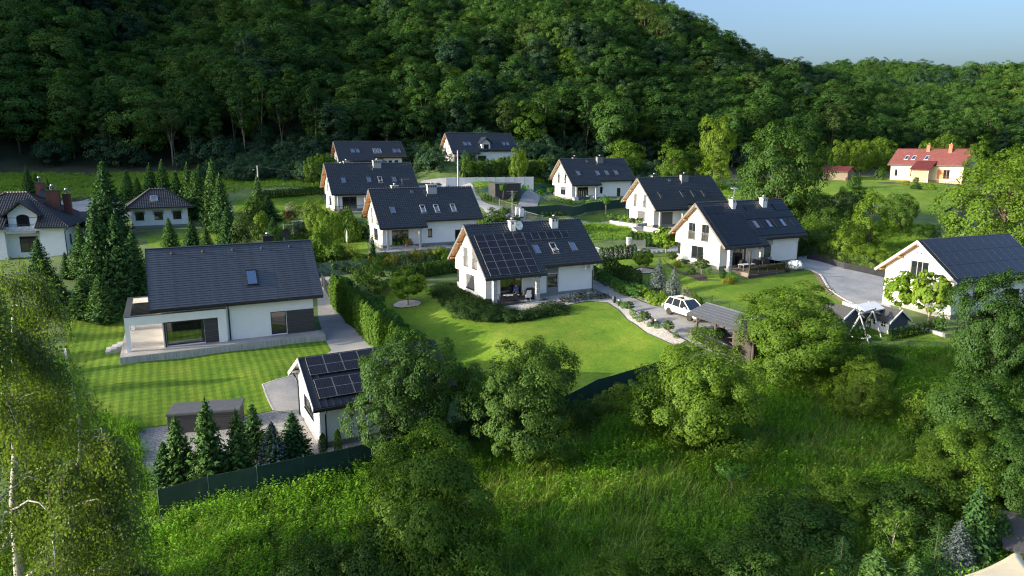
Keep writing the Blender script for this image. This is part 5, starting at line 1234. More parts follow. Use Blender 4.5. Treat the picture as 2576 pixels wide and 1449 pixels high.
pr = MB().prism([(6.6, -7.6, 2.75), (10.6, -7.6, 2.75), (10.6, -yR+.6, 4.6), (6.6, -yR+.6, 4.6)], (0, 0, -.2)).build('porch_roof', MT['tile_red'], hR)
mb = MB(); t = math.atan(1.85/4.1)
tile_plane(mb, (6.4, -yR+.5, 4.66), (1, 0, 0), (0, -math.cos(t), -math.sin(t)), lambda s: 0, lambda s: 4.4, 0, 4.6); mb.build('porch_tiles', MT['tile_red'], pr)
MB().box(6.9, 10.3, -7.2, -7.0, .2, 2.6).build('porch_screen', MT['wood_pale'], hR)
for x in (6.9, 10.3): MB().box(x-.12, x+.12, -7.2, -6.96, -.6, 2.6).build('porch_post', MT['stucco2'], hR)
MB().box(6.7, 10.5, -7.1, -yR-.03, -.6, .05).build('porch_floor', MT['conc_s'], hR)
gutter_pipe(hR, [(.4, -wR-.05, 3.6), (.55, -yR-.1, 3.2), (.55, -yR-.1, 0)])
# red roofed shed near R
pq = G(2108, 452); hs = thing('shed', 'wooden shed with a red roof and red door in the far field', 'shed', pq, D2R(-45))
MB().box(-3, 3, -2.2, 2.2, -.4, 2.2).build('wall', MT['wood_grey'], hs); 
mb = MB(); mb.prism([(-3.3, -2.7, 2.1), (-3.3, 0, 3.3), (-3.3, 2.7, 2.1), (-3.3, 2.7, 1.98), (-3.3, 0, 3.16), (-3.3, -2.7, 1.98)], (6.6, 0, 0)); rs = mb.build('roof', MT['tile_red'], hs)
mb = MB(); t = math.atan(1.2/2.7)
for sgn in (-1, 1): tile_plane(mb, (-3.3, 0, 3.32), (1, 0, 0), (0, sgn*math.cos(t), -math.sin(t)), lambda s: 0, lambda s: 6.6, 0, 2.95, .3, .4)
mb.build('roof_tiles', MT['tile_red'], rs)
MB().prism([(-2.99, -2.19, 2.2), (-2.99, 2.19, 2.2), (-2.99, 0, 3.14)], (5.98, 0, 0)).build('gable', MT['wood_grey'], hs)
MB().box(-3.06, -3.0, -.9, 1.3, -.2, 1.9).build('door', MT['red'], hs)
MB().lathe([(.3, -.1), (.38, .3), (.38, .6), (.3, .95), (.0, .95)], 10, c=G(2126, 456)).build('barrel', MT['wood_grey']); tag(bpy.data.objects['barrel'], 'wooden barrel by the corner of the red roofed shed', 'barrel')

# ------------------------------------------------------------------ lawns, drives, beds on the ground
lawnG = V2([(165, 800), (315, 788), (560, 815), (820, 840), (836, 884), (737, 945), (660, 968), (688, 1033), (420, 1070), (344, 1082), (192, 1030), (163, 880)])
drape('lawn', lawnG, 'lawn_stripe', .03)
drape('garage_yard', V2([(660, 968), (737, 945), (836, 884), (948, 866), (1100, 930), (1010, 1110), (800, 1142), (745, 1042), (688, 1033)]), 'paver_lt', .036)
drape('paved_drive', V2([(796, 700), (828, 695), (838, 750), (868, 800), (952, 868), (836, 886), (818, 855), (800, 800)]), 'paver', .044)
kerb('kerb', V2([(828, 697), (838, 750), (868, 800), (948, 866)]), .12, .06, 'conc_s')
kerb('kerb', V2([(163, 880), (177, 960), (192, 1030)]), .18, .12, 'conc_s'); kerb('kerb', V2([(836, 884), (737, 945), (660, 968), (688, 1033)]), .10, .05, 'kerb')
drape('gravel_bed', V2([(344, 1082), (420, 1072), (688, 1035), (745, 1042), (805, 1140), (940, 1150), (700, 1225), (430, 1275), (360, 1180)]), 'gravel_g', .033)
drape('gravel_bed', V2([(829, 692), (842, 690), (960, 800), (1010, 865), (952, 868), (868, 800), (838, 750)]), 'gravel_g', .038)
lawnA = V2([(955, 735), (1020, 728), (1095, 722), (1125, 772), (1190, 806), (1290, 808), (1400, 782), (1430, 768), (1480, 758), (1528, 762), (1556, 780), (1578, 805), (1625, 838), (1700, 872), (1725, 900), (1690, 938), (1600, 978), (1450, 1032), (1250, 1092), (1130, 960), (1020, 850), (965, 765)])
drape('lawn', lawnA, 'lawn', .03)
drape('white_gravel', V2([(1143, 722), (1200, 735), (1360, 745), (1487, 729), (1545, 752), (1600, 786), (1700, 838), (1730, 855), (1700, 872), (1625, 838), (1578, 805), (1556, 780), (1528, 762), (1480, 758), (1430, 768), (1330, 790), (1240, 782)]), 'gravel_w', .040)
kerb('lawn_edging', V2([(1430, 768), (1480, 758), (1528, 762), (1556, 780), (1578, 805), (1625, 838), (1700, 872)]), .08, .07, 'steel_dk')
drape('white_gravel', V2([(988, 766), (1003, 758), (1030, 754), (1058, 757), (1062, 764), (1050, 771), (1010, 776), (990, 773)]), 'gravel_w', .042)
kerb('lawn_edging', V2([(988, 766), (1003, 758), (1030, 754), (1058, 757), (1062, 764), (1050, 771), (1010, 776), (990, 773)]), .10, .08, 'steel_dk', True)
drape('juniper_bed', V2([(1096, 728), (1140, 724), (1240, 778), (1330, 788), (1405, 768), (1402, 782), (1290, 806), (1190, 803), (1125, 770)]), 'bark_mulch', .046)
drape('paved_drive', V2([(1478, 713), (1496, 702), (1600, 752), (1668, 774), (1694, 782), (1725, 774), (1785, 786), (1850, 815), (1920, 860), (1900, 895), (1850, 915), (1730, 858), (1690, 838), (1580, 776), (1530, 746), (1488, 728)]), 'paver', .050)
for side in ([(1496, 702), (1600, 752), (1668, 774), (1694, 782), (1725, 774)], [(1488, 728), (1530, 746), (1580, 776), (1690, 838), (1730, 858)]):
    kerb('drive_edging', V2(side), .28, .058, 'paver_dk', sink=.05)
drape('white_gravel', V2([(1490, 692), (1500, 687), (1620, 742), (1690, 772), (1694, 782), (1600, 752), (1496, 702)]), 'gravel_w', .040)
lawnD = V2([(1515, 666), (1590, 652), (1680, 640), (1760, 706), (1850, 708), (1960, 690), (2040, 681), (2062, 694), (2078, 724), (2122, 754), (2240, 797), (2420, 852), (2380, 862), (2240, 856), (2120, 850), (1890, 805), (1780, 768), (1700, 742), (1600, 706)])
drape('lawn', lawnD, 'field', .03)
drape('white_gravel', V2([(1596, 680), (1612, 674), (1640, 678), (1650, 683), (1630, 688), (1602, 687)]), 'gravel_w', .042); kerb('lawn_edging', V2([(1592, 680), (1612, 673), (1640, 676), (1656, 681), (1634, 690), (1600, 689)]), .22, .12, 'rock', True)
drape('planted_bed', V2([(1668, 652), (1700, 650), (1760, 690), (1840, 700), (1850, 708), (1760, 708), (1710, 690), (1680, 668)]), 'bark_mulch', .042)
drape('ground_cover_lawn', V2([(1668, 650), (1700, 650), (1740, 676), (1755, 690), (1715, 686), (1685, 668)]), 'field', .062)
drape('ground_cover_lawn', V2([(1776, 692), (1800, 688), (1845, 700), (1835, 707), (1780, 704)]), 'field', .062)
drape('paved_yard', V2([(1990, 652), (2025, 642), (2100, 662), (2232, 696), (2245, 800), (2130, 757), (2085, 727), (2064, 692), (2040, 680), (2000, 672)]), 'paver_blue', .045)
kerb('kerb', V2([(2000, 672), (2040, 680), (2064, 692), (2085, 727), (2130, 757), (2245, 800)]), .22, .09, 'conc_s')
drape('soil_strip', V2([(2040, 681), (2062, 694), (2080, 727), (2125, 757), (2240, 800), (2240, 806), (2122, 763), (2073, 732), (2052, 697)]), 'soil', .041)
drape('road', V2([(1050, 474), (1060, 455), (1165, 447), (1195, 478), (1212, 505), (1260, 520), (1300, 532), (1350, 560), (1330, 610), (1240, 575), (1205, 520), (1150, 482)]), 'asphalt', .034)
def strip(name, pts, w, mat, off=.04, sm=4):
    P = smooth_loop(V2(pts), sm, False); L = []; Rr = []
    for i, p in enumerate(P):
        a, b = P[max(i-1, 0)], P[min(i+1, len(P)-1)]; d = Vector((b[0]-a[0], b[1]-a[1])).normalized(); n = Vector((-d.y, d.x))*w/2
        L.append((p[0]+n.x, p[1]+n.y)); Rr.append((p[0]-n.x, p[1]-n.y))
    return drape(name, L+Rr[::-1], mat, off), L, Rr
strip('road', [(1325, 566), (1420, 558), (1590, 551)], 2.6, 'asphalt', .038)
_, kl, kr = strip('road', [(1390, 590), (1470, 626), (1520, 638), (1592, 636)], 3.4, 'paver_lt', .042); kerb('kerb', kl, .12, .08)
strip('paved_drive', [(1592, 636), (1640, 630), (1712, 624)], 3.2, 'paver_blue', .048)
drape('paved_drive', V2([(1312, 493), (1374, 494), (1350, 524), (1296, 524)]), 'paver_lt', .045)
drape('lawn', V2([(1190, 457), (1300, 455), (1392, 450), (1392, 461), (1310, 466), (1226, 471), (1207, 478), (1246, 502), (1305, 504), (1294, 516), (1258, 515), (1196, 490)]), 'lawn_stripe2', .036)
drape('sloping_bed', V2([(1310, 467), (1392, 462), (1396, 489), (1313, 492), (1250, 500), (1208, 479), (1228, 471)]), 'screen_lt', .05)
drape('lawn', V2([(1362, 512), (1384, 508), (1404, 516), (1350, 524)]), 'lawn', .04)
kerb('kerb', V2([(1190, 452), (1300, 446), (1392, 440)]), .35, .45, 'conc_s')
drape('rough_lawn', V2([(1428, 566), (1575, 556), (1625, 566), (1660, 585), (1640, 606), (1560, 600), (1480, 612), (1440, 596)]), 'field', .033)
drape('rough_lawn', V2([(1415, 552), (1420, 540), (1570, 526), (1576, 545)]), 'rough', .033)
drape('field', V2([(1800, 470), (2020, 452), (2110, 440), (2235, 446), (2430, 470), (2420, 505), (2350, 545), (2230, 528), (2150, 490), (2050, 500), (1830, 500)]), 'field', .035, step=2.0)
drape('meadow_strip', V2([(-60, 438), (300, 436), (700, 428), (815, 440), (815, 474), (590, 482), (300, 490), (-60, 506)]), 'rough', .035, step=2.0)
drape('lane', V2([(130, 505), (260, 498), (330, 520), (330, 545), (200, 560), (180, 528)]), 'asphalt', .04)
drape('lawn', V2([(365, 596), (500, 580), (565, 586), (565, 632), (380, 640)]), 'lawn', .036)
drape('lawn', V2([(590, 505), (800, 482), (920, 600), (930, 640), (840, 690), (790, 700), (700, 600), (600, 560)]), 'lawn', .034)
drape('rough_lawn', V2([(2010, 560), (2200, 560), (2350, 570), (2330, 660), (2235, 680), (2110, 655), (2020, 636)]), 'rough', .034)
drape('flower_bed', V2([(1535, 556), (1600, 567), (1626, 566), (1662, 575), (1650, 590), (1600, 575), (1535, 562)]), 'bark_mulch', .05)
def low_wall(name, label, pts, h, w=.25, mat='conc_s', base=-.3):
    P = V2(pts); t = thing(name, label, 'wall', (0, 0, 0))
    for a, b in zip(P, P[1:]):
        d = Vector((b[0]-a[0], b[1]-a[1])); L = d.length; z = min(h1(*a), h1(*b)); M = Matrix.Translation((a[0], a[1], 0)) @ Matrix.Rotation(math.atan2(d.y, d.x), 4, 'Z')
        za, zb = h1(*a), h1(*b); m = MB(); 
        m.add([M @ Vector(q) for q in ((0, -w/2, za+base), (L, -w/2, zb+base), (L, w/2, zb+base), (0, w/2, za+base), (0, -w/2, za+h), (L, -w/2, zb+h), (L, w/2, zb+h), (0, w/2, za+h))], [(0, 3, 2, 1), (4, 5, 6, 7), (0, 1, 5, 4), (1, 2, 6, 5), (2, 3, 7, 6), (3, 0, 4, 7)]); m.build('wall_section', MT[mat], t)
    return t
low_wall('garden_wall', 'long pale block retaining wall of the raised bed before the shuttered house', [(1535, 566), (1601, 576), (1626, 572)], .75, mat='kerb')
low_wall('garden_wall', 'short pale block retaining wall right of the little garden steps', [(1620, 581), (1660, 588)], .75, mat='kerb')
gsE = thing('garden_steps', 'pale concrete steps between the two retaining walls', 'steps', G(1613, 582), D2R(24))
for i in range(4): MB().box(-.8, .8, .35*i, .35*i+.34, -.2, .15+.15*i).build('step', MT['kerb'], gsE)
low_wall('retaining_wall', 'low concrete wall edging the yard of the right house', [(2122, 766), (2240, 808), (2380, 850)], .35, .3)
# ------------------------------------------------------------------ fences
def screen_fence(name, label, pts, h, mat='screen', step=2.5, posts='post_green', ph=.12, group=None):
    P = [Vector((p[0], p[1])) for p in V2(pts)]; t = thing(name, label, 'fence', (0, 0, 0), 0, group)
    D = [0]
    for a, b in zip(P, P[1:]): D.append(D[-1]+(b-a).length)
    def at(s):
        for i in range(len(P)-1):
            if s <= D[i+1] or i == len(P)-2: return P[i].lerp(P[i+1], (s-D[i])/(D[i+1]-D[i]))
    n = max(1, round(D[-1]/step)); Q = [at(D[-1]*i/n) for i in range(n+1)]; Z = [h1(*q) for q in Q]
    for q, z in zip(Q, Z): MB().tube([(q.x, q.y, z-.3), (q.x, q.y, z+h+ph)], .035, 6).build('post', MT[posts], t)
    for i in range(n):
        a, b = Q[i], Q[i+1]; d = (b-a).normalized(); s = Vector((d.y, -d.x))*.02; k = 6; mb = MB(); sag = .03*R.random()
        for j in range(k+1):
            w = j/k; p = a.lerp(b, w); z = Z[i]*(1-w)+Z[i+1]*w; wv = .02*math.sin(w*9+i)
            mb.v += [(p.x+s.x, p.y+s.y, z+.02), (p.x+s.x*(1+wv*20), p.y+s.y*(1+wv*20), z+h*.5), (p.x+s.x, p.y+s.y, z+h-sag*math.sin(math.pi*w)), (p.x-s.x*0, p.y-s.y*0, z+h-sag*math.sin(math.pi*w)), (p.x, p.y, z+.02)]
        for j in range(k):
            o = 5*j
            for q in range(4): mb.f.append((o+q, o+5+q, o+6+q, o+1+q)); mb.m.append(0)
            mb.f.append((o+4, o+9, o+5, o)); mb.m.append(0)
        mb.build('screen_panel', MT[mat], t)
    return t
FENCE = [(405, 1306), (690, 1240), (960, 1175), (1200, 1112), (1450, 1040), (1600, 985), (1690, 948)]
screen_fence('screen_fence', 'long dark green screen fence along the meadow in the foreground', FENCE, 1.75)
screen_fence('screen_fence', 'green screen fence in front of the farthest house of the row', [(1312, 545), (1400, 541), (1480, 532), (1578, 522)], 1.6)
screen_fence('screen_fence', 'dark green screen fence behind the globe tree beside the hedge', [(800, 698), (880, 690), (945, 684)], 1.7)
def mesh_fence(name, label, pts, h=1.4, step=2.5, post='post_green'):
    P = [Vector((p[0], p[1])) for p in V2(pts)]; t = thing(name, label, 'fence', (0, 0, 0)); w = MB()
    for a, b in zip(P, P[1:]):
        L = (b-a).length; n = max(1, round(L/step)); za, zb = h1(*a), h1(*b)
        for i in range(n+1):
            q = a.lerp(b, i/n); MB().tube([(q.x, q.y, h1(*q)-.3), (q.x, q.y, h1(*q)+h+.05)], .03, 5).build('post', MT[post], t)
        m = max(4, int(L/.16))
        for i in range(m):
            q = a.lerp(b, i/m); z = za+(zb-za)*i/m; w.tube([(q.x, q.y, z+.03), (q.x, q.y, z+h)], .0045, 3, cap=False)
        for j in range(9): z = .05+(h-.06)*j/8; w.tube([(a.x, a.y, za+z), (b.x, b.y, zb+z)], .0045, 3, cap=False)
    tag(w.build('wire_mesh', MT['wire'], t), kind='stuff'); return t
mesh_fence('mesh_fence', 'wire mesh fence along the paved yard below the scrub on the right', [(2012, 640), (2060, 652), (2130, 668), (2232, 690)], 1.5)
mesh_fence('mesh_fence', 'wire mesh fence with leaning stays round the rough lot by the slatted gate', [(1420, 592), (1480, 606), (1540, 612), (1594, 606)], 1.3)
mesh_fence('mesh_fence', 'wire mesh fence along the pale road beside the striped lawn', [(1192, 474), (1215, 492), (1245, 512), (1258, 520)], 1.3)
mesh_fence('mesh_fence', 'wire mesh fence between the two gardens along the lawn and clipped thujas', [(1600, 708), (1700, 744), (1790, 774), (1880, 808)], 1.2)
mesh_fence('mesh_fence', 'low wire fence below the yellow shrubs behind the leafy globe tree', [(975, 684), (1060, 672), (1140, 662)], 1.2)
mesh_fence('mesh_fence', 'thin wire fence along the sunlit meadow strip at the upper left', [(10, 512), (150, 505), (330, 498), (590, 486), (780, 478)], 1.2, 5.0, 'wood_dark')
wf = screen_fence('board_fence', 'low anthracite panel fence along the paved yard on the right', [(2030, 652), (2120, 676), (2230, 700)], .8, 'fascia', 1.2, 'fascia', 0)
bar_gate('sliding_gate', 'pale steel barred gate beside the white meter boxes', G(1322, 554), G(1364, 566), 1.4, 'steel', False, 22)
bar_gate('sliding_gate', 'steel barred gate across the drive of the farthest house', G(1258, 519), G(1298, 532), 1.1, 'steel_dk', False, 22)
bar_gate('driveway_gate', 'grey slatted metal gate by the clipped thuja row', G(1587, 627), G(1620, 628), 1.3, 'steel', True, 8)
bar_gate('sliding_gate', 'dark slatted gate at the top of the left paved drive', G(812, 722), G(826, 745), 1.5, 'steel_dk', True, 8)
bar_gate('sliding_gate', 'wire filled steel gate across the road below the concrete pole', Dp(1062, 113), Dp(1170, 116), 1.3, 'steel', False, 30)
for (u, v, lb) in ((1302, 545, 'white meter box left of its pair by the barred gate'), (1312, 549, 'white meter box right of its pair by the barred gate'), (1582, 625, 'white meter box on a dark foot beside the slatted metal gate')):
    o = MB().box(-.35, .35, -.18, .18, .25, 1.5, 0).box(-.32, .32, -.15, .15, -.2, .25, 1).box(-.3, .3, -.2, -.18, .35, 1.42, 0).build('meter_box', [MT['white'], MT['steel_dk']], None, loc=G(u, v)); tag(o, lb, 'meter box'); o.rotation_euler = (0, 0, D2R(20))
# utility poles
def pole(u, y, vt, label, wires=()):
    p = Dp(u, y); h = ztop(y, vt)-p.z; t = thing('utility_pole', label, 'utility pole', p)
    MB().tube([(0, 0, -.5), (0, 0, h)], [.16, .09], 8).build('pole', MT['kerb'], t, True); MB().tube([(-.5, 0, h-.25), (.5, 0, h-.25)], .03, 5).tube([(0, 0, h-.9), (-.55, -.35, h-.75)], .025, 5).build('crossarm', MT['steel_dk'], t)
    MB().box(-.72, -.45, -.42, -.28, h-.82, h-.7).build('lamp', MT['alu'], t); MB().box(-.2, .2, -.3, -.12, .8, 1.5).build('meter_box', MT['white'], t); return p, h
p1, h_1 = pole(1153, 118, 378, 'tall pale concrete utility pole in front of the glass fence')
p2, h_2 = pole(652, 126, 416, 'pale utility pole among the dark spruces at the upper left')
def wire(label, a, b, sag=1.0):
    P = [Vector(a).lerp(Vector(b), t/10)-Vector((0, 0, sag*4*(t/10)*(1-t/10))) for t in range(11)]; tag(MB().tube(P, .012, 3, cap=False).build('overhead_wire', MT['black']), label, 'wire')
wire('overhead wire from the concrete pole to the upper right white house', p1+Vector((0, 0, h_1-.25)), (-2, 150, 15.2)); wire('overhead wire between the concrete pole and the spruce side pole', p1+Vector((-.4, 0, h_1-.25)), p2+Vector((.4, 0, h_2-.25)), 2.0)

# ------------------------------------------------------------------ vehicles
def car(label, loc, rz, suv=True, paint='white'):
    t = thing('car', label, 'car', loc, rz)   # +x is forward
    L, W, H = (4.7, 1.86, 1.68) if suv else (4.6, 1.84, 1.36)
    hx = L/2
    # lower body: loft of sections along x: (x, half width, z low, z shoulder)
    sec = [(-hx, .62, .45, .86), (-hx+.10, .80, .30, 1.0), (-hx+.5, .90, .24, 1.04), (-.9, .93, .22, 1.0), (.6, .93, .22, .97), (1.2, .92, .22, .95), (hx-.55, .88, .24, .86), (hx-.12, .76, .30, .72), (hx, .55, .42, .60)] if suv else \
          [(-hx, .6, .42, .82), (-hx+.12, .80, .28, .90), (-hx+.6, .90, .2, .93), (-.8, .92, .18, .88), (.5, .92, .18, .86), (1.1, .91, .18, .85), (hx-.55, .87, .2, .76), (hx-.12, .74, .26, .64), (hx, .52, .36, .52)]
    mb = MB(); k = 10
    for (x, w, z0, z1) in sec:
        for (yy, zz) in ((-.86, 0), (-1.0, .28), (-1.0, .72), (-.93, .94), (-.74, 1), (.74, 1), (.93, .94), (1.0, .72), (1.0, .28), (.86, 0)): mb.v.append((x, w*yy, z0+(z1-z0)*zz))
    for i in range(len(sec)-1):
        for j in range(k): j2 = (j+1) % k; mb.f.append((i*k+j, (i+1)*k+j, (i+1)*k+j2, i*k+j2)); mb.m.append(0)
    mb.f += [tuple(range(k-1, -1, -1)), tuple((len(sec)-1)*k+j for j in range(k))]; mb.m += [0, 0]
    body = mb.build('body', MT[paint], t, True)
    # cabin
    c = [(-hx+.12, -hx+.62), (-hx+.75, -hx+1.0), (.25, .0), (1.15, .35)] if suv else [(-hx+.35, -hx+1.15), (-hx+.9, -hx+1.5), (.2, -.1), (1.05, .15)]
    zs, zr = (1.0, H-.04) if suv else (.88, H-.03); xr, xf = (-hx+.2, 1.25) if suv else (-hx+.55, 1.15); rr, rf = (-hx+.62, .25) if suv else (-hx+1.35, .1)
    mb = MB(); w0, w1 = .84, .64
    pts = [(xr, w0, zs-.05), (xf, w0-.02, zs-.06), (rf, w1, zr), (rr, w1, zr)]
    top = [(x, y, z) for x, y, z in pts]+[(x, -y, z) for x, y, z in pts]
    mb.add(top, [(0, 3, 2, 1), (4, 5, 6, 7), (0, 4, 7, 3), (1, 2, 6, 5)], 1); mb.add([(rf+.02, w1+.015, zr-.02), (rf+.02, -w1-.015, zr-.02), (rr-.05, -w1-.015, zr-.02), (rr-.05, w1+.015, zr-.02), (rf-.1, w1-.06, zr+.045), (rf-.1, -w1+.06, zr+.045), (rr+.1, -w1+.06, zr+.045), (rr+.1, w1-.06, zr+.045)], [(0, 1, 5, 4), (1, 2, 6, 5), (2, 3, 7, 6), (3, 0, 4, 7), (4, 5, 6, 7)], 0)
    cab = mb.build('cabin', [MT[paint], MT['glass']], body)
    pl = MB()
    for s in (-1, 1):
        for (xa, xb) in ((xf, rf), (xr, rr), ((-.1), -.12), (-1.15 if suv else -1.4, -1.05 if suv else -1.3)):
            pl.tube([(xa, s*w0*.995, zs-.05), (xb, s*w1*1.01, zr)], .045 if xa in (xf, xr) else .03, 5)
    pl.build('pillar', MT[paint], cab)
    if suv:
        MB().box(-.9, .05, -.45, .45, zr+.046, zr+.055).build('sunroof', MT['glass'], cab)
        for s in (-1, 1): MB().tube([(-1.6, s*.60, zr+.03), (-1.5, s*.60, zr+.1), (-.1, s*.60, zr+.1), (.1, s*.60, zr+.03)], .02, 5).build('roof_rail', MT['steel_dk'], cab)
    wr = .36 if suv else .33
    for x in (-hx+.92, hx-.95):
        for s in (-1, 1):
            pr = [(wr*.6, -.12), (wr, -.12), (wr*1.0, .1), (wr*.62, .12)]; w = MB(); n = 18
            w.lathe([(wr*.55, -.13), (wr*.95, -.13), (wr, -.09), (wr, .09), (wr*.95, .13), (wr*.66, .13)], n)
            tyre = w.build('wheel', MT['rubber'], t, True); tyre.location = (x, s*.82, wr-.02); tyre.rotation_euler = (-s*math.pi/2, 0, 0)
            r = MB().lathe([(wr*.64, .02), (wr*.66, .125), (wr*.6, .13), (wr*.58, .08), (.06, .09), (.05, .12), (0, .12)], n)
            for q in range(10): a = q*math.pi/5; r.box(.05, wr*.6, -.018, .018, .09, .12, 0, Matrix.Rotation(a, 4, 'Z'))
            r.build('rim', MT['steel_dk'], tyre)
    for s in (-1, 1):
        MB().box(hx-.42, hx-.12, s*.62-.15, s*.62+.15, .64 if suv else .52, .76 if suv else .64, 0, Matrix.Rotation(-s*.25, 4, 'Z')).build('headlight', MT['blind'], t)
        MB().box(-hx-.01, -hx+.14, s*.68-.14, s*.68+.14, .82 if suv else .7, .98 if suv else .82).build('tail_light', MT['red'], t)
        MB().prism([(.75, s*.93, zs+.02), (.95, s*.93, zs+.02), (.92, s*.93, zs+.15), (.78, s*.93, zs+.15)], (0, s*.2, 0)).build('mirror', MT[paint], t)
        MB().box(-1.25, 1.3, s*.935-.012, s*.935+.012, .26, .42).build('sill_trim', MT['black'], t)
        for x in (-.85, .25): MB().box(x, x+.2, s*.935-.015, s*.935+.015, .84 if suv else .74, .87 if suv else .77).build('handle', MT['steel_dk'], t)
    MB().box(hx-.06, hx+.012, -.42, .42, .36, .56).build('grille', MT['black'], t)
    return t
MT['carblack'] = simple('black_car_paint', (.012, .012, .014), .15, var=.02, bmp=0, spec=.8); MT['carwhite'] = simple('white_car_paint', (.78, .78, .77), .2, var=.01, bmp=0, spec=.6)
DRV = math.atan2(-math.cos(D2R(26.9)), math.sin(D2R(26.9)))
pc = G(1727, 798); car('white family car with roof rails parked on the paved drive by the carport', (pc.x, pc.y, pc.z+.05), DRV, True, 'carwhite')
pk = G(1801, 868)
car('dark grey coupe parked inside the wooden carport', (pk.x, pk.y, pk.z+.05), DRV, False, 'carblack')
# carport: origin at the near-left rear post, x along the drive (towards the camera right)
q0 = G(1749, 846); q1 = G(1841, 893); dx = (q1-q0); dx.z = 0; Lc = dx.length; ang = math.atan2(dx.y, dx.x)
cp = thing('carport', 'dark timber carport with grey ribbed roof beside the white car', 'carport', (q0.x, q0.y, min(q0.z, q1.z)), ang)
LX = Lc+2.1; DY = 3.1
for x, y in ((0.05, .1), (Lc*.52, .1), (Lc, .1), (.05, DY), (Lc*.52, DY), (Lc, DY), (LX, .1), (LX, DY)): MB().box(x-.08, x+.08, y-.08, y+.08, -.4, 2.35).build('post', MT['wood_dark'], cp)
for y in (.1, DY): MB().box(-.5, LX+.4, y-.08, y+.08, 2.352, 2.52).build('beam', MT['wood_dark'], cp)
for x, s in ((.05, 1), (Lc*.52, -1), (Lc*.52, 1)): MB().tube([(x, .1, 1.7), (x+s*.62, .1, 2.38)], .07, 4).build('brace', MT['wood_dark'], cp)
nb = max(8, int((Lc-.3)/.16))
for i in range(nb): MB().box(.16+i*(Lc-.26)/nb, .16+(i+1)*(Lc-.26)/nb-.015, .04, .08, -.1, 1.0).build('board', MT['wood_dark'], cp)
for i in range(16): MB().box(Lc+.1, LX-.1, -.02, .03, -.15+i*.155, -.15+(i+1)*.155-.012).build('board', MT['wood_board'], cp)
for i in range(16): MB().box(LX+.1, LX+.14, .04, DY, -.15+i*.155, -.15+(i+1)*.155-.012).build('board', MT['wood_board'], cp)
MB().box(Lc-.02, Lc+.02, .2, DY-.1, -.1, 2.34).build('partition', MT['wood_dark'], cp)
yc = (DY+.1)/2; hw_ = yc+.42; zr = 3.12; ze = 2.42; sl = math.atan2(zr-ze, hw_)
MB().prism([(-.6, yc-hw_, ze), (-.6, yc, zr), (-.6, yc+hw_, ze), (-.6, yc+hw_, ze-.07), (-.6, yc, zr-.07), (-.6, yc-hw_, ze-.07)], (LX+1.1, 0, 0)).build('roof_deck', MT['wood_dark'], cp)
MT['roof_grey'] = simple('grey_sheet_roof', (.12, .13, .145), .5, metal=.2, var=.08, scale=2, bmp=0); mb = MB()
for sg in (-1, 1): tile_plane(mb, (-.65, yc, zr+.04), (1, 0, 0), (0, sg*math.cos(sl), -math.sin(sl)), lambda s: 0, lambda s: LX+1.2, .02, hw_/math.cos(sl)+.05, .22, .36, .035, .03, 5)
mb.build('roof', MT['roof_grey'], cp)
MB().prism([(-.68, yc-.16, zr-.02), (-.68, yc, zr+.1), (-.68, yc+.16, zr-.02)], (LX+1.26, 0, 0)).build('ridge_flashing', MT['roof_grey'], cp); MB().box(-.68, LX+.58, yc-hw_-.13, yc-hw_-.01, ze-.1, ze+.02).build('gutter', MT['steel_dk'], cp)
for x in (-.66, LX+.5):
    for sg in (-1, 1): MB().prism([(x, yc, zr-.12), (x, yc+sg*hw_, ze-.12), (x, yc+sg*hw_, ze+.06), (x, yc, zr+.06)], (.04, 0, 0)).build('verge_board', MT['wood_dark'], cp)
# dark slatted garden shed by F, hot tub, small sheds
def slat_box(name, label, cat, loc, rz, L, W, H, n, mat, roof='shingle'):
    t = thing(name, label, cat, loc, rz); MB().box(.03, L-.03, .03, W-.03, -.3, H).build('shell', MT['black'], t)
    for i in range(n):
        z0, z1 = H*i/n, H*(i+1)/n-.02; MB().box(0, L, -.005, .025, z0, z1).build('slat', MT[mat], t); MB().box(-.005, .025, .03, W, z0, z1).build('slat', MT[mat], t)
    MB().box(-.1, L+.1, -.1, W+.1, H, H+.1).build('roof', MT[roof], t); return t
a = G(1246, 502); b = G(1310, 501)
slat_box('garden_shed', 'flat roofed charcoal slatted shed on the striped lawn', 'shed', a, math.atan2(b.y-a.y, b.x-a.x), (b-a).length, 4.2, 2.6, 12, 'charcoal')
a = G(424, 1092); b = G(604, 1078)
ht = thing('hot_tub', 'long covered swim spa on the edge of the left lawn behind the spruces', 'hot tub', (a.x, a.y, a.z), math.atan2(b.y-a.y, b.x-a.x)); LH = (b-a).length
for i in range(8): MB().box(.03, LH-.03, .0, .03, .05+i*.15, .05+(i+1)*.15-.012).build('panel', MT['charcoal'], ht); MB().box(.0, .03, .03, 2.2, .05+i*.15, .05+(i+1)*.15-.012).build('panel', MT['charcoal'], ht)
MB().box(.04, LH-.04, .04, 2.2, 0, 1.25).build('shell', MT['charcoal'], ht)
MT['vinyl'] = simple('grey_vinyl_cover', (.085, .085, .09), .5, var=.15, scale=2, bmp=.2, bscale=6)
for x0, x1 in ((-.06, LH/2-.01), (LH/2+.01, LH+.06)): MB().prism([(x0, -.06, 1.26), (x1, -.06, 1.26), (x1, -.06, 1.38), (x0, -.06, 1.38)], (0, 2.32, 0)).box(x0+.02, x1-.02, 0, 2.2, 1.381, 1.41).build('cover', MT['vinyl'], ht)
p = G(738, 588); slat_box('garden_shed', 'small pale grey tool shed among the garden shrubs', 'shed', (p.x, p.y, p.z), D2R(20), 1.4, 1.1, 1.7, 6, 'lightgrey', 'lightgrey')
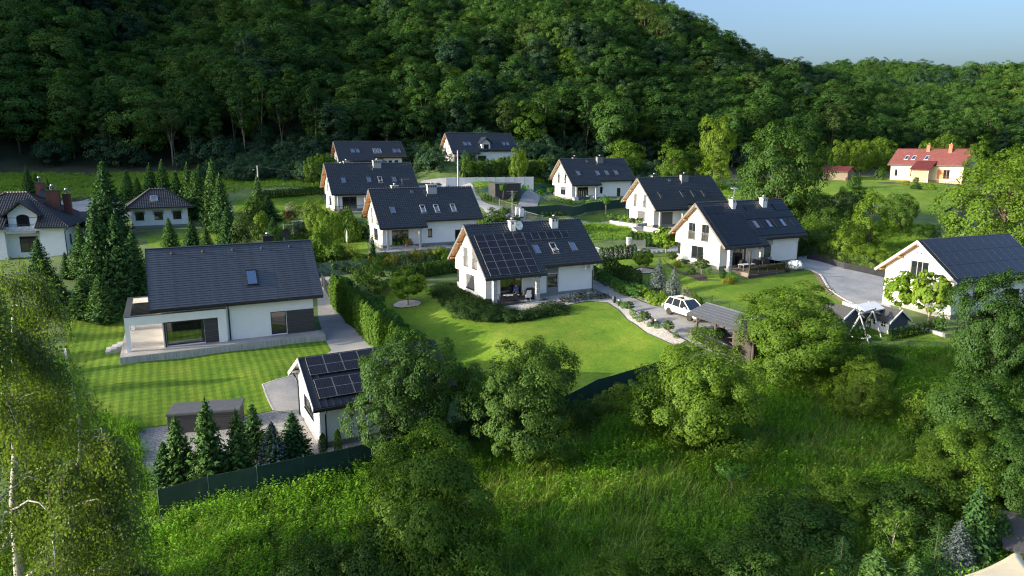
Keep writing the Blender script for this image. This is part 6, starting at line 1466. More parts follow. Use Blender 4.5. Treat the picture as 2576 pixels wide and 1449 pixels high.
# terrace furniture of A and the man
small_table('garden_table', on('A', 3.2, -4.65, -.02), D2R(27), 'grey garden table on the porch of the centre house', 1.5, .85, .74, 'lightgrey', 'steel_dk')
for i, (x, y, r, lb) in enumerate(((1.95, -4.75, 95, 'dark reclining chair at the left end of the porch table'), (2.9, -4.12, 0, 'dark chair behind the porch table by the glass door'), (3.2, -5.25, 180, 'dark chair in front of the porch table'), (4.2, -4.7, -95, 'dark chair at the right end of the porch table'))):
    chair('garden_chair', on('A', x, y, -.02), D2R(27+r), lb, 'charcoal', 'steel_dk', 'porch chairs')
chair('deck_chair', on('A', 4.85, -5.15, -.02), D2R(27+165), 'white canvas reclining chair at the front edge of the porch', 'cloth_white', 'white', None, 1.25, .35)
bq = thing('barbecue', 'black covered barbecue by the right porch pillar', 'barbecue', on('A', 5.55, -4.55, -.02), D2R(27))
MB().prism([(-.5, -.3, .1), (.5, -.3, .1), (.5, -.3, 1.0), (.3, -.3, 1.2), (-.3, -.3, 1.2), (-.5, -.3, 1.0)], (0, .6, 0)).build('cover', MT['black'], bq); MB().box(-.3, -.1, -.36, -.3, .35, .6).build('cloth', MT['cloth_white'], bq)
def person(loc, rz, label):
    J = dict(pel=(0, 0, .95), wai=(0, -.02, 1.10), che=(0, 0, 1.32), nk=(0, .01, 1.50), hd=(0, .05, 1.60), top=(0, .06, 1.72),
             sl=(-.19, 0, 1.44), el=(-.27, .04, 1.15), wl=(-.24, .2, .95), sr=(.19, 0, 1.44), er=(.30, .06, 1.17), wr=(.28, .26, 1.02),
             hl=(-.10, 0, .90), kl=(-.12, .02, .50), al=(-.12, -.02, .09), tl=(-.13, .16, .03), hr=(.10, 0, .90), kr=(.13, .05, .50), ar=(.14, .0, .09), tr=(.15, .18, .03))
    rad = dict(pel=.145, wai=.135, che=.155, nk=.06, hd=.088, top=.085, sl=.075, el=.047, wl=.033, sr=.075, er=.047, wr=.033, hl=.095, kl=.062, al=.042, tl=.035, hr=.095, kr=.062, ar=.042, tr=.035)
    E = [('pel', 'wai'), ('wai', 'che'), ('che', 'nk'), ('nk', 'hd'), ('hd', 'top'), ('che', 'sl'), ('sl', 'el'), ('el', 'wl'), ('che', 'sr'), ('sr', 'er'), ('er', 'wr'), ('pel', 'hl'), ('hl', 'kl'), ('kl', 'al'), ('al', 'tl'), ('pel', 'hr'), ('hr', 'kr'), ('kr', 'ar'), ('ar', 'tr')]
    for s, w in (('l', -1), ('r', 1)):
        p = Vector(J['w'+s]); d = (p-Vector(J['e'+s])).normalized(); J['p'+s] = tuple(p+d*.08); rad['p'+s] = .032; E.append(('w'+s, 'p'+s)); x = Vector((1, 0, 0))
        for i in range(4):
            a = p+d*.09+x*(.017*(i-1.5)*2*.62); J['f%d%s' % (i, s)] = tuple(a+d*(.04-.006*abs(i-1.5))); J['g%d%s' % (i, s)] = tuple(a+d*.07+Vector((0, 0, -.03))); rad['f%d%s' % (i, s)] = .009; rad['g%d%s' % (i, s)] = .008; E += [('p'+s, 'f%d%s' % (i, s)), ('f%d%s' % (i, s), 'g%d%s' % (i, s))]
        J['t'+s+'1'] = tuple(p+d*.05-x*w*.045); rad['t'+s+'1'] = .010; E.append(('w'+s, 't'+s+'1'))
    n = list(J); me = bpy.data.meshes.new('person'); me.from_pydata([J[k] for k in n], [(n.index(a), n.index(b)) for a, b in E], [])
    o = link('person', me); sk = o.modifiers.new('s', 'SKIN'); 
    for i, k in enumerate(n): me.skin_vertices[0].data[i].radius = (rad[k], rad[k]*(.72 if k in ('pel', 'wai', 'che') else 1))
    me.skin_vertices[0].data[0].use_root = True; ss = o.modifiers.new('u', 'SUBSURF'); ss.levels = ss.render_levels = 2
    me2 = bpy.data.meshes.new_from_object(o.evaluated_get(bpy.context.evaluated_depsgraph_get())); o.modifiers.clear(); o.data = me2
    MT['skin'] = MT.get('skin') or simple('skin', (.45, .26, .18), .6, var=.05, bmp=0); MT['khaki'] = simple('khaki_cloth', (.18, .16, .12), .9); MT['blueshirt'] = simple('blue_shirt', (.035, .12, .42), .9)
    me2.materials.clear()
    for m in ('skin', 'blueshirt', 'khaki', 'black'): me2.materials.append(MT[m])
    for f in me2.polygons:
        c = f.center; f.material_index = 3 if c.z < .1 else 2 if .48 < c.z < .98 and abs(c.x) < .22 else 1 if .98 <= c.z < 1.49 and not (abs(c.x) > .215 and c.z < 1.27) else 0; f.use_smooth = True
    hm = MB(); rg = 10
    for i in range(5):
        th = .1+i*.36; 
        for k in range(rg): hm.v.append((.098*math.sin(th)*math.cos(2*math.pi*k/rg), .03+.105*math.sin(th)*math.sin(2*math.pi*k/rg), 1.655+.105*math.cos(th)-(.02 if math.sin(2*math.pi*k/rg) > .3 and i > 2 else 0)))
    for i in range(4):
        for k in range(rg): hm.f.append((i*rg+k, (i+1)*rg+k, (i+1)*rg+(k+1) % rg, i*rg+(k+1) % rg)); hm.m.append(0)
    hm.f.append(tuple(range(rg))); hm.m.append(0); hm.build('hair', MT['wood_dark'], o, True)
    MB().tube([(0, .145, 1.63), (0, .165, 1.60)], [.010, .016], 5).build('nose', MT['skin'], o)
    for s in (-1, 1): MB().box(s*.035-.012, s*.035+.012, .132, .14, 1.636, 1.648).build('eye', MT['black'], o); MB().box(s*.094-.008, s*.094+.008, .03, .07, 1.59, 1.65).build('ear', MT['skin'], o)
    MB().box(-.025, .025, .135, .142, 1.555, 1.563).build('mouth', MT['terracotta'], o)
    o.location = loc; o.rotation_euler = (0, 0, rz); return tag(o, label, 'person')
person(on('A', 3.95, -4.38, -.02), D2R(27+20), 'man in a blue shirt standing at the porch glass door, seen from behind')
# B's porch pots and chair
for i, (x, y, s, lb) in enumerate(((2.15, -4.3, .8, 'leftmost terracotta pot with green plant on the porch steps'), (2.75, -4.35, .7, 'small terracotta pot between the others on the porch steps'), (3.65, -4.75, 1.2, 'large terracotta pot with a flowering shrub before the glass door'), (4.5, -4.5, .6, 'small pot beside the red armchair'))):
    p = on('B', x, y, .1); t = thing('flower_pot', lb, 'flower pot', p, 0, 'terracotta pots on the porch'); t.scale = (s,)*3
    MB().lathe([(.14, 0), (.2, .32), (.22, .33), (.22, .38), (.18, .38), (.0, .34)], 10).build('pot', MT['terracotta'], t); q = link('foliage', KINDS['perennial']['parts'][0][1], t, (0, 0, .36), None, 1.2)
chair('garden_armchair', on('B', 4.35, -4.35, .1), D2R(25), 'dull red wooden armchair on the porch with potted plants', 'terracotta', 'terracotta')
pz = G(874, 626); pr_ = thing('parasol', 'closed pale parasol standing on the shady lawn', 'parasol', pz); MB().tube([(0, 0, 0), (0, 0, 2.5)], .03, 6).build('pole', MT['wood_pale'], pr_); MB().lathe([(.03, .9), (.14, 1.0), (.12, 1.8), (.04, 2.45), (.0, 2.5)], 8).build('canopy', MT['blind'], pr_, True)
# D's deck things
small_table('garden_table', on('D', 2.6, -6.3, .12), D2R(27), 'pale garden table on the glazed deck', 1.9, .9, .74, 'lightgrey', 'steel')
for x, y, s, lb in ((4.6, -5.6, 1.0, 'black covered grill on the glazed deck'), (5.7, -5.9, 1.15, 'brown covered armchair on the glazed deck'), (3.6, -4.6, .9, 'dark covered chair by the glass door of the deck')):
    o = MB().prism([(-.45, -.4, 0), (.45, -.4, 0), (.42, -.38, .75), (.2, -.3, 1.05), (-.25, -.3, 1.0), (-.42, -.38, .7)], (0, .8, 0)).build('furniture_cover', MT['black'], None, loc=on('D', x, y, .12)); o.scale = (s,)*3; o.rotation_euler = (0, 0, D2R(20)); tag(o, lb, 'cover')
pp = thing('parasol', 'closed black parasol at the front edge of the glazed deck', 'parasol', on('D', 1.9, -7.4, .12)); MB().tube([(0, 0, 0), (0, 0, 2.4)], .04, 6).build('pole', MT['black'], pp); MB().lathe([(.05, .9), (.16, 1.0), (.15, 1.8), (.05, 2.5), (.0, 2.55)], 8).build('canopy', MT['black'], pp, True)
# building leftovers beside D
def hose(name, label, loc, r, turns, th, mat, tilt=.2):
    P = [(r*(1+.06*math.sin(t*.7))*math.cos(t*.5), r*.7*math.sin(t*.5)*(1+.08*math.cos(t)), th+.05*t/12+.1*math.sin(t*.5)*tilt) for t in range(int(turns*12.6))]; return tag(MB().tube(P, th, 6).build(name, MT[mat], None, True, loc), label, 'hose')
hose('hose_coil', 'coil of blue hose on the lawn by the deck', G(1942, 688), .6, 5, .04, 'blue'); hose('pipe_coil', 'big coil of black pipe beside the right wall of the panel house', G(1962, 682), 1.1, 4, .06, 'black')
pb = G(2000, 677); pt = thing('pallet_load', 'white wrapped pallet load by the corner of the paved yard', 'pallet', pb, D2R(30)); MB().box(-.7, .7, -.5, .5, 0, .14).build('pallet', MT['wood_grey'], pt); 
V, F = ball_geo(300, .75, 500, .35, .55, .6, .2); link('wrapped_sacks', mesh_np('wrapped_sacks', V, F, MT['cloth_white']), pt); MB().lathe([(.62, .14), (.68, .5), (.6, .85), (.2, .95), (0, .95)], 10).build('sack_stack', MT['cloth_white'], pt)
# F's porch: blue planter box with glass screen, rattan seat, shrubs
fb = thing('planter_box', 'blue and white low box with a glass screen on the porch of the farthest house', 'planter', on('F', 1.0, -6.1, -.03), D2R(24)); MB().box(0, 2.5, 0, .9, 0, .6).build('box', MT['blue_grey'], fb); MB().box(-.9, -.02, 0, .9, 0, .62).build('box', MT['blind'], fb)
for i in range(7): MB().box(-.9+i*.5, -.86+i*.5, .0, .04, .6, 1.8).build('screen_post', MT['steel'], fb)
MB().box(3.2, 4.6, -6.0, -5.2, 0, .45).box(3.2, 4.6, -5.35, -5.2, .45, .85).box(3.2, 3.4, -6, -5.35, .45, .65).box(4.4, 4.6, -6, -5.35, .45, .65).build('rattan_seat', MT['lightgrey'], None, loc=HOUSES['F'][0]); o = bpy.data.objects['rattan_seat']; o.rotation_euler = (0, 0, D2R(24.4)); tag(o, 'grey rattan seat on the porch of the farthest house', 'seat')
# rocks along A's drive
for u, v, h, lb in ((1544, 763, 1.0, 'dark pointed rock at the corner of the white gravel bed'), (1526, 697, .35, 'small pale rock under the laurel row'), (1641, 817, .8, 'upright dark stone between clipped balls by the drive'), (1667, 771, .5, 'pale boulder at the right edge of the paved drive')):
    rg = np.random.default_rng(int(u)); bm = bmesh.new(); bmesh.ops.create_icosphere(bm, subdivisions=2, radius=.5)
    for q in bm.verts: q.co *= rg.uniform(.75, 1.1); q.co.x *= .6; q.co.y *= .45; q.co.z = (q.co.z+.42)*(1-.25*abs(q.co.x))
    me = bpy.data.meshes.new('rock'); bm.to_mesh(me); bm.free(); me.materials.append(MT['rock' if h > .6 else 'conc_s']); tag(link('rock', me, None, G(u, v), (0, 0, u), h), lb, 'rock')
for u, v, lb in ((1556, 770, 'grey cube garden lamp by the first clipped ball'), (1648, 822, 'dark bollard lamp in the gravel between drive and lawn'), (871, 800, 'black bollard lamp by the thuja hedge'), (286, 780, 'small white garden lamp at the corner of the left lawn')):
    p = G(u, v); t = thing('garden_lamp', lb, 'garden lamp', p); MB().box(-.06, .06, -.06, .06, -.1, .55).build('post', MT['steel_dk'], t); MB().box(-.07, .07, -.07, .07, .55, .68).build('lamp_head', MT['blind'], t)

# ------------------------------------------------------------------ playground at the right
a0 = G(2236, 842); ph_ = thing('playhouse', 'blue grey wooden playhouse with white trim and shingle roof', 'playhouse', a0, 0)
e1 = G(2281, 832)-a0; rzp = math.atan2(e1.y, e1.x); ph_.rotation_euler = (0, 0, rzp); Wp = max(1.6, e1.length)
# local: x along the right gable (width), y going back-left along the ridge
Lp_ = 3.2
MB().prism([(0, 0, -.2), (Wp, 0, -.2), (Wp, 0, 1.25), (Wp/2, 0, 2.05), (0, 0, 1.25)], (0, Lp_*.66, 0)).build('wall', MT['blue_grey'], ph_)
for s, mi in ((-1, 0), (1, 0)):
    xo = Wp/2+s*(Wp/2+.25); MB().prism([(Wp/2, -.2, 2.12), (xo, -.2, 1.08), (xo, -.2, 1.16), (Wp/2, -.2, 2.2)], (0, Lp_+.4, 0)).build('roof_side', MT['shingle'], ph_)
    MB().prism([(Wp/2, -.26, 2.08), (xo, -.26, 1.04), (xo, -.26, 1.2), (Wp/2, -.26, 2.25)], (0, .06, 0)).build('trim', MT['white'], ph_); MB().prism([(Wp/2, Lp_+.2, 2.08), (xo, Lp_+.2, 1.04), (xo, Lp_+.2, 1.2), (Wp/2, Lp_+.2, 2.25)], (0, .06, 0)).build('trim', MT['white'], ph_)
MB().box(-.03, -.002, .05, Lp_*.62, -.1, 1.2).build('front_boards', MT['white'], ph_)
for y in (.35, 1.2): f = MB().box(-.06, -.031, y, y+.55, .55, 1.1).build('window', MT['white'], ph_); MB().box(-.068, -.061, y+.06, y+.25, .62, .81).box(-.068, -.061, y+.3, y+.49, .62, .81).box(-.068, -.061, y+.06, y+.25, .85, 1.04).box(-.068, -.061, y+.3, y+.49, .85, 1.04).build('pane', MT['glass'], f)
for i in range(8): MB().box(-.04, .0, Lp_*.68+i*.13, Lp_*.68+i*.13+.05, 0, .6).build('baluster', MT['white'], ph_)
for x in (.03, Wp-.03): MB().box(x-.04, x+.04, Lp_-.08, Lp_, -.2, 1.2).build('post', MT['white'], ph_)
MB().box(0, Wp, Lp_*.66, Lp_, -.1, .05).build('porch_floor', MT['wood_grey'], ph_)
b0 = G(2140, 850); ph2 = thing('playhouse', 'second blue grey playhouse half hidden behind the dark bush', 'playhouse', b0, rzp)
MB().prism([(-.9, 0, -.3), (.9, 0, -.3), (.9, 0, 1.9), (0, 0, 2.55), (-.9, 0, 1.9)], (0, 2.6, 0)).build('wall', MT['blue_grey'], ph2)
for s in (-1, 1):
    MB().prism([(0, -.15, 2.62), (s*1.15, -.15, 1.76), (s*1.15, -.15, 1.84), (0, -.15, 2.72)], (0, 3.0, 0)).build('roof_side', MT['shingle'], ph2); MB().prism([(0, -.2, 2.6), (s*1.15, -.2, 1.72), (s*1.15, -.2, 1.9), (0, -.2, 2.78)], (0, .05, 0)).build('trim', MT['white'], ph2)
sw_ = thing('swing_frame', 'grey timber swing frame with crossed legs before the playhouse', 'swing', G(2190, 842), rzp+D2R(20))
for sx in (0, -2.6):
    MB().tube([(sx, -.95, -.1), (sx, .1, 2.45)], .07, 5).build('leg', MT['lightgrey'], sw_); MB().tube([(sx, .95, -.1), (sx, -.1, 2.45)], .07, 5).build('leg', MT['lightgrey'], sw_)
MB().box(-2.9, .5, -.06, .06, 2.25, 2.4).build('beam', MT['lightgrey'], sw_)
MB().tube([(.35, 0, 2.25), (.35, 0, 1.2)], .02, 4).tube([(.2, 0, 2.25), (.2, 0, 1.2)], .02, 4).build('ladder_rope', MT['steel_dk'], sw_)
MB().tube([(-1.0, 0, 2.25), (-1.0, 0, .5)], .012, 4).tube([(-1.5, 0, 2.25), (-1.5, 0, .5)], .012, 4).box(-1.55, -.95, -.12, .12, .45, .5).build('swing_seat', MT['black'], sw_)
cs = thing('canopy_swing', 'white canopy garden swing standing behind the playhouses', 'garden swing', G(2170, 826), rzp+D2R(10))
MB().prism([(-1.4, -1.1, 1.95), (-1.4, 0, 2.4), (-1.4, 1.1, 1.95), (-1.4, 1.1, 1.85), (-1.4, 0, 2.28), (-1.4, -1.1, 1.85)], (2.8, 0, 0)).build('canopy', MT['cloth_white'], cs)
for sx in (-1.3, 1.3): MB().tube([(sx, -.8, 0), (sx, -.1, 2.2)], .035, 5).build('leg', MT['steel_dk'], cs); MB().tube([(sx, .8, 0), (sx, .1, 2.2)], .035, 5).build('leg', MT['steel_dk'], cs)
MB().box(-.9, .9, -.3, .3, .5, .6).box(-.9, .9, .25, .35, .6, 1.15).build('bench', MT['black'], cs)
tb = thing('toy_stool', 'white and blue plastic toy slide by the swing frame', 'toy', G(2156, 842), rzp); MB().prism([(-.35, -.3, 0), (-.22, -.2, .75), (.22, -.2, .75), (.35, -.3, 0), (.22, -.3, 0), (.12, -.22, .55), (-.12, -.22, .55), (-.22, -.3, 0)], (0, .45, 0)).build('body', MT['cloth_white'], tb); MB().box(-.2, .2, .26, .3, .1, .6).build('slide_panel', MT['blue'], tb)
rp = G(2164, 853); o = MB().tube([(.8*math.cos(t*math.pi/12), .8*math.sin(t*math.pi/12), .28) for t in range(25)], .06, 6).build('paddling_pool_rim', MT['white'], None, True); 
o.name = 'paddling_pool'; o.location = rp; tag(o, 'small round white rimmed paddling pool in the play corner', 'pool'); MB().lathe([(.78, 0), (.8, .3), (.74, .3), (.72, .12), (0, .12)], 20).build('basin', MT['blue_grey'], o)
tp_ = G(2222, 786); o = hose('pool_tarp', 'crumpled blue tarpaulin against the base of the right house', G(2246, 800), .7, 1.2, .12, 'blue', .5); o['category'] = 'tarpaulin'
# cabin and sail at the lower right corner
pc = Dp(2555, 30.5); cb = thing('cabin', 'timber cabin with a shingle roof at the lower right corner', 'cabin', (pc.x, pc.y, pc.z), D2R(-25))
zc = ztop(30.5, 1352)-pc.z
MB().box(-.2, 5, .3, 4, -.4, zc-.55).build('wall', MT['wood'], cb)
for i in range(9): MB().box(-.25, -.2, .3+i*.41, .3+i*.41+.39, -.4, zc-.5).build('board', MT['wood'], cb)
for i in range(10): MB().box(-.2, 5, .25, .3, -.4+i*(zc-.2)/10, -.4+(i+1)*(zc-.2)/10-.015).build('board', MT['wood'], cb)
MB().box(.6, 1.8, .2, .24, zc-1.4, zc-.75).build('window', MT['glass'], cb)
MB().prism([(-.7, -.5, zc-.55), (5.5, -.5, zc-.55), (5.5, 2.0, zc+.25), (-.7, 2.0, zc+.25)], (0, 0, .08)).build('roof_side', MT['shingle'], cb); MB().prism([(-.7, 2.0, zc+.25), (5.5, 2.0, zc+.25), (5.5, 4.5, zc-.55), (-.7, 4.5, zc-.55)], (0, 0, .08)).build('roof_side', MT['shingle'], cb)
A_, B_, C_ = Dp(2546, 29), Dp(2395, 26.2), Dp(2600, 25)
A_.z = ztop(29, 1384); B_.z = ztop(26.2, 1452); C_.z = ztop(25, 1462)
mb = MB(); N = 10; idx = {}
for i in range(N+1):
    for j in range(N+1-i):
        u_, v_ = i/N, j/N; p = A_*(1-u_-v_)+B_*u_+C_*v_; w_ = 1-u_-v_; bow = (u_*w_+v_*w_+u_*v_); ctr = (A_+B_+C_)/3; p = p+(ctr-p)*.55*(u_*w_*(1-v_)+v_*w_*(1-u_)+u_*v_*(1-w_))*.9; p.z -= .5*bow*.5; idx[i, j] = len(mb.v); mb.v.append(tuple(p))
for i in range(N):
    for j in range(N-i):
        mb.f.append((idx[i, j], idx[i+1, j], idx[i, j+1])); mb.m.append(0)
        if j < N-i-1: mb.f.append((idx[i+1, j], idx[i+1, j+1], idx[i, j+1])); mb.m.append(0)
o = mb.build('shade_sail', MT['sail'], None, True); md = o.modifiers.new('t', 'SOLIDIFY'); md.thickness = .012; tag(o, 'cream shade sail stretched below the timber cabin', 'shade sail')
for q in (B_, C_): tag(MB().tube([(q.x, q.y, q.z-3.5), (q.x, q.y, q.z+.15)], .05, 6).build('sail_post', MT['steel_dk']), 'dark post holding the outer corner of the cream sail' if q is B_ else 'dark post holding the near corner of the cream sail', 'post')

# ------------------------------------------------------------------ the wood on the hills
def forest():
    rg = np.random.default_rng(5); sp = 5.2
    xs = np.arange(-420, 470, sp); ys = np.arange(-20, 560, sp)
    X, Y = np.meshgrid(xs, ys); X = (X+rg.uniform(-2.6, 2.6, X.shape)).ravel(); Y = (Y+rg.uniform(-2.6, 2.6, Y.shape)).ravel()
    yf = np.interp(X, [-400, -260, -200, -150, -100, -40, -5, 30, 60, 90, 130, 200, 400], [-80, -15, 42, 98, 145, 163, 172, 176, 188, 206, 228, 255, 270])
    s = Y-yf; ok = (s > 4) & ((Y > 50) | (X < -110)); X, Y, s = X[ok], Y[ok], s[ok]
    far = np.hypot(X, Y); thin = rg.random(len(X)) < np.clip(1.25-far/900, .45, 1); X, Y, s, far = X[thin], Y[thin], s[thin], far[thin]
    Z = height(X, Y)
    inview = np.abs(X/Y) < .80
    # hidden behind nearer canopy: keep a tree when its top rises over the canopy line in front of it
    order = np.argsort(far); az = np.arctan2(X, Y); el = np.arctan2(Z+15-CAMZ, far); bins = np.round(az/.012).astype(int); best = {}; vis = np.zeros(len(X), bool)
    for i in order:
        b = bins[i]; m = max(best.get(b-1, -9), best.get(b, -9), best.get(b+1, -9)); mm = min(best.get(b-1, -9), best.get(b, -9), best.get(b+1, -9))
        vis[i] = el[i] > mm-.012; best[b] = max(best.get(b, -9), el[i]-.03)
    keep = (vis & inview & (el < .36)) | (~inview & (X < 0) & (X > -330) & (s < 130))  # unseen trees on the left spur kept to cast shade
    X, Y, Z, s, far, inview = X[keep], Y[keep], Z[keep], s[keep], far[keep], inview[keep]
    n = len(X); r = rg.random(n); cl = np.sin(X*.05+1)*np.cos(Y*.06)+rg.normal(0, .5, n)
    names = ['forest_oak_0', 'forest_oak_1', 'forest_oak_2', 'forest_oak_3', 'forest_ash_0', 'forest_ash_1', 'forest_lime', 'forest_rust', 'forest_pine', 'forest_slender']
    k = (r*4).astype(int); k = np.where(cl > .75, 4+(r > .5), k); k = np.where(rg.random(n) < .10, 6, k); k = np.where(rg.random(n) < .008, 7, k); k = np.where(rg.random(n) < .05+.05*(X > 60), 8, k); k = np.where((s < 22) & (rg.random(n) < .42), 9, k)
    sc = rg.uniform(.62, 1.12, n)*np.where(k == 7, .9, 1); rz = rg.random(n)*6.28
    o = np.argsort(far+1000*(~inview)); near = o[:285]; rest = o[285:]
    lab = {0: 'dark green broadleaf tree', 4: 'bluish green broadleaf tree', 6: 'bright yellow green tree', 7: 'rusty half dead tree', 8: 'olive flat crowned pine', 9: 'slender pale trunked tree'}
    def zone(x, s_):
        a = 'behind the villa' if x < -75 else 'above the hipped outbuilding' if x < -45 else 'behind the two rear white houses' if x < 5 else 'behind the row of white houses' if x < 45 else 'above the great oak' if x < 85 else 'behind the red roofed house'
        return ('at the front of the wood ' if s_ < 22 else 'in the wood ')+a
    for i in near:
        key = names[k[i]]; kk = 0 if k[i] < 4 else 4 if k[i] < 6 else k[i]
        K = KINDS[key]; plant(key, (X[i], Y[i], Z[i]-.3), K['h']*sc[i], K['r']*sc[i]*rg.uniform(.95, 1.15), rz[i], lab[kk]+' '+zone(X[i], s[i]), 'tree', lab[kk].replace(' tree', ' trees').replace(' pine', ' pines')+' '+zone(X[i], s[i]), 'forest_tree')
    meshes = []
    for nm in names:
        vs = [KINDS[nm]['parts'][0][1], KINDS[nm]['parts'][1][1]]; bm = bmesh.new(); 
        me = bpy.data.meshes.new(nm); V = []; F3 = []
        for q, m in enumerate(vs): bm.from_mesh(m)
        nt = len(vs[0].polygons); bm.to_mesh(me); bm.free(); me.materials.clear(); me.materials.append(vs[0].materials[0]); me.materials.append(vs[1].materials[0])
        mi = np.zeros(len(me.polygons), np.int32); mi[nt:] = 1; me.polygons.foreach_set('material_index', mi); meshes.append(me)
    scatter('distant_wood', np.stack([X[rest], Y[rest], Z[rest]-.3], 1), rz[rest], sc[rest], k[rest], meshes, 'mass of broadleaf trees covering the upper hillsides', 'wood')
    # undergrowth along the wood's edge
    m = 260; ux = rg.uniform(-130, 130, m); uf = np.interp(ux, [-150, -100, -40, -5, 30, 60, 90, 130], [130, 146, 163, 172, 176, 188, 206, 228]); uy = uf+rg.uniform(-1, 26, m)
    me = KINDS['forest_understorey']['parts'][1][1]
    ex = rg.uniform(-62, 34, 700); ey = rg.uniform(136, 176, 700); fr = np.ones(700, bool)
    for hk in ('I', 'J', 'F', 'C'):
        o, yw, L = HOUSES[hk]; c, sn = math.cos(D2R(yw)), math.sin(D2R(yw)); lx = (ex-o[0])*c+(ey-o[1])*sn; ly = -(ex-o[0])*sn+(ey-o[1])*c; fr &= ~((lx > -2) & (lx < L+2) & (ly > -9) & (ly < 7))
    fr &= ~((ex > -8) & (ey < 148)) & ~((ex > -25) & (ex < 12) & (ey < 140))
    ex, ey = ex[fr], ey[fr]; ss = np.concatenate([rg.uniform(.5, 1.15, m), rg.uniform(.25, .7, len(ex))]); ux, uy = np.concatenate([ux, ex]), np.concatenate([uy, ey]); m = len(ux)
    scatter('undergrowth', np.stack([ux, uy, height(ux, uy)-.2], 1), rg.random(m)*6.28, ss, np.zeros(m, int), [me], 'leafy undergrowth below the trees at the wood edge', 'undergrowth')
    return n
NF = forest()

# ------------------------------------------------------------------ single trees and shrubs, surveyed one by one
FW = {}
def tree(kind, u, base, vt, hw, label, cat='tree', group=None, name='tree', y=None, rz=None):
    """base = sheet row of the foot (or y = known depth); vt = row of the top; hw = half width in sheet pixels"""
    p = G(u, base) if y is None else Dp(u, y)
    hw = hw*(1.13 if kind.startswith('wild') else 1.0); h = ztop(p.y, vt)-p.z; dep = p.y*CP_-(p.z+h*.5-CAMZ)*SP_; w = hw*dep/FV
    o = plant(kind, (p.x, p.y, p.z-.05), h, w, rz, label, cat, group, name); return o
# big wild trees of the meadow
tree('wild_tree_0', 1040, 1160, 842, 128, 'dense dark tree beside the garage, standing on the meadow side of the fence', name='wild_tree')
tree('wild_tree_0', 1318, 1165, 862, 136, 'dense dark round tree standing before the centre lawn', name='wild_tree', rz=2.1)
tree('wild_tree_2', 1095, 1490, 1090, 160, 'olive bushy tree nearest the camera, below the garage', name='wild_tree')
tree('wild_tree_1', 1745, 1135, 842, 146, 'sunlit round tree at the end of the centre lawn, left of the carport', name='wild_tree', rz=.8)
tree('wild_tree_1', 2000, 950, 722, 142, 'big sunlit tree behind the carport', name='wild_tree', rz=3.9)
tree('wild_tree_0', 2495, 1010, 690, 112, 'tall dense tree at the right edge hiding the corner of the right house', name='wild_tree', rz=4.4)
tree('wild_tree_0', 2440, 1200, 955, 130, 'broad dark tree at the right edge below the right house', name='wild_tree', rz=5.2)
tree('wild_tree_2', 2395, 1290, 1075, 105, 'bushy tree at the right of the meadow below the broad dark tree', name='wild_tree', rz=1.2)
tree('wild_tree_0', 2545, 1330, 1110, 110, 'dense tree at the right edge above the timber cabin', name='wild_tree', rz=.3)
tree('wild_tree_2', 2160, 1050, 905, 70, 'small dark bush tree in the meadow right of the carport tree', name='wild_tree', rz=2.6)
tree('young_birch', 2150, 985, 880, 42, 'pale yellow green sapling beside the small dark bush tree', name='sapling')
tree('wild_shrub_light', 2335, 1110, 970, 62, 'light green shrub in the meadow below the thuja row')
tree('wild_shrub', 2215, 930, 868, 48, 'low dark bush below the playhouse')
tree('wild_shrub', 1468, 1075, 1000, 40, 'dark bush against the screen fence beside the round tree')
tree('wild_shrub', 1600, 1010, 955, 32, 'dark bush against the far end of the screen fence')
tree('wild_shrub', 1510, 1050, 990, 34, 'dark bush between two others along the screen fence')
tree('wild_shrub_light', 1640, 990, 930, 34, 'light bush covering the screen fence below the lawn corner')
tree('wild_shrub_light', 1555, 1040, 966, 44, 'sunlit yellow green bush on the corner of the screen fence')
tree('wild_shrub', 2010, 1360, 1255, 130, 'wide dark bush at the lower right of the meadow')
tree('wild_shrub_light', 2120, 1290, 1180, 90, 'light bush above the wide dark bush in the meadow')
tree('wild_shrub', 2280, 1330, 1200, 110, 'dark bush behind the yellow birch sapling')
tree('young_birch', 2240, 1420, 1266, 50, 'bright yellow green birch sapling at the lower right', name='sapling')
tree('wild_shrub_light', 1700, 1475, 1362, 110, 'olive bush on the bottom edge, right of the middle')
tree('wild_shrub_light', 1540, 1500, 1400, 80, 'small olive bush on the bottom edge in the middle')
tree('wild_shrub', 1880, 1480, 1350, 110, 'dark leafy bush on the bottom edge beside the olive bush')
tree('wild_shrub', 960, 1500, 1310, 110, 'dark low bush on the bottom edge below the olive tree')
tree('wild_shrub', 800, 1500, 1370, 100, 'dark low bush on the bottom edge left of the olive tree')
tree('young_tree', 1840, 1250, 1160, 40, 'thin young bright green tree alone in the tall grass', name='sapling')
for u, b, t, w, k, lb in ((2110, 1460, 1345, 62, 'larch', 'leftmost feathery larch at the lower right'), (2345, 1455, 1315, 70, 'larch', 'feathery larch in the middle of the lower right conifers'), (2440, 1420, 1215, 52, 'small_spruce_1', 'tall thin spruce above the timber cabin'), (2400, 1440, 1310, 50, 'blue_spruce', 'bluish spruce between the larch and the cabin'), (2510, 1400, 1290, 40, 'small_spruce_0', 'dark spruce behind the cabin roof'), (2200, 1475, 1380, 60, 'small_spruce_0', 'dark spruce on the bottom edge below the birch sapling'), (2290, 1480, 1395, 45, 'small_spruce_1', 'small spruce on the bottom edge left of the cream sail')):
    tree(k, u, b, t, w, lb, name='conifer')
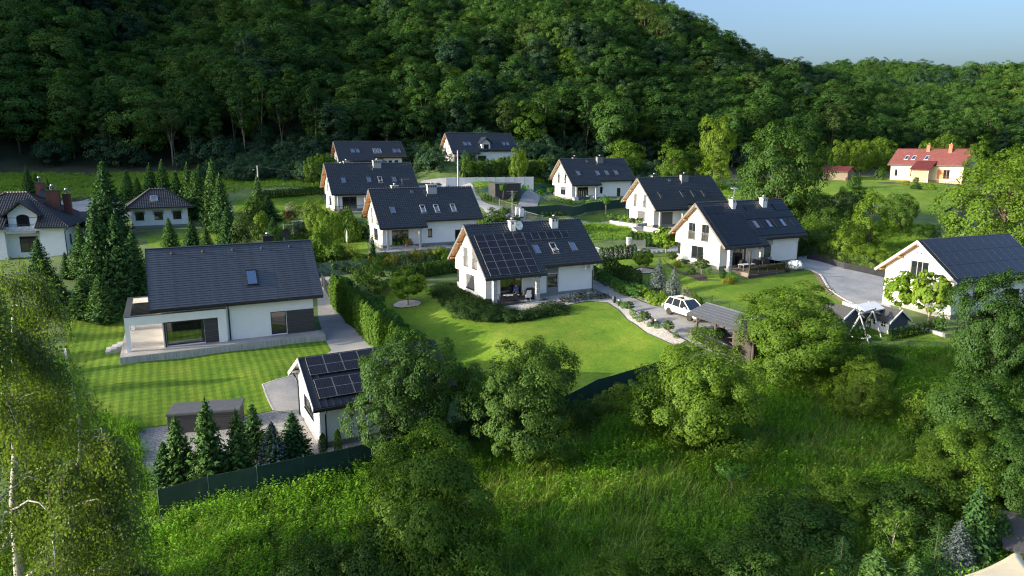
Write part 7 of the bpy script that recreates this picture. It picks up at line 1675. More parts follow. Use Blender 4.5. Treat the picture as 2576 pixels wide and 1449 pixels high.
# spruces behind the green fence by the hot tub
for u, b, t, w, k, lb in ((455, 1215, 1045, 44, 'small_spruce_0', 'leftmost spruce behind the green fence below the swim spa'), (532, 1212, 1006, 50, 'small_spruce_1', 'tallest spruce in front of the swim spa'), (605, 1195, 1030, 40, 'small_spruce_1', 'thin spruce at the right end of the swim spa'), (643, 1150, 1014, 38, 'small_spruce_0', 'spruce behind the row at the right end of the swim spa'), (690, 1180, 1062, 46, 'blue_spruce', 'wide greenish blue spruce between swim spa and garage'), (742, 1160, 1036, 46, 'small_spruce_0', 'spruce standing against the garage wall'), (420, 1225, 1110, 36, 'small_spruce_1', 'low spruce beside the birch at the left end of the green fence')):
    o = tree(k, u, b, t, w, lb, name='spruce'); 
    if u == 690: o.children[1].data = KINDS['small_spruce_0']['parts'][1][1]
for u, b, t, lb in ((814, 1150, 1088, 'left one of two narrow thujas before the garage'), (851, 1141, 1077, 'right one of two narrow thujas before the garage')): tree('thuja_0', u, b, t, 11, lb, 'thuja', 'narrow thujas at the garage', 'thuja')
# dark spruces at the left
SPR = [(278, 600, 405, 52, 1, 'tall greyish spruce behind the spruce group, left of the hipped outbuilding'), (262, 770, 512, 56, 0, 'tall spruce at the left front of the group beside the modern house'), (312, 772, 538, 58, 2, 'broad spruce in the middle of the group beside the modern house'), (347, 745, 583, 46, 0, 'spruce at the right of the group touching the modern house roof'), (213, 705, 565, 38, 1, 'spruce before the side wall of the villa'), (111, 745, 600, 42, 2, 'spruce standing before the villa terrace door'), (170, 702, 634, 18, 0, 'small golden spruce at the corner of the villa'),
       (262, 812, 690, 44, 1, 'dark low spruce behind the lawn left of the pergola'), (316, 780, 690, 36, 0, 'small spruce close to the pergola'), (215, 800, 700, 50, 2, 'low dark spruce behind the weeping birch'), (150, 790, 690, 44, 1, 'dark spruce between villa and birch'),
       (327, None, 428, 26, 0, 'leftmost spruce of the row behind the hipped outbuilding'), (352, None, 445, 22, 1, 'short spruce in the row behind the hipped outbuilding'), (386, None, 412, 28, 2, 'spruce above the roof ridge of the hipped outbuilding'), (417, None, 404, 28, 1, 'tallest spruce of the row behind the hipped outbuilding'), (449, None, 432, 26, 0, 'spruce at the right roof corner of the hipped outbuilding'), (479, None, 411, 28, 2, 'slim spruce right of the hipped outbuilding'), (508, None, 416, 28, 1, 'spruce second right of the hipped outbuilding'),
       (500, 548, 430, 40, 0, 'sunlit spruce at the right wall of the hipped outbuilding'), (545, 580, 405, 38, 2, 'tall sunlit spruce in the middle of the left gardens'), (562, 590, 440, 36, 1, 'spruce leaning on the tall sunlit spruce'), (653, 548, 443, 26, 0, 'dark pointed spruce below the utility pole'),
       (430, 628, 548, 24, 1, 'small spruce on the lawn before the hipped outbuilding'), (486, 632, 553, 26, 2, 'small spruce behind the ridge of the modern house'), (522, 640, 572, 22, 0, 'little spruce behind the ridge of the modern house, right of its twin'), (578, 640, 520, 34, 1, 'light green spruce behind the modern house roof'), (677, 560, 492, 32, 2, 'bushy fir beside the white flowering shrub'), (690, 610, 545, 24, 0, 'narrow fir behind the satellite dish of the modern house'),
       (78, 520, 417, 20, 2, 'spruce behind the villa roof at the far left'), (98, 520, 436, 16, 1, 'short spruce behind the villa chimneys'), (125, 505, 452, 14, 0, 'bluish little spruce behind the villa chimney')]
for u, b, t, w, i, lb in SPR: tree('spruce_%d' % i, u, b, t, w, lb, name='spruce', y=(120 if b is None else None))
tree('mountain_pine', 617, 640, 528, 36, 'yellow green pine behind the modern house roof', name='pine'); tree('mountain_pine', 745, 600, 548, 34, 'light pine beside the pale grey tool shed', name='pine'); tree('mountain_pine', 785, 600, 500, 30, 'silvery young pine left of the rear white house', name='pine')
# trees between the houses and the wood
tree('garden_tree', 1575, 462, 352, 50, 'sunlit pale green tree behind the farthest house of the row'); tree('garden_tree', 1548, 470, 385, 40, 'round tree partly behind the farthest house of the row', rz=2)
tree('hornbeam', 1692, 475, 352, 44, 'yellow green tree behind the shuttered house, left of the cone tree'); tree('garden_tree', 1700, 480, 410, 40, 'light bush tree just over the shuttered house roof'); tree('hornbeam', 1742, 470, 362, 40, 'bright tree behind the shuttered house')
tree('dark_hornbeam', 1795, 480, 378, 42, 'cone shaped bright green hornbeam by the great oak')
tree('oak_big', 1950, 585, 318, 110, 'great dark oak standing behind the panel covered house'); tree('garden_tree', 1800, 375, 290, 48, 'tree at the foot of the wood above the great oak', y=172, rz=4)
tree('oak_light', 2510, 660, 384, 145, 'great light green oak at the right edge behind the right house'); tree('oak_light', 2590, 560, 365, 110, 'second great oak cut by the right edge', rz=2.2)
tree('hornbeam', 2450, 470, 345, 32, 'yellow green tree beside the red roofed house', y=158)
for u, t, w, y, k, lb in ((2068, 358, 24, 182, 'hornbeam', 'yellow green tree left of the weeping tree behind the red shed'), (2110, 352, 26, 186, 'garden_tree', 'drooping light tree behind the red roofed shed'), (2162, 352, 32, 190, 'garden_tree', 'round tree between the shed and the red roofed house'), (2215, 345, 34, 192, 'garden_tree', 'round tree at the left end of the red roofed house'), (2330, 350, 30, 198, 'garden_tree', 'tree top showing over the red ridge'), (2380, 335, 36, 202, 'garden_tree', 'taller tree top showing over the red roof')): tree(k, u, None, t, w, lb, y=y)
# scrub on the right
tree('dark_hornbeam', 2185, 628, 478, 52, 'sunlit cone shaped hawthorn in the scrub', name='scrub_tree'); tree('oak_big', 2260, 590, 488, 42, 'dark tree at the right of the cone shaped hawthorn', name='scrub_tree'); tree('oak_big', 2140, 560, 472, 46, 'dark tree at the left of the cone shaped hawthorn', name='scrub_tree', rz=2)
SCL = ('at the left end of the wire fence', 'just right of the left end of the wire fence', 'above the middle of the wire fence', 'close behind the ridge of the panel covered house', 'between ridge and hawthorn on the slope', 'below the cone shaped hawthorn', 'above the right half of the wire fence', 'below the great oak on the slope', 'at the right end of the wire fence', 'left of the ridge of the right house', 'against the wall corner of the panel covered house', 'under the right side of the great oak', 'alone in the open grass above the right house')
for i, (u, b, t, w, k) in enumerate(((2040, 620, 545, 44, 'wild_shrub_light'), (2085, 640, 560, 48, 'wild_shrub'), (2120, 655, 570, 40, 'wild_shrub_light'), (2025, 590, 500, 46, 'wild_shrub'), (2080, 600, 510, 50, 'wild_shrub'), (2160, 660, 605, 38, 'wild_shrub_light'), (2210, 672, 615, 34, 'wild_shrub_light'), (2060, 560, 480, 50, 'wild_shrub'), (2250, 680, 630, 30, 'wild_shrub_light'), (2300, 690, 640, 30, 'wild_shrub'), (2010, 640, 570, 30, 'wild_shrub'), (1995, 560, 500, 40, 'wild_shrub'), (2330, 600, 560, 30, 'wild_shrub'))):
    tree(k, u, b, t, w, ('dark scrub bush ' if k == 'wild_shrub' else 'lighter green scrub bush ')+SCL[i], 'bush', None, 'scrub_bush')
# hedge and shrubs before the glass fence
for i, u in enumerate(range(1172, 1395, 17)): tree('garden_shrub' if i % 3 else 'dark_shrub', u, 447-.045*(u-1172), 396+(i*37 % 13)-(12 if 1280 < u < 1320 else 0), 17, 'leafy shrub in the tall hedge below the upper right white house', 'shrub', 'shrubs of the tall hedge below the wood', 'hedge_shrub')
for i, u in enumerate(range(1170, 1390, 11)): tree('clipped_thuja_%d' % (i % 3), u, 451-.045*(u-1172), 432-(u-1170)*.05, 6, 'small dark thuja at the foot of the tall hedge', 'thuja', 'thujas at the foot of the tall hedge', 'thuja')
tree('garden_tree', 1305, None, 372, 24, 'light young tree rising from the tall hedge', y=141)
tree('garden_tree', 790, 470, 392, 24, 'yellow green tree left of the two rear white houses'); tree('garden_tree', 815, 440, 385, 22, 'light tree beside the gable of the upper left white house', y=140, rz=1)
tree('garden_shrub', 1075, None, 358, 16, 'bright bush between the two houses at the wood edge', y=158); tree('garden_shrub', 840, None, 395, 14, 'shrub in front of the upper left white house', y=141)
# gardens in the middle
GARD = [(735, 535, 510, 18, 'pale_shrub', 'white flowering round shrub among the garden conifers'), (728, 560, 530, 16, 'red_shrub', 'reddish shrub below the white flowering shrub'), (800, 610, 505, 34, 'garden_tree', 'light shrubby tree before the rear white house'), (830, 640, 535, 36, 'garden_tree', 'leafy shrub tree left of the potted plant house'), (805, 670, 580, 40, 'garden_shrub', 'spreading shrub on the shady lawn behind the modern house'), (880, 610, 525, 26, 'garden_shrub', 'yellow green shrub between the two left white houses'), (850, 680, 610, 30, 'garden_shrub', 'rounded shrub beside the closed pale parasol'), (905, 600, 560, 20, 'dark_shrub', 'dark shrub at the gable of the potted plant house'), (770, 690, 620, 34, 'dark_shrub', 'dark shrub behind the right end of the slate roof'), (640, 560, 500, 26, 'dark_shrub', 'dark shrub below the utility pole'), (705, 625, 575, 24, 'dark_shrub', 'dark low shrub before the tool shed'), (660, 600, 535, 26, 'garden_shrub', 'green shrub in the middle of the left gardens'), (612, 600, 545, 22, 'dark_shrub', 'dark shrub behind the pine in the left gardens'), (760, 540, 515, 20, 'garden_shrub', 'round shrub before the pergola of the garden'), (860, 560, 530, 20, 'garden_shrub', 'green shrub under the rear white house porch'), (935, 590, 545, 20, 'garden_shrub', 'shrub at the porch of the rear white house'),
        (1240, 566, 525, 26, 'dark_shrub', 'dark purple green shrub beyond the centre roof'), (1270, 560, 522, 24, 'garden_shrub', 'green shrub beyond the centre roof by the road'), (1215, 560, 538, 20, 'garden_shrub', 'low green shrub at the corner of the potted plant house'), (1300, 562, 545, 14, 'garden_shrub', 'small shrub at the foot of the white meter boxes'), (905, 470, 440, 12, 'garden_shrub', 'shrub by the sunlit meadow strip')]
for u, b, t, w, k, lb in GARD: tree(k, u, b, t, w, lb, 'shrub', None, 'shrub')
for i, (u, b, t, w, k) in enumerate(((855, 668, 632, 24, 'juniper'), (880, 655, 622, 22, 'gold_juniper'), (905, 668, 640, 28, 'juniper'), (870, 680, 650, 24, 'juniper'), (930, 672, 645, 26, 'gold_juniper'), (960, 662, 636, 24, 'juniper'), (985, 668, 640, 24, 'gold_juniper'), (1015, 664, 636, 26, 'juniper'), (1045, 658, 630, 24, 'gold_juniper'), (1072, 655, 628, 22, 'juniper'), (1100, 650, 622, 24, 'gold_juniper'), (1130, 652, 626, 22, 'juniper'), (1040, 672, 648, 24, 'juniper'), (1085, 668, 644, 24, 'juniper'))):
    tree(k, u, b, t, w, 'spreading green juniper in the border below the potted plant house' if k == 'juniper' else 'golden yellow juniper in the border below the potted plant house', 'juniper', 'green junipers of the border' if k == 'juniper' else 'golden junipers of the border', 'juniper')
tree('lime_shrub', 1108, 662, 618, 20, 'bright green round bush at the right end of the juniper border', 'shrub'); tree('small_spruce_1', 939, 668, 585, 10, 'thin bare young fir before the porch pillar', name='fir')
# clipped hedge along the road below A's left, leafy globe trees
o = MB(); P = V2([(1000, 700), (1060, 688), (1150, 678)])
for i in range(12):
    t = (i+.5)/12; u = 1000+150*t; tree('dark_shrub', u, 706-24*t, 672-22*t, 12, 'shrub of the low clipped hedge behind the globe tree', 'shrub', 'shrubs of the low clipped hedge', 'hedge_shrub')
tree('globe_maple', 1027, 768, 682, 39, 'round headed pale green globe tree in a white gravel circle', name='globe_tree'); tree('garden_tree', 945, 745, 640, 62, 'broad bright green tree left of the globe tree', name='maple_tree')
FW['maple'] = 1
bpy.data.objects['maple_tree'].children[1].data = KINDS['garden_tree']['parts'][1][1].copy(); bpy.data.objects['maple_tree'].children[1].data.materials[0] = MT['lf_laurel']
# thuja hedge beside the left drive: two tones of single thujas
HED = V2([(843, 766), (880, 806), (925, 850), (955, 880)]); HED2 = V2([(960, 862), (990, 880), (1030, 908)])
def along(P, n):
    P = [Vector(p) for p in P]; D = [0]
    for a, b in zip(P, P[1:]): D.append(D[-1]+(b-a).length)
    out = []
    for i in range(n):
        s = D[-1]*i/max(1, n-1)
        for j in range(len(P)-1):
            if s <= D[j+1]+1e-6: q = P[j].lerp(P[j+1], (s-D[j])/(D[j+1]-D[j])); out.append(Vector((q.x, q.y, h1(q.x, q.y)))); break
    return out
def row(kind, P, n, h, w, label, cat, group, name, jit=.1, hj=.1):
    for p in along(P, n):
        plant(kind+('_%d' % R.randrange(3) if kind in ('thuja', 'clipped_thuja') else ''), (p.x+R.uniform(-jit, jit), p.y+R.uniform(-jit, jit), p.z-.03), h*R.uniform(1-hj, 1+hj), w*R.uniform(1-hj, 1+hj), None, label, cat, group, name)
row('thuja', HED, 26, 3.4, .62, 'tall thuja in the hedge row along the left paved drive', 'thuja', 'thujas of the tall hedge by the left drive', 'thuja', .08, .05)
row('thuja', HED2, 7, 2.6, .55, 'yellow green thuja at the near end of the hedge, behind the garage roof', 'thuja', 'thujas at the near end of the hedge', 'thuja')
row('laurel_shrub', V2([(862, 738), (905, 778), (960, 822), (1010, 862), (1060, 905)]), 22, 2.0, .95, 'light green laurel shrub on the lawn side of the thuja hedge', 'shrub', 'laurels behind the thuja hedge', 'laurel', .3, .25)
row('laurel_shrub', V2([(1085, 925), (1140, 965), (1190, 985)]), 8, 1.5, .8, 'light green laurel shrub behind the garage at the lawn edge', 'shrub', 'laurels at the lawn edge behind the garage', 'laurel', .3, .3)
row('clipped_thuja', V2([(668, 500), (740, 494), (812, 486)]), 22, 1.5, .42, 'small pointed thuja in the long row at the upper left gardens', 'thuja', 'thuja row at the upper left gardens', 'thuja', .05)
for i in range(7): tree('thuja_%d' % (i % 3), 838+i*11, 590+i*3, 535+i*4, 8, 'dark pointed thuja in the row below the rear white house', 'thuja', 'thujas below the rear white house', 'thuja')
# juniper mass around A
bed = np.array(V2([(1098, 732), (1138, 726), (1235, 780), (1330, 792), (1404, 770), (1404, 784), (1290, 806), (1190, 802), (1125, 768)])); rg = np.random.default_rng(9); cnt = 0
while cnt < 64:
    x, y = rg.uniform(bed[:, 0].min(), bed[:, 0].max()), rg.uniform(bed[:, 1].min(), bed[:, 1].max())
    if inpoly(bed, np.array([x]), np.array([y]))[0]: plant('juniper', (x, y, h1(x, y)-.25), rg.uniform(.75, .95), rg.uniform(1.1, 1.5), None, 'low dark juniper in the clipped mass wrapped round the centre house', 'juniper', 'junipers wrapped round the centre house', 'juniper'); cnt += 1
bed = np.array(V2([(1395, 757), (1440, 748), (1500, 739), (1532, 752), (1480, 755), (1435, 765)])); cnt = 0
while cnt < 46:
    x, y = rg.uniform(bed[:, 0].min(), bed[:, 0].max()), rg.uniform(bed[:, 1].min(), bed[:, 1].max())
    if inpoly(bed, np.array([x]), np.array([y]))[0]: plant('lavender', (x, y, h1(x, y)+.03), rg.uniform(.35, .6), rg.uniform(.25, .42), None, 'small grey green lavender tuft in the white gravel bed', 'lavender', 'lavender tufts in the gravel', 'lavender'); cnt += 1
# shrubs and clipped balls along A's drive
LAU = [(1492, 690), (1500, 697), (1513, 703), (1525, 708), (1536, 716), (1549, 722), (1558, 730), (1569, 728), (1572, 737), (1585, 740), (1600, 744), (1598, 733), (1612, 738)]
for u, v in LAU: tree('laurel_shrub', u, v+4, v-22, 15, 'deep green laurel in the row along the paved drive of the centre house', 'shrub', 'laurel row along the centre drive', 'laurel')
for u, v in ((1622, 752), (1640, 762), (1655, 768), (1682, 774), (1668, 760)): tree('lime_shrub', u, v, v-32, 16, 'yellow green rounded shrub at the near end of the laurel row', 'shrub', 'yellow green shrubs by the drive', 'shrub')
tree('pale_shrub', 1726, 758, 726, 15, 'straw coloured bush behind the white car', 'shrub'); tree('garden_shrub', 1745, 766, 738, 14, 'green bush right of the straw coloured bush', 'shrub')
for i, (u, v, s) in enumerate(((1558, 768, 8), (1569, 776, 9), (1591, 794, 8), (1597, 802, 8), (1608, 810, 8), (1634, 822, 7), (1652, 826, 8), (1700, 850, 8))): tree('box_ball', u, v, v-2*s, s, 'clipped box ball in the white gravel between lawn and drive', 'box ball', 'clipped box balls by the drive', 'box_ball')
for u, b, t, w, lb in ((1582, 786, 758, 12, 'little globe pine on a stem, farthest along the drive'), (1621, 816, 782, 14, 'little globe pine on a stem, middle one along the drive'), (1680, 840, 806, 14, 'little globe pine on a stem, nearest the carport')): tree('globe_pine', u, b, t, w, lb, 'tree', None, 'globe_pine')
row('clipped_thuja', V2([(1515, 684), (1545, 697), (1580, 712), (1606, 722)]), 11, 2.0, .42, 'dark clipped thuja in the row behind the laurels', 'thuja', 'clipped thuja row behind the laurels', 'thuja', .02, .06)
row('clipped_thuja', V2([(1513, 660), (1555, 653), (1595, 650)]), 8, 1.9, .42, 'dark clipped thuja in the row beside the curved road', 'thuja', 'clipped thuja row beside the curved road', 'thuja', .02, .06)
row('clipped_thuja', V2([(1588, 617), (1630, 620), (1665, 624)]), 8, 1.9, .45, 'dark clipped thuja behind the slatted gate', 'thuja', 'clipped thujas behind the slatted gate', 'thuja', .02, .06)
for i in range(9): tree('clipped_thuja_%d' % (i % 3), 1762+i*13.5, 764+i*5.5, 752+i*5.5, 5, 'small cropped thuja in the line on the right lawn behind the carport', 'thuja', 'cropped thujas behind the carport', 'thuja')
tree('thuja_1', 1760, 768, 745, 7, 'taller cropped thuja by the white car', 'thuja')
tree('globe_maple', 1617, 683, 626, 21, 'round headed tree in the dark rimmed bed of the right lawn', name='globe_tree'); tree('catalpa', 1675, 645, 574, 31, 'large leaved bright catalpa at the gable of the panel covered house', name='catalpa_tree')
tree('blue_spruce', 1656, 728, 648, 25, 'taller blue spruce of the pair on the right lawn', name='blue_spruce', rz=.4); tree('blue_spruce', 1693, 742, 674, 25, 'lower blue spruce of the pair on the right lawn', name='blue_spruce', rz=2)
for u, b, t, w, k, lb in ((1688, 662, 632, 14, 'globe_pine', 'clipped dark pine at the corner of the panel covered house'), (1713, 660, 650, 7, 'box_ball', 'dark clipped ball by the panel covered house gable'), (1726, 671, 652, 9, 'globe_pine', 'small olive globe shrub on a stem by the gable'), (1764, 690, 651, 18, 'globe_pine', 'large clipped pine under the gable window'), (1782, 692, 665, 8, 'box_ball', 'dark ball shrub right of the large clipped pine'), (1738, 690, 672, 12, 'juniper', 'low dark juniper by the large clipped pine'), (1705, 674, 655, 11, 'gold_juniper', 'golden juniper on the slope by the panel covered house'), (1817, 700, 676, 8, 'clipped_thuja_0', 'clipped shrub at the porch pillar of the panel covered house'), (1838, 702, 680, 9, 'box_ball', 'clipped ball left of the glazed deck'), (1848, 708, 688, 9, 'box_ball', 'second clipped ball at the corner of the glazed deck'), (1832, 712, 697, 16, 'gold_juniper', 'yellow ground juniper before the glazed deck')): tree(k, u, b, t, w, lb, 'shrub', None, 'clipped_shrub')
for u, v in ((1645, 637), (1657, 636), (1670, 634)): tree('box_ball', u, v, v-7, 4, 'tiny clipped ball along the drive behind the globe tree', 'box ball', 'tiny clipped balls', 'box_ball')
# two young maples of M, thujas by the playground
tree('catalpa', 2262, 800, 690, 37, 'left one of two young bright trees before the right house', name='young_maple'); tree('catalpa', 2334, 818, 690, 42, 'right one of two young bright trees before the right house', name='young_maple', rz=1.5)
for i in range(11): tree('clipped_thuja_%d' % (i % 3), 2238+i*13.2, 858-i*2.9, 826-i*2.9, 7, 'dark clipped thuja in the row below the playhouse', 'thuja', 'thuja row below the playhouse', 'thuja')
# F's slope and beds
tree('young_tree', 1265, 508, 460, 9, 'small globe headed tree on a stem beside the slatted shed', name='young_tree'); tree('young_tree', 1385, 505, 470, 9, 'yellow green young tree at the corner of the farthest house', name='young_tree'); tree('young_tree', 1524, 546, 490, 9, 'slim young staked tree before the green screen fence', name='young_tree')
tree('small_spruce_0', 1294, 505, 482, 7, 'tiny spruce beside the slatted shed', name='spruce'); tree('pale_shrub', 1286, 507, 494, 6, 'pale pinkish shrub by the slatted shed', 'shrub')
bed = np.array(V2([(1312, 469), (1390, 464), (1394, 486), (1314, 490)])); cnt = 0
while cnt < 40:
    x, y = rg.uniform(bed[:, 0].min(), bed[:, 0].max()), rg.uniform(bed[:, 1].min(), bed[:, 1].max())
    if inpoly(bed, np.array([x]), np.array([y]))[0]: plant('perennial', (x, y, h1(x, y)+.03), rg.uniform(.4, .8), rg.uniform(.3, .6), None, 'small yellow green plant on the green cloth slope', 'plant', 'plants on the green cloth slope', 'perennial'); cnt += 1
for i in range(6): tree('clipped_thuja_%d' % (i % 3), 1220+i*7.5, 500+i*3.0, 486+i*3.0, 3.5, 'small pointed thuja beside the mesh fence of the striped lawn', 'thuja', 'small thujas beside the mesh fence', 'thuja')
bed = V2([(1395, 507), (1440, 515), (1500, 510), (1560, 506)])
for p in along(bed, 16): plant('perennial', (p.x+R.uniform(-.6, .6), p.y+R.uniform(-.6, .6), p.z), R.uniform(.5, .9), R.uniform(.4, .7), None, 'leafy plant in the bed before the farthest house', 'plant', 'plants before the farthest house', 'perennial')
for i in range(6): tree('dark_shrub', 1365+i*11, 545-i*.5, 533, 5, 'little dark shrub before the green screen fence', 'shrub', 'little shrubs before the screen fence', 'shrub')
for p, k in zip(along(V2([(1540, 558), (1600, 569), (1625, 568)]), 12), ['perennial', 'lavender', 'juniper', 'perennial', 'lavender', 'perennial']*2): plant(k, (p.x, p.y+.6, p.z+.55), .7, .7, None, {'perennial': 'leafy green plant in the raised bed of the shuttered house', 'lavender': 'grey lavender in the raised bed of the shuttered house', 'juniper': 'low juniper in the raised bed of the shuttered house'}[k], 'plant', {'perennial': 'green plants in the raised bed', 'lavender': 'lavender in the raised bed', 'juniper': 'junipers in the raised bed'}[k], 'plant')
tree('dark_shrub', 1577, 558, 545, 9, 'round bush at the corner of the shuttered house', 'shrub')
for u, b, t, w, k, lb in ((2303, 470, 445, 6, 'globe_pine', 'tiny topiary on a stem by the yellow house'), (2305, 470, 459, 8, 'dark_shrub', 'dark rounded shrub under the tiny topiary'), (2326, 472, 458, 9, 'lime_shrub', 'light ball shrub by the yellow house'), (2344, 476, 461, 9, 'lime_shrub', 'light ball shrub nearest the yellow porch'), (2280, 466, 455, 8, 'gold_juniper', 'golden shrub at the left of the yellow house'), (2305, 476, 466, 14, 'juniper', 'grey green ground juniper by the yellow house'), (2215, 452, 425, 12, 'dark_shrub', 'dark topiary shrub right of the red shed'), (2150, 475, 440, 16, 'dark_shrub', 'dark bush before the red shed')): tree(k, u, b, t, w, lb, 'shrub', None, 'shrub')

# ------------------------------------------------------------------ weeping birch at the left
def birch(name, label, base, h, R0, seed, nb=15, lean=(0, 0), strands=11, leaf=.10, side=None, lpm=20):
    rg = np.random.default_rng(seed); t = thing(name, label, 'tree', base); mb = MB(); k = 9; pts = []
    for i in range(k+1):
        q = i/k; pts.append(Vector((lean[0]*q*q+rg.normal(0, .10)*q, lean[1]*q*q+rg.normal(0, .1)*q, h*q-.3*(i == 0))))
    mb.tube(pts, [.26*(1-.9*i/k)+.012 for i in range(k+1)], 8)
    br = MB(); tw = MB(); C = []; N = []; A = []
    def hang(p, L, dirv):
        n = max(6, int(L*lpm)); s = np.sort(rg.random(n)); sw = rg.normal(0, .18, 2)
        x = p.x+dirv.x*.5*np.minimum(s*L, .5)+sw[0]*s*s*L; y = p.y+dirv.y*.5*np.minimum(s*L, .5)+sw[1]*s*s*L; z = p.z+.10*np.sin(s*3)-s*L
        C.append(np.stack([x, y, z], 1)+rg.normal(0, .11, (n, 3))); A.append(np.tile([0, 0, -1.], (n, 1))+rg.normal(0, .6, (n, 3))); N.append(np.tile([dirv.x*.8, dirv.y*.8, .4], (n, 1))+rg.normal(0, .55, (n, 3)))
        if L > 1.2: tw.tube([p, p+Vector((dirv.x*.25, dirv.y*.25, -.1)), p+Vector((dirv.x*.3+sw[0]*.4, dirv.y*.3+sw[1]*.4, -L*.6))], .008, 3, cap=False)
    for i in range(nb):
        q = .22+.75*(i+.3)/nb; a = rg.random()*6.28 if side is None or rg.random() > .6 else side+rg.normal(0, .6)
        p0 = pts[min(k, int(q*k))].lerp(pts[min(k, int(q*k)+1)], q*k-int(q*k)); L = R0*(1.15-q*.75)*rg.uniform(.75, 1.15); d = Vector((math.cos(a), math.sin(a), 0)); up = L*rg.uniform(.45, .8)
        P = []
        for j in range(9):
            s = j/8; P.append(p0+d*(L*(s**.85))+Vector((0, 0, up*math.sin(min(s*1.25, 1.25)*1.75)*.8-(.55*L*s**3.2)))+Vector(rg.normal(0, .06, 3)))
        br.tube(P, [.06*(1-.85*j/8)*(L/R0) for j in range(9)], 5, cap=False)
        for j in range(2, 9):
            for _ in range(strands if j > 3 else strands//2):
                w = rg.random(); b = P[j-1].lerp(P[j], w); off = Vector((rg.normal(0, .30), rg.normal(0, .30), -abs(rg.normal(0, .22))))*(.5+.5*L/R0); hang(b+off, rg.uniform(.6, 2.6)*(.5+.5*j/8), (d+off*.8).normalized())
    for _ in range(50): hang(pts[-1]+Vector(rg.normal(0, .4, 3)), rg.uniform(.4, 1.6), Vector(sph(rg, 1)[0]))
    mb.build('trunk', MT['bark_birch'], t, True); br.build('branches', MT['bark_birch'], t, True); tw.build('twigs', MT['bark'], t)
    n = sum(len(c) for c in C); V, F = leaf_quads(np.concatenate(C), np.concatenate(N), leaf*rg.uniform(.7, 1.3, n), .7, rg, np.concatenate(A)); link('crown', mesh_np('crown', V, F, MT['lf_birch']), t); return t
pb = Dp(30, 23)
birch('weeping_birch', 'large weeping birch with white trunk filling the left edge of the picture', pb, ztop(23, 690)-pb.z, 5.0, 3, 24, (.2, .6), 15, side=-.1)
pb = Dp(80, 26); birch('weeping_birch', 'slanting white stemmed birch with a bare arched top behind the large birch', pb, ztop(26, 690)-pb.z, 2.8, 4, 9, (1.6, .3), 9, side=.2)
pb = Dp(-30, 27.5); birch('weeping_birch', 'pale green birch crown at the left edge above the large birch', pb, ztop(27.5, 640)-pb.z, 3.0, 5, 16, (.8, 0), 13)
pb = Dp(215, 22.5); birch('weeping_birch', 'low drooping birch with arched white branches beside the green fence', pb, ztop(22.5, 1060)-pb.z, 3.6, 6, 17, (.9, .4), 14, side=.2)
# trees just outside the frame on the left whose long shadows fall across the lawn and meadow
for i, (x, y, hh, w, k) in enumerate(((-47, 55, 7, 2.2, 'spruce_0'), (-48, 50.5, 5.5, 1.8, 'spruce_1'), (-46, 46.5, 7.5, 2.0, 'spruce_2'), (-58, 66, 10, 3.0, 'spruce_2'), (-60, 58, 9, 2.4, 'spruce_0'))): plant(k, (x, y, h1(x, y)), hh, w, None, 'tree just beyond the left edge casting a long shadow on the lawn', 'tree', 'trees beyond the left edge')

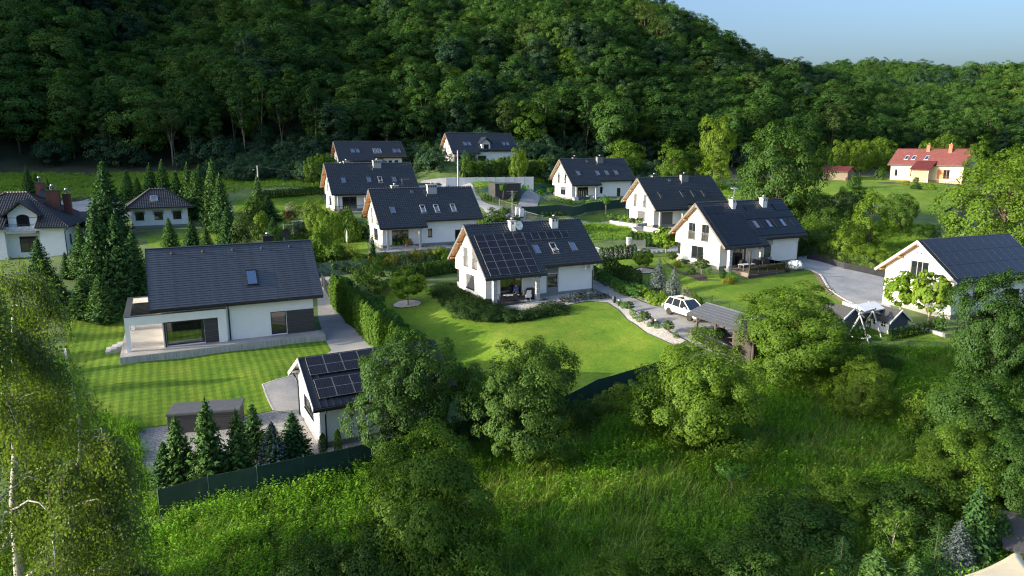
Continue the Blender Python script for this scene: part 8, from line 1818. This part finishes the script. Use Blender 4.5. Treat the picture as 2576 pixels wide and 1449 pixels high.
# ------------------------------------------------------------------ tall grass and weeds of the meadow
def meadow():
    rg = np.random.default_rng(21)
    fence = np.array(V2(FENCE)+V2([(1760, 955), (1890, 915), (2120, 870), (2380, 868), (2470, 840)]))
    n = 30000; x = rg.uniform(-34, 50, n); y = rg.uniform(13, 62, n)
    fy = np.interp(x, fence[:, 0], fence[:, 1]); ok = (y < fy-.5) & (np.abs(x) < .80*y+5); x, y, fy = x[ok], y[ok], fy[ok]
    # nearer the camera keep more
    d = np.hypot(x, y); nse = np.sin(x*.45+y*.2)+np.sin(y*.6-x*.25+1)+rg.normal(0, .6, len(x))
    left = x < -4+rg.normal(0, 2, len(x))
    k = np.where(left & (nse > -.6), 3+(rg.random(len(x)) < .4), np.where(nse > .9, 1, np.where(nse < -1.2, 3, 0))); k = np.where((rg.random(len(x)) < .05) & ~left, 2, k); k = np.where((rg.random(len(x)) < .22), 4-(rg.random(len(x)) < .5), k)
    sc = rg.uniform(.65, 1.25, len(x)); z = hz(x, y)
    ms = [grass_clump('grass_clump', 1, 30, .95, .24, 'lf_meadow', .014), grass_clump('grass_clump', 2, 32, .7, .3, 'lf_weed', .018), grass_clump('grass_clump', 3, 26, 1.35, .2, 'lf_meadow', .010), weed_clump('weed_clump', 4, 14, 1.0, .3, 'lf_weed', .15), weed_clump('weed_clump', 5, 12, .8, .28, 'lf_fg', .13)]
    A = np.array(V2([(60, 1000), (163, 900), (190, 1032), (344, 1084), (362, 1180), (425, 1275), (400, 1306), (250, 1330), (100, 1200)])); q = rg.uniform(A.min(0), A.max(0), (5000, 2)); q = q[inpoly(A, q[:, 0], q[:, 1])][:1400]
    x = np.concatenate([x, q[:, 0]]); y = np.concatenate([y, q[:, 1]]); z = np.concatenate([z, hz(q[:, 0], q[:, 1])]); sc = np.concatenate([sc, rg.uniform(.5, .9, len(q))]); k = np.concatenate([k, 3+(rg.random(len(q)) < .5)])
    scatter('meadow_grass', np.stack([x, y, z-.03], 1), rg.random(len(x))*6.28, sc, k, ms, 'tall uncut grass and weeds of the meadow in the foreground', 'grass')
    # rough grass elsewhere
    n = 9000; P = []
    for poly, m in ((V2([(2010, 560), (2200, 560), (2350, 570), (2330, 660), (2235, 690), (2110, 660), (2020, 640)]), 2600), (V2([(-60, 438), (300, 436), (700, 428), (815, 440), (815, 474), (590, 482), (300, 490), (-60, 506)]), 5000), (V2([(1420, 590), (1480, 604), (1594, 606), (1575, 558), (1428, 566)]), 500), (V2([(1560, 470), (1830, 470), (1850, 520), (1700, 520)]), 1200)):
        A = np.array(poly); c = 0
        for _ in range(40):
            q = rg.uniform(A.min(0), A.max(0), (m, 2)); q = q[inpoly(A, q[:, 0], q[:, 1])][:m-c]; P.append(q); c += len(q)
            if c >= m: break
    P = np.concatenate(P); scatter('rough_grass', np.stack([P[:, 0], P[:, 1], hz(P[:, 0], P[:, 1])], 1), rg.random(len(P))*6.28, rg.uniform(.5, .9, len(P)), (rg.random(len(P)) < .4).astype(int), ms[:2], 'rough unmown grass on the slopes behind the gardens', 'grass')
meadow()
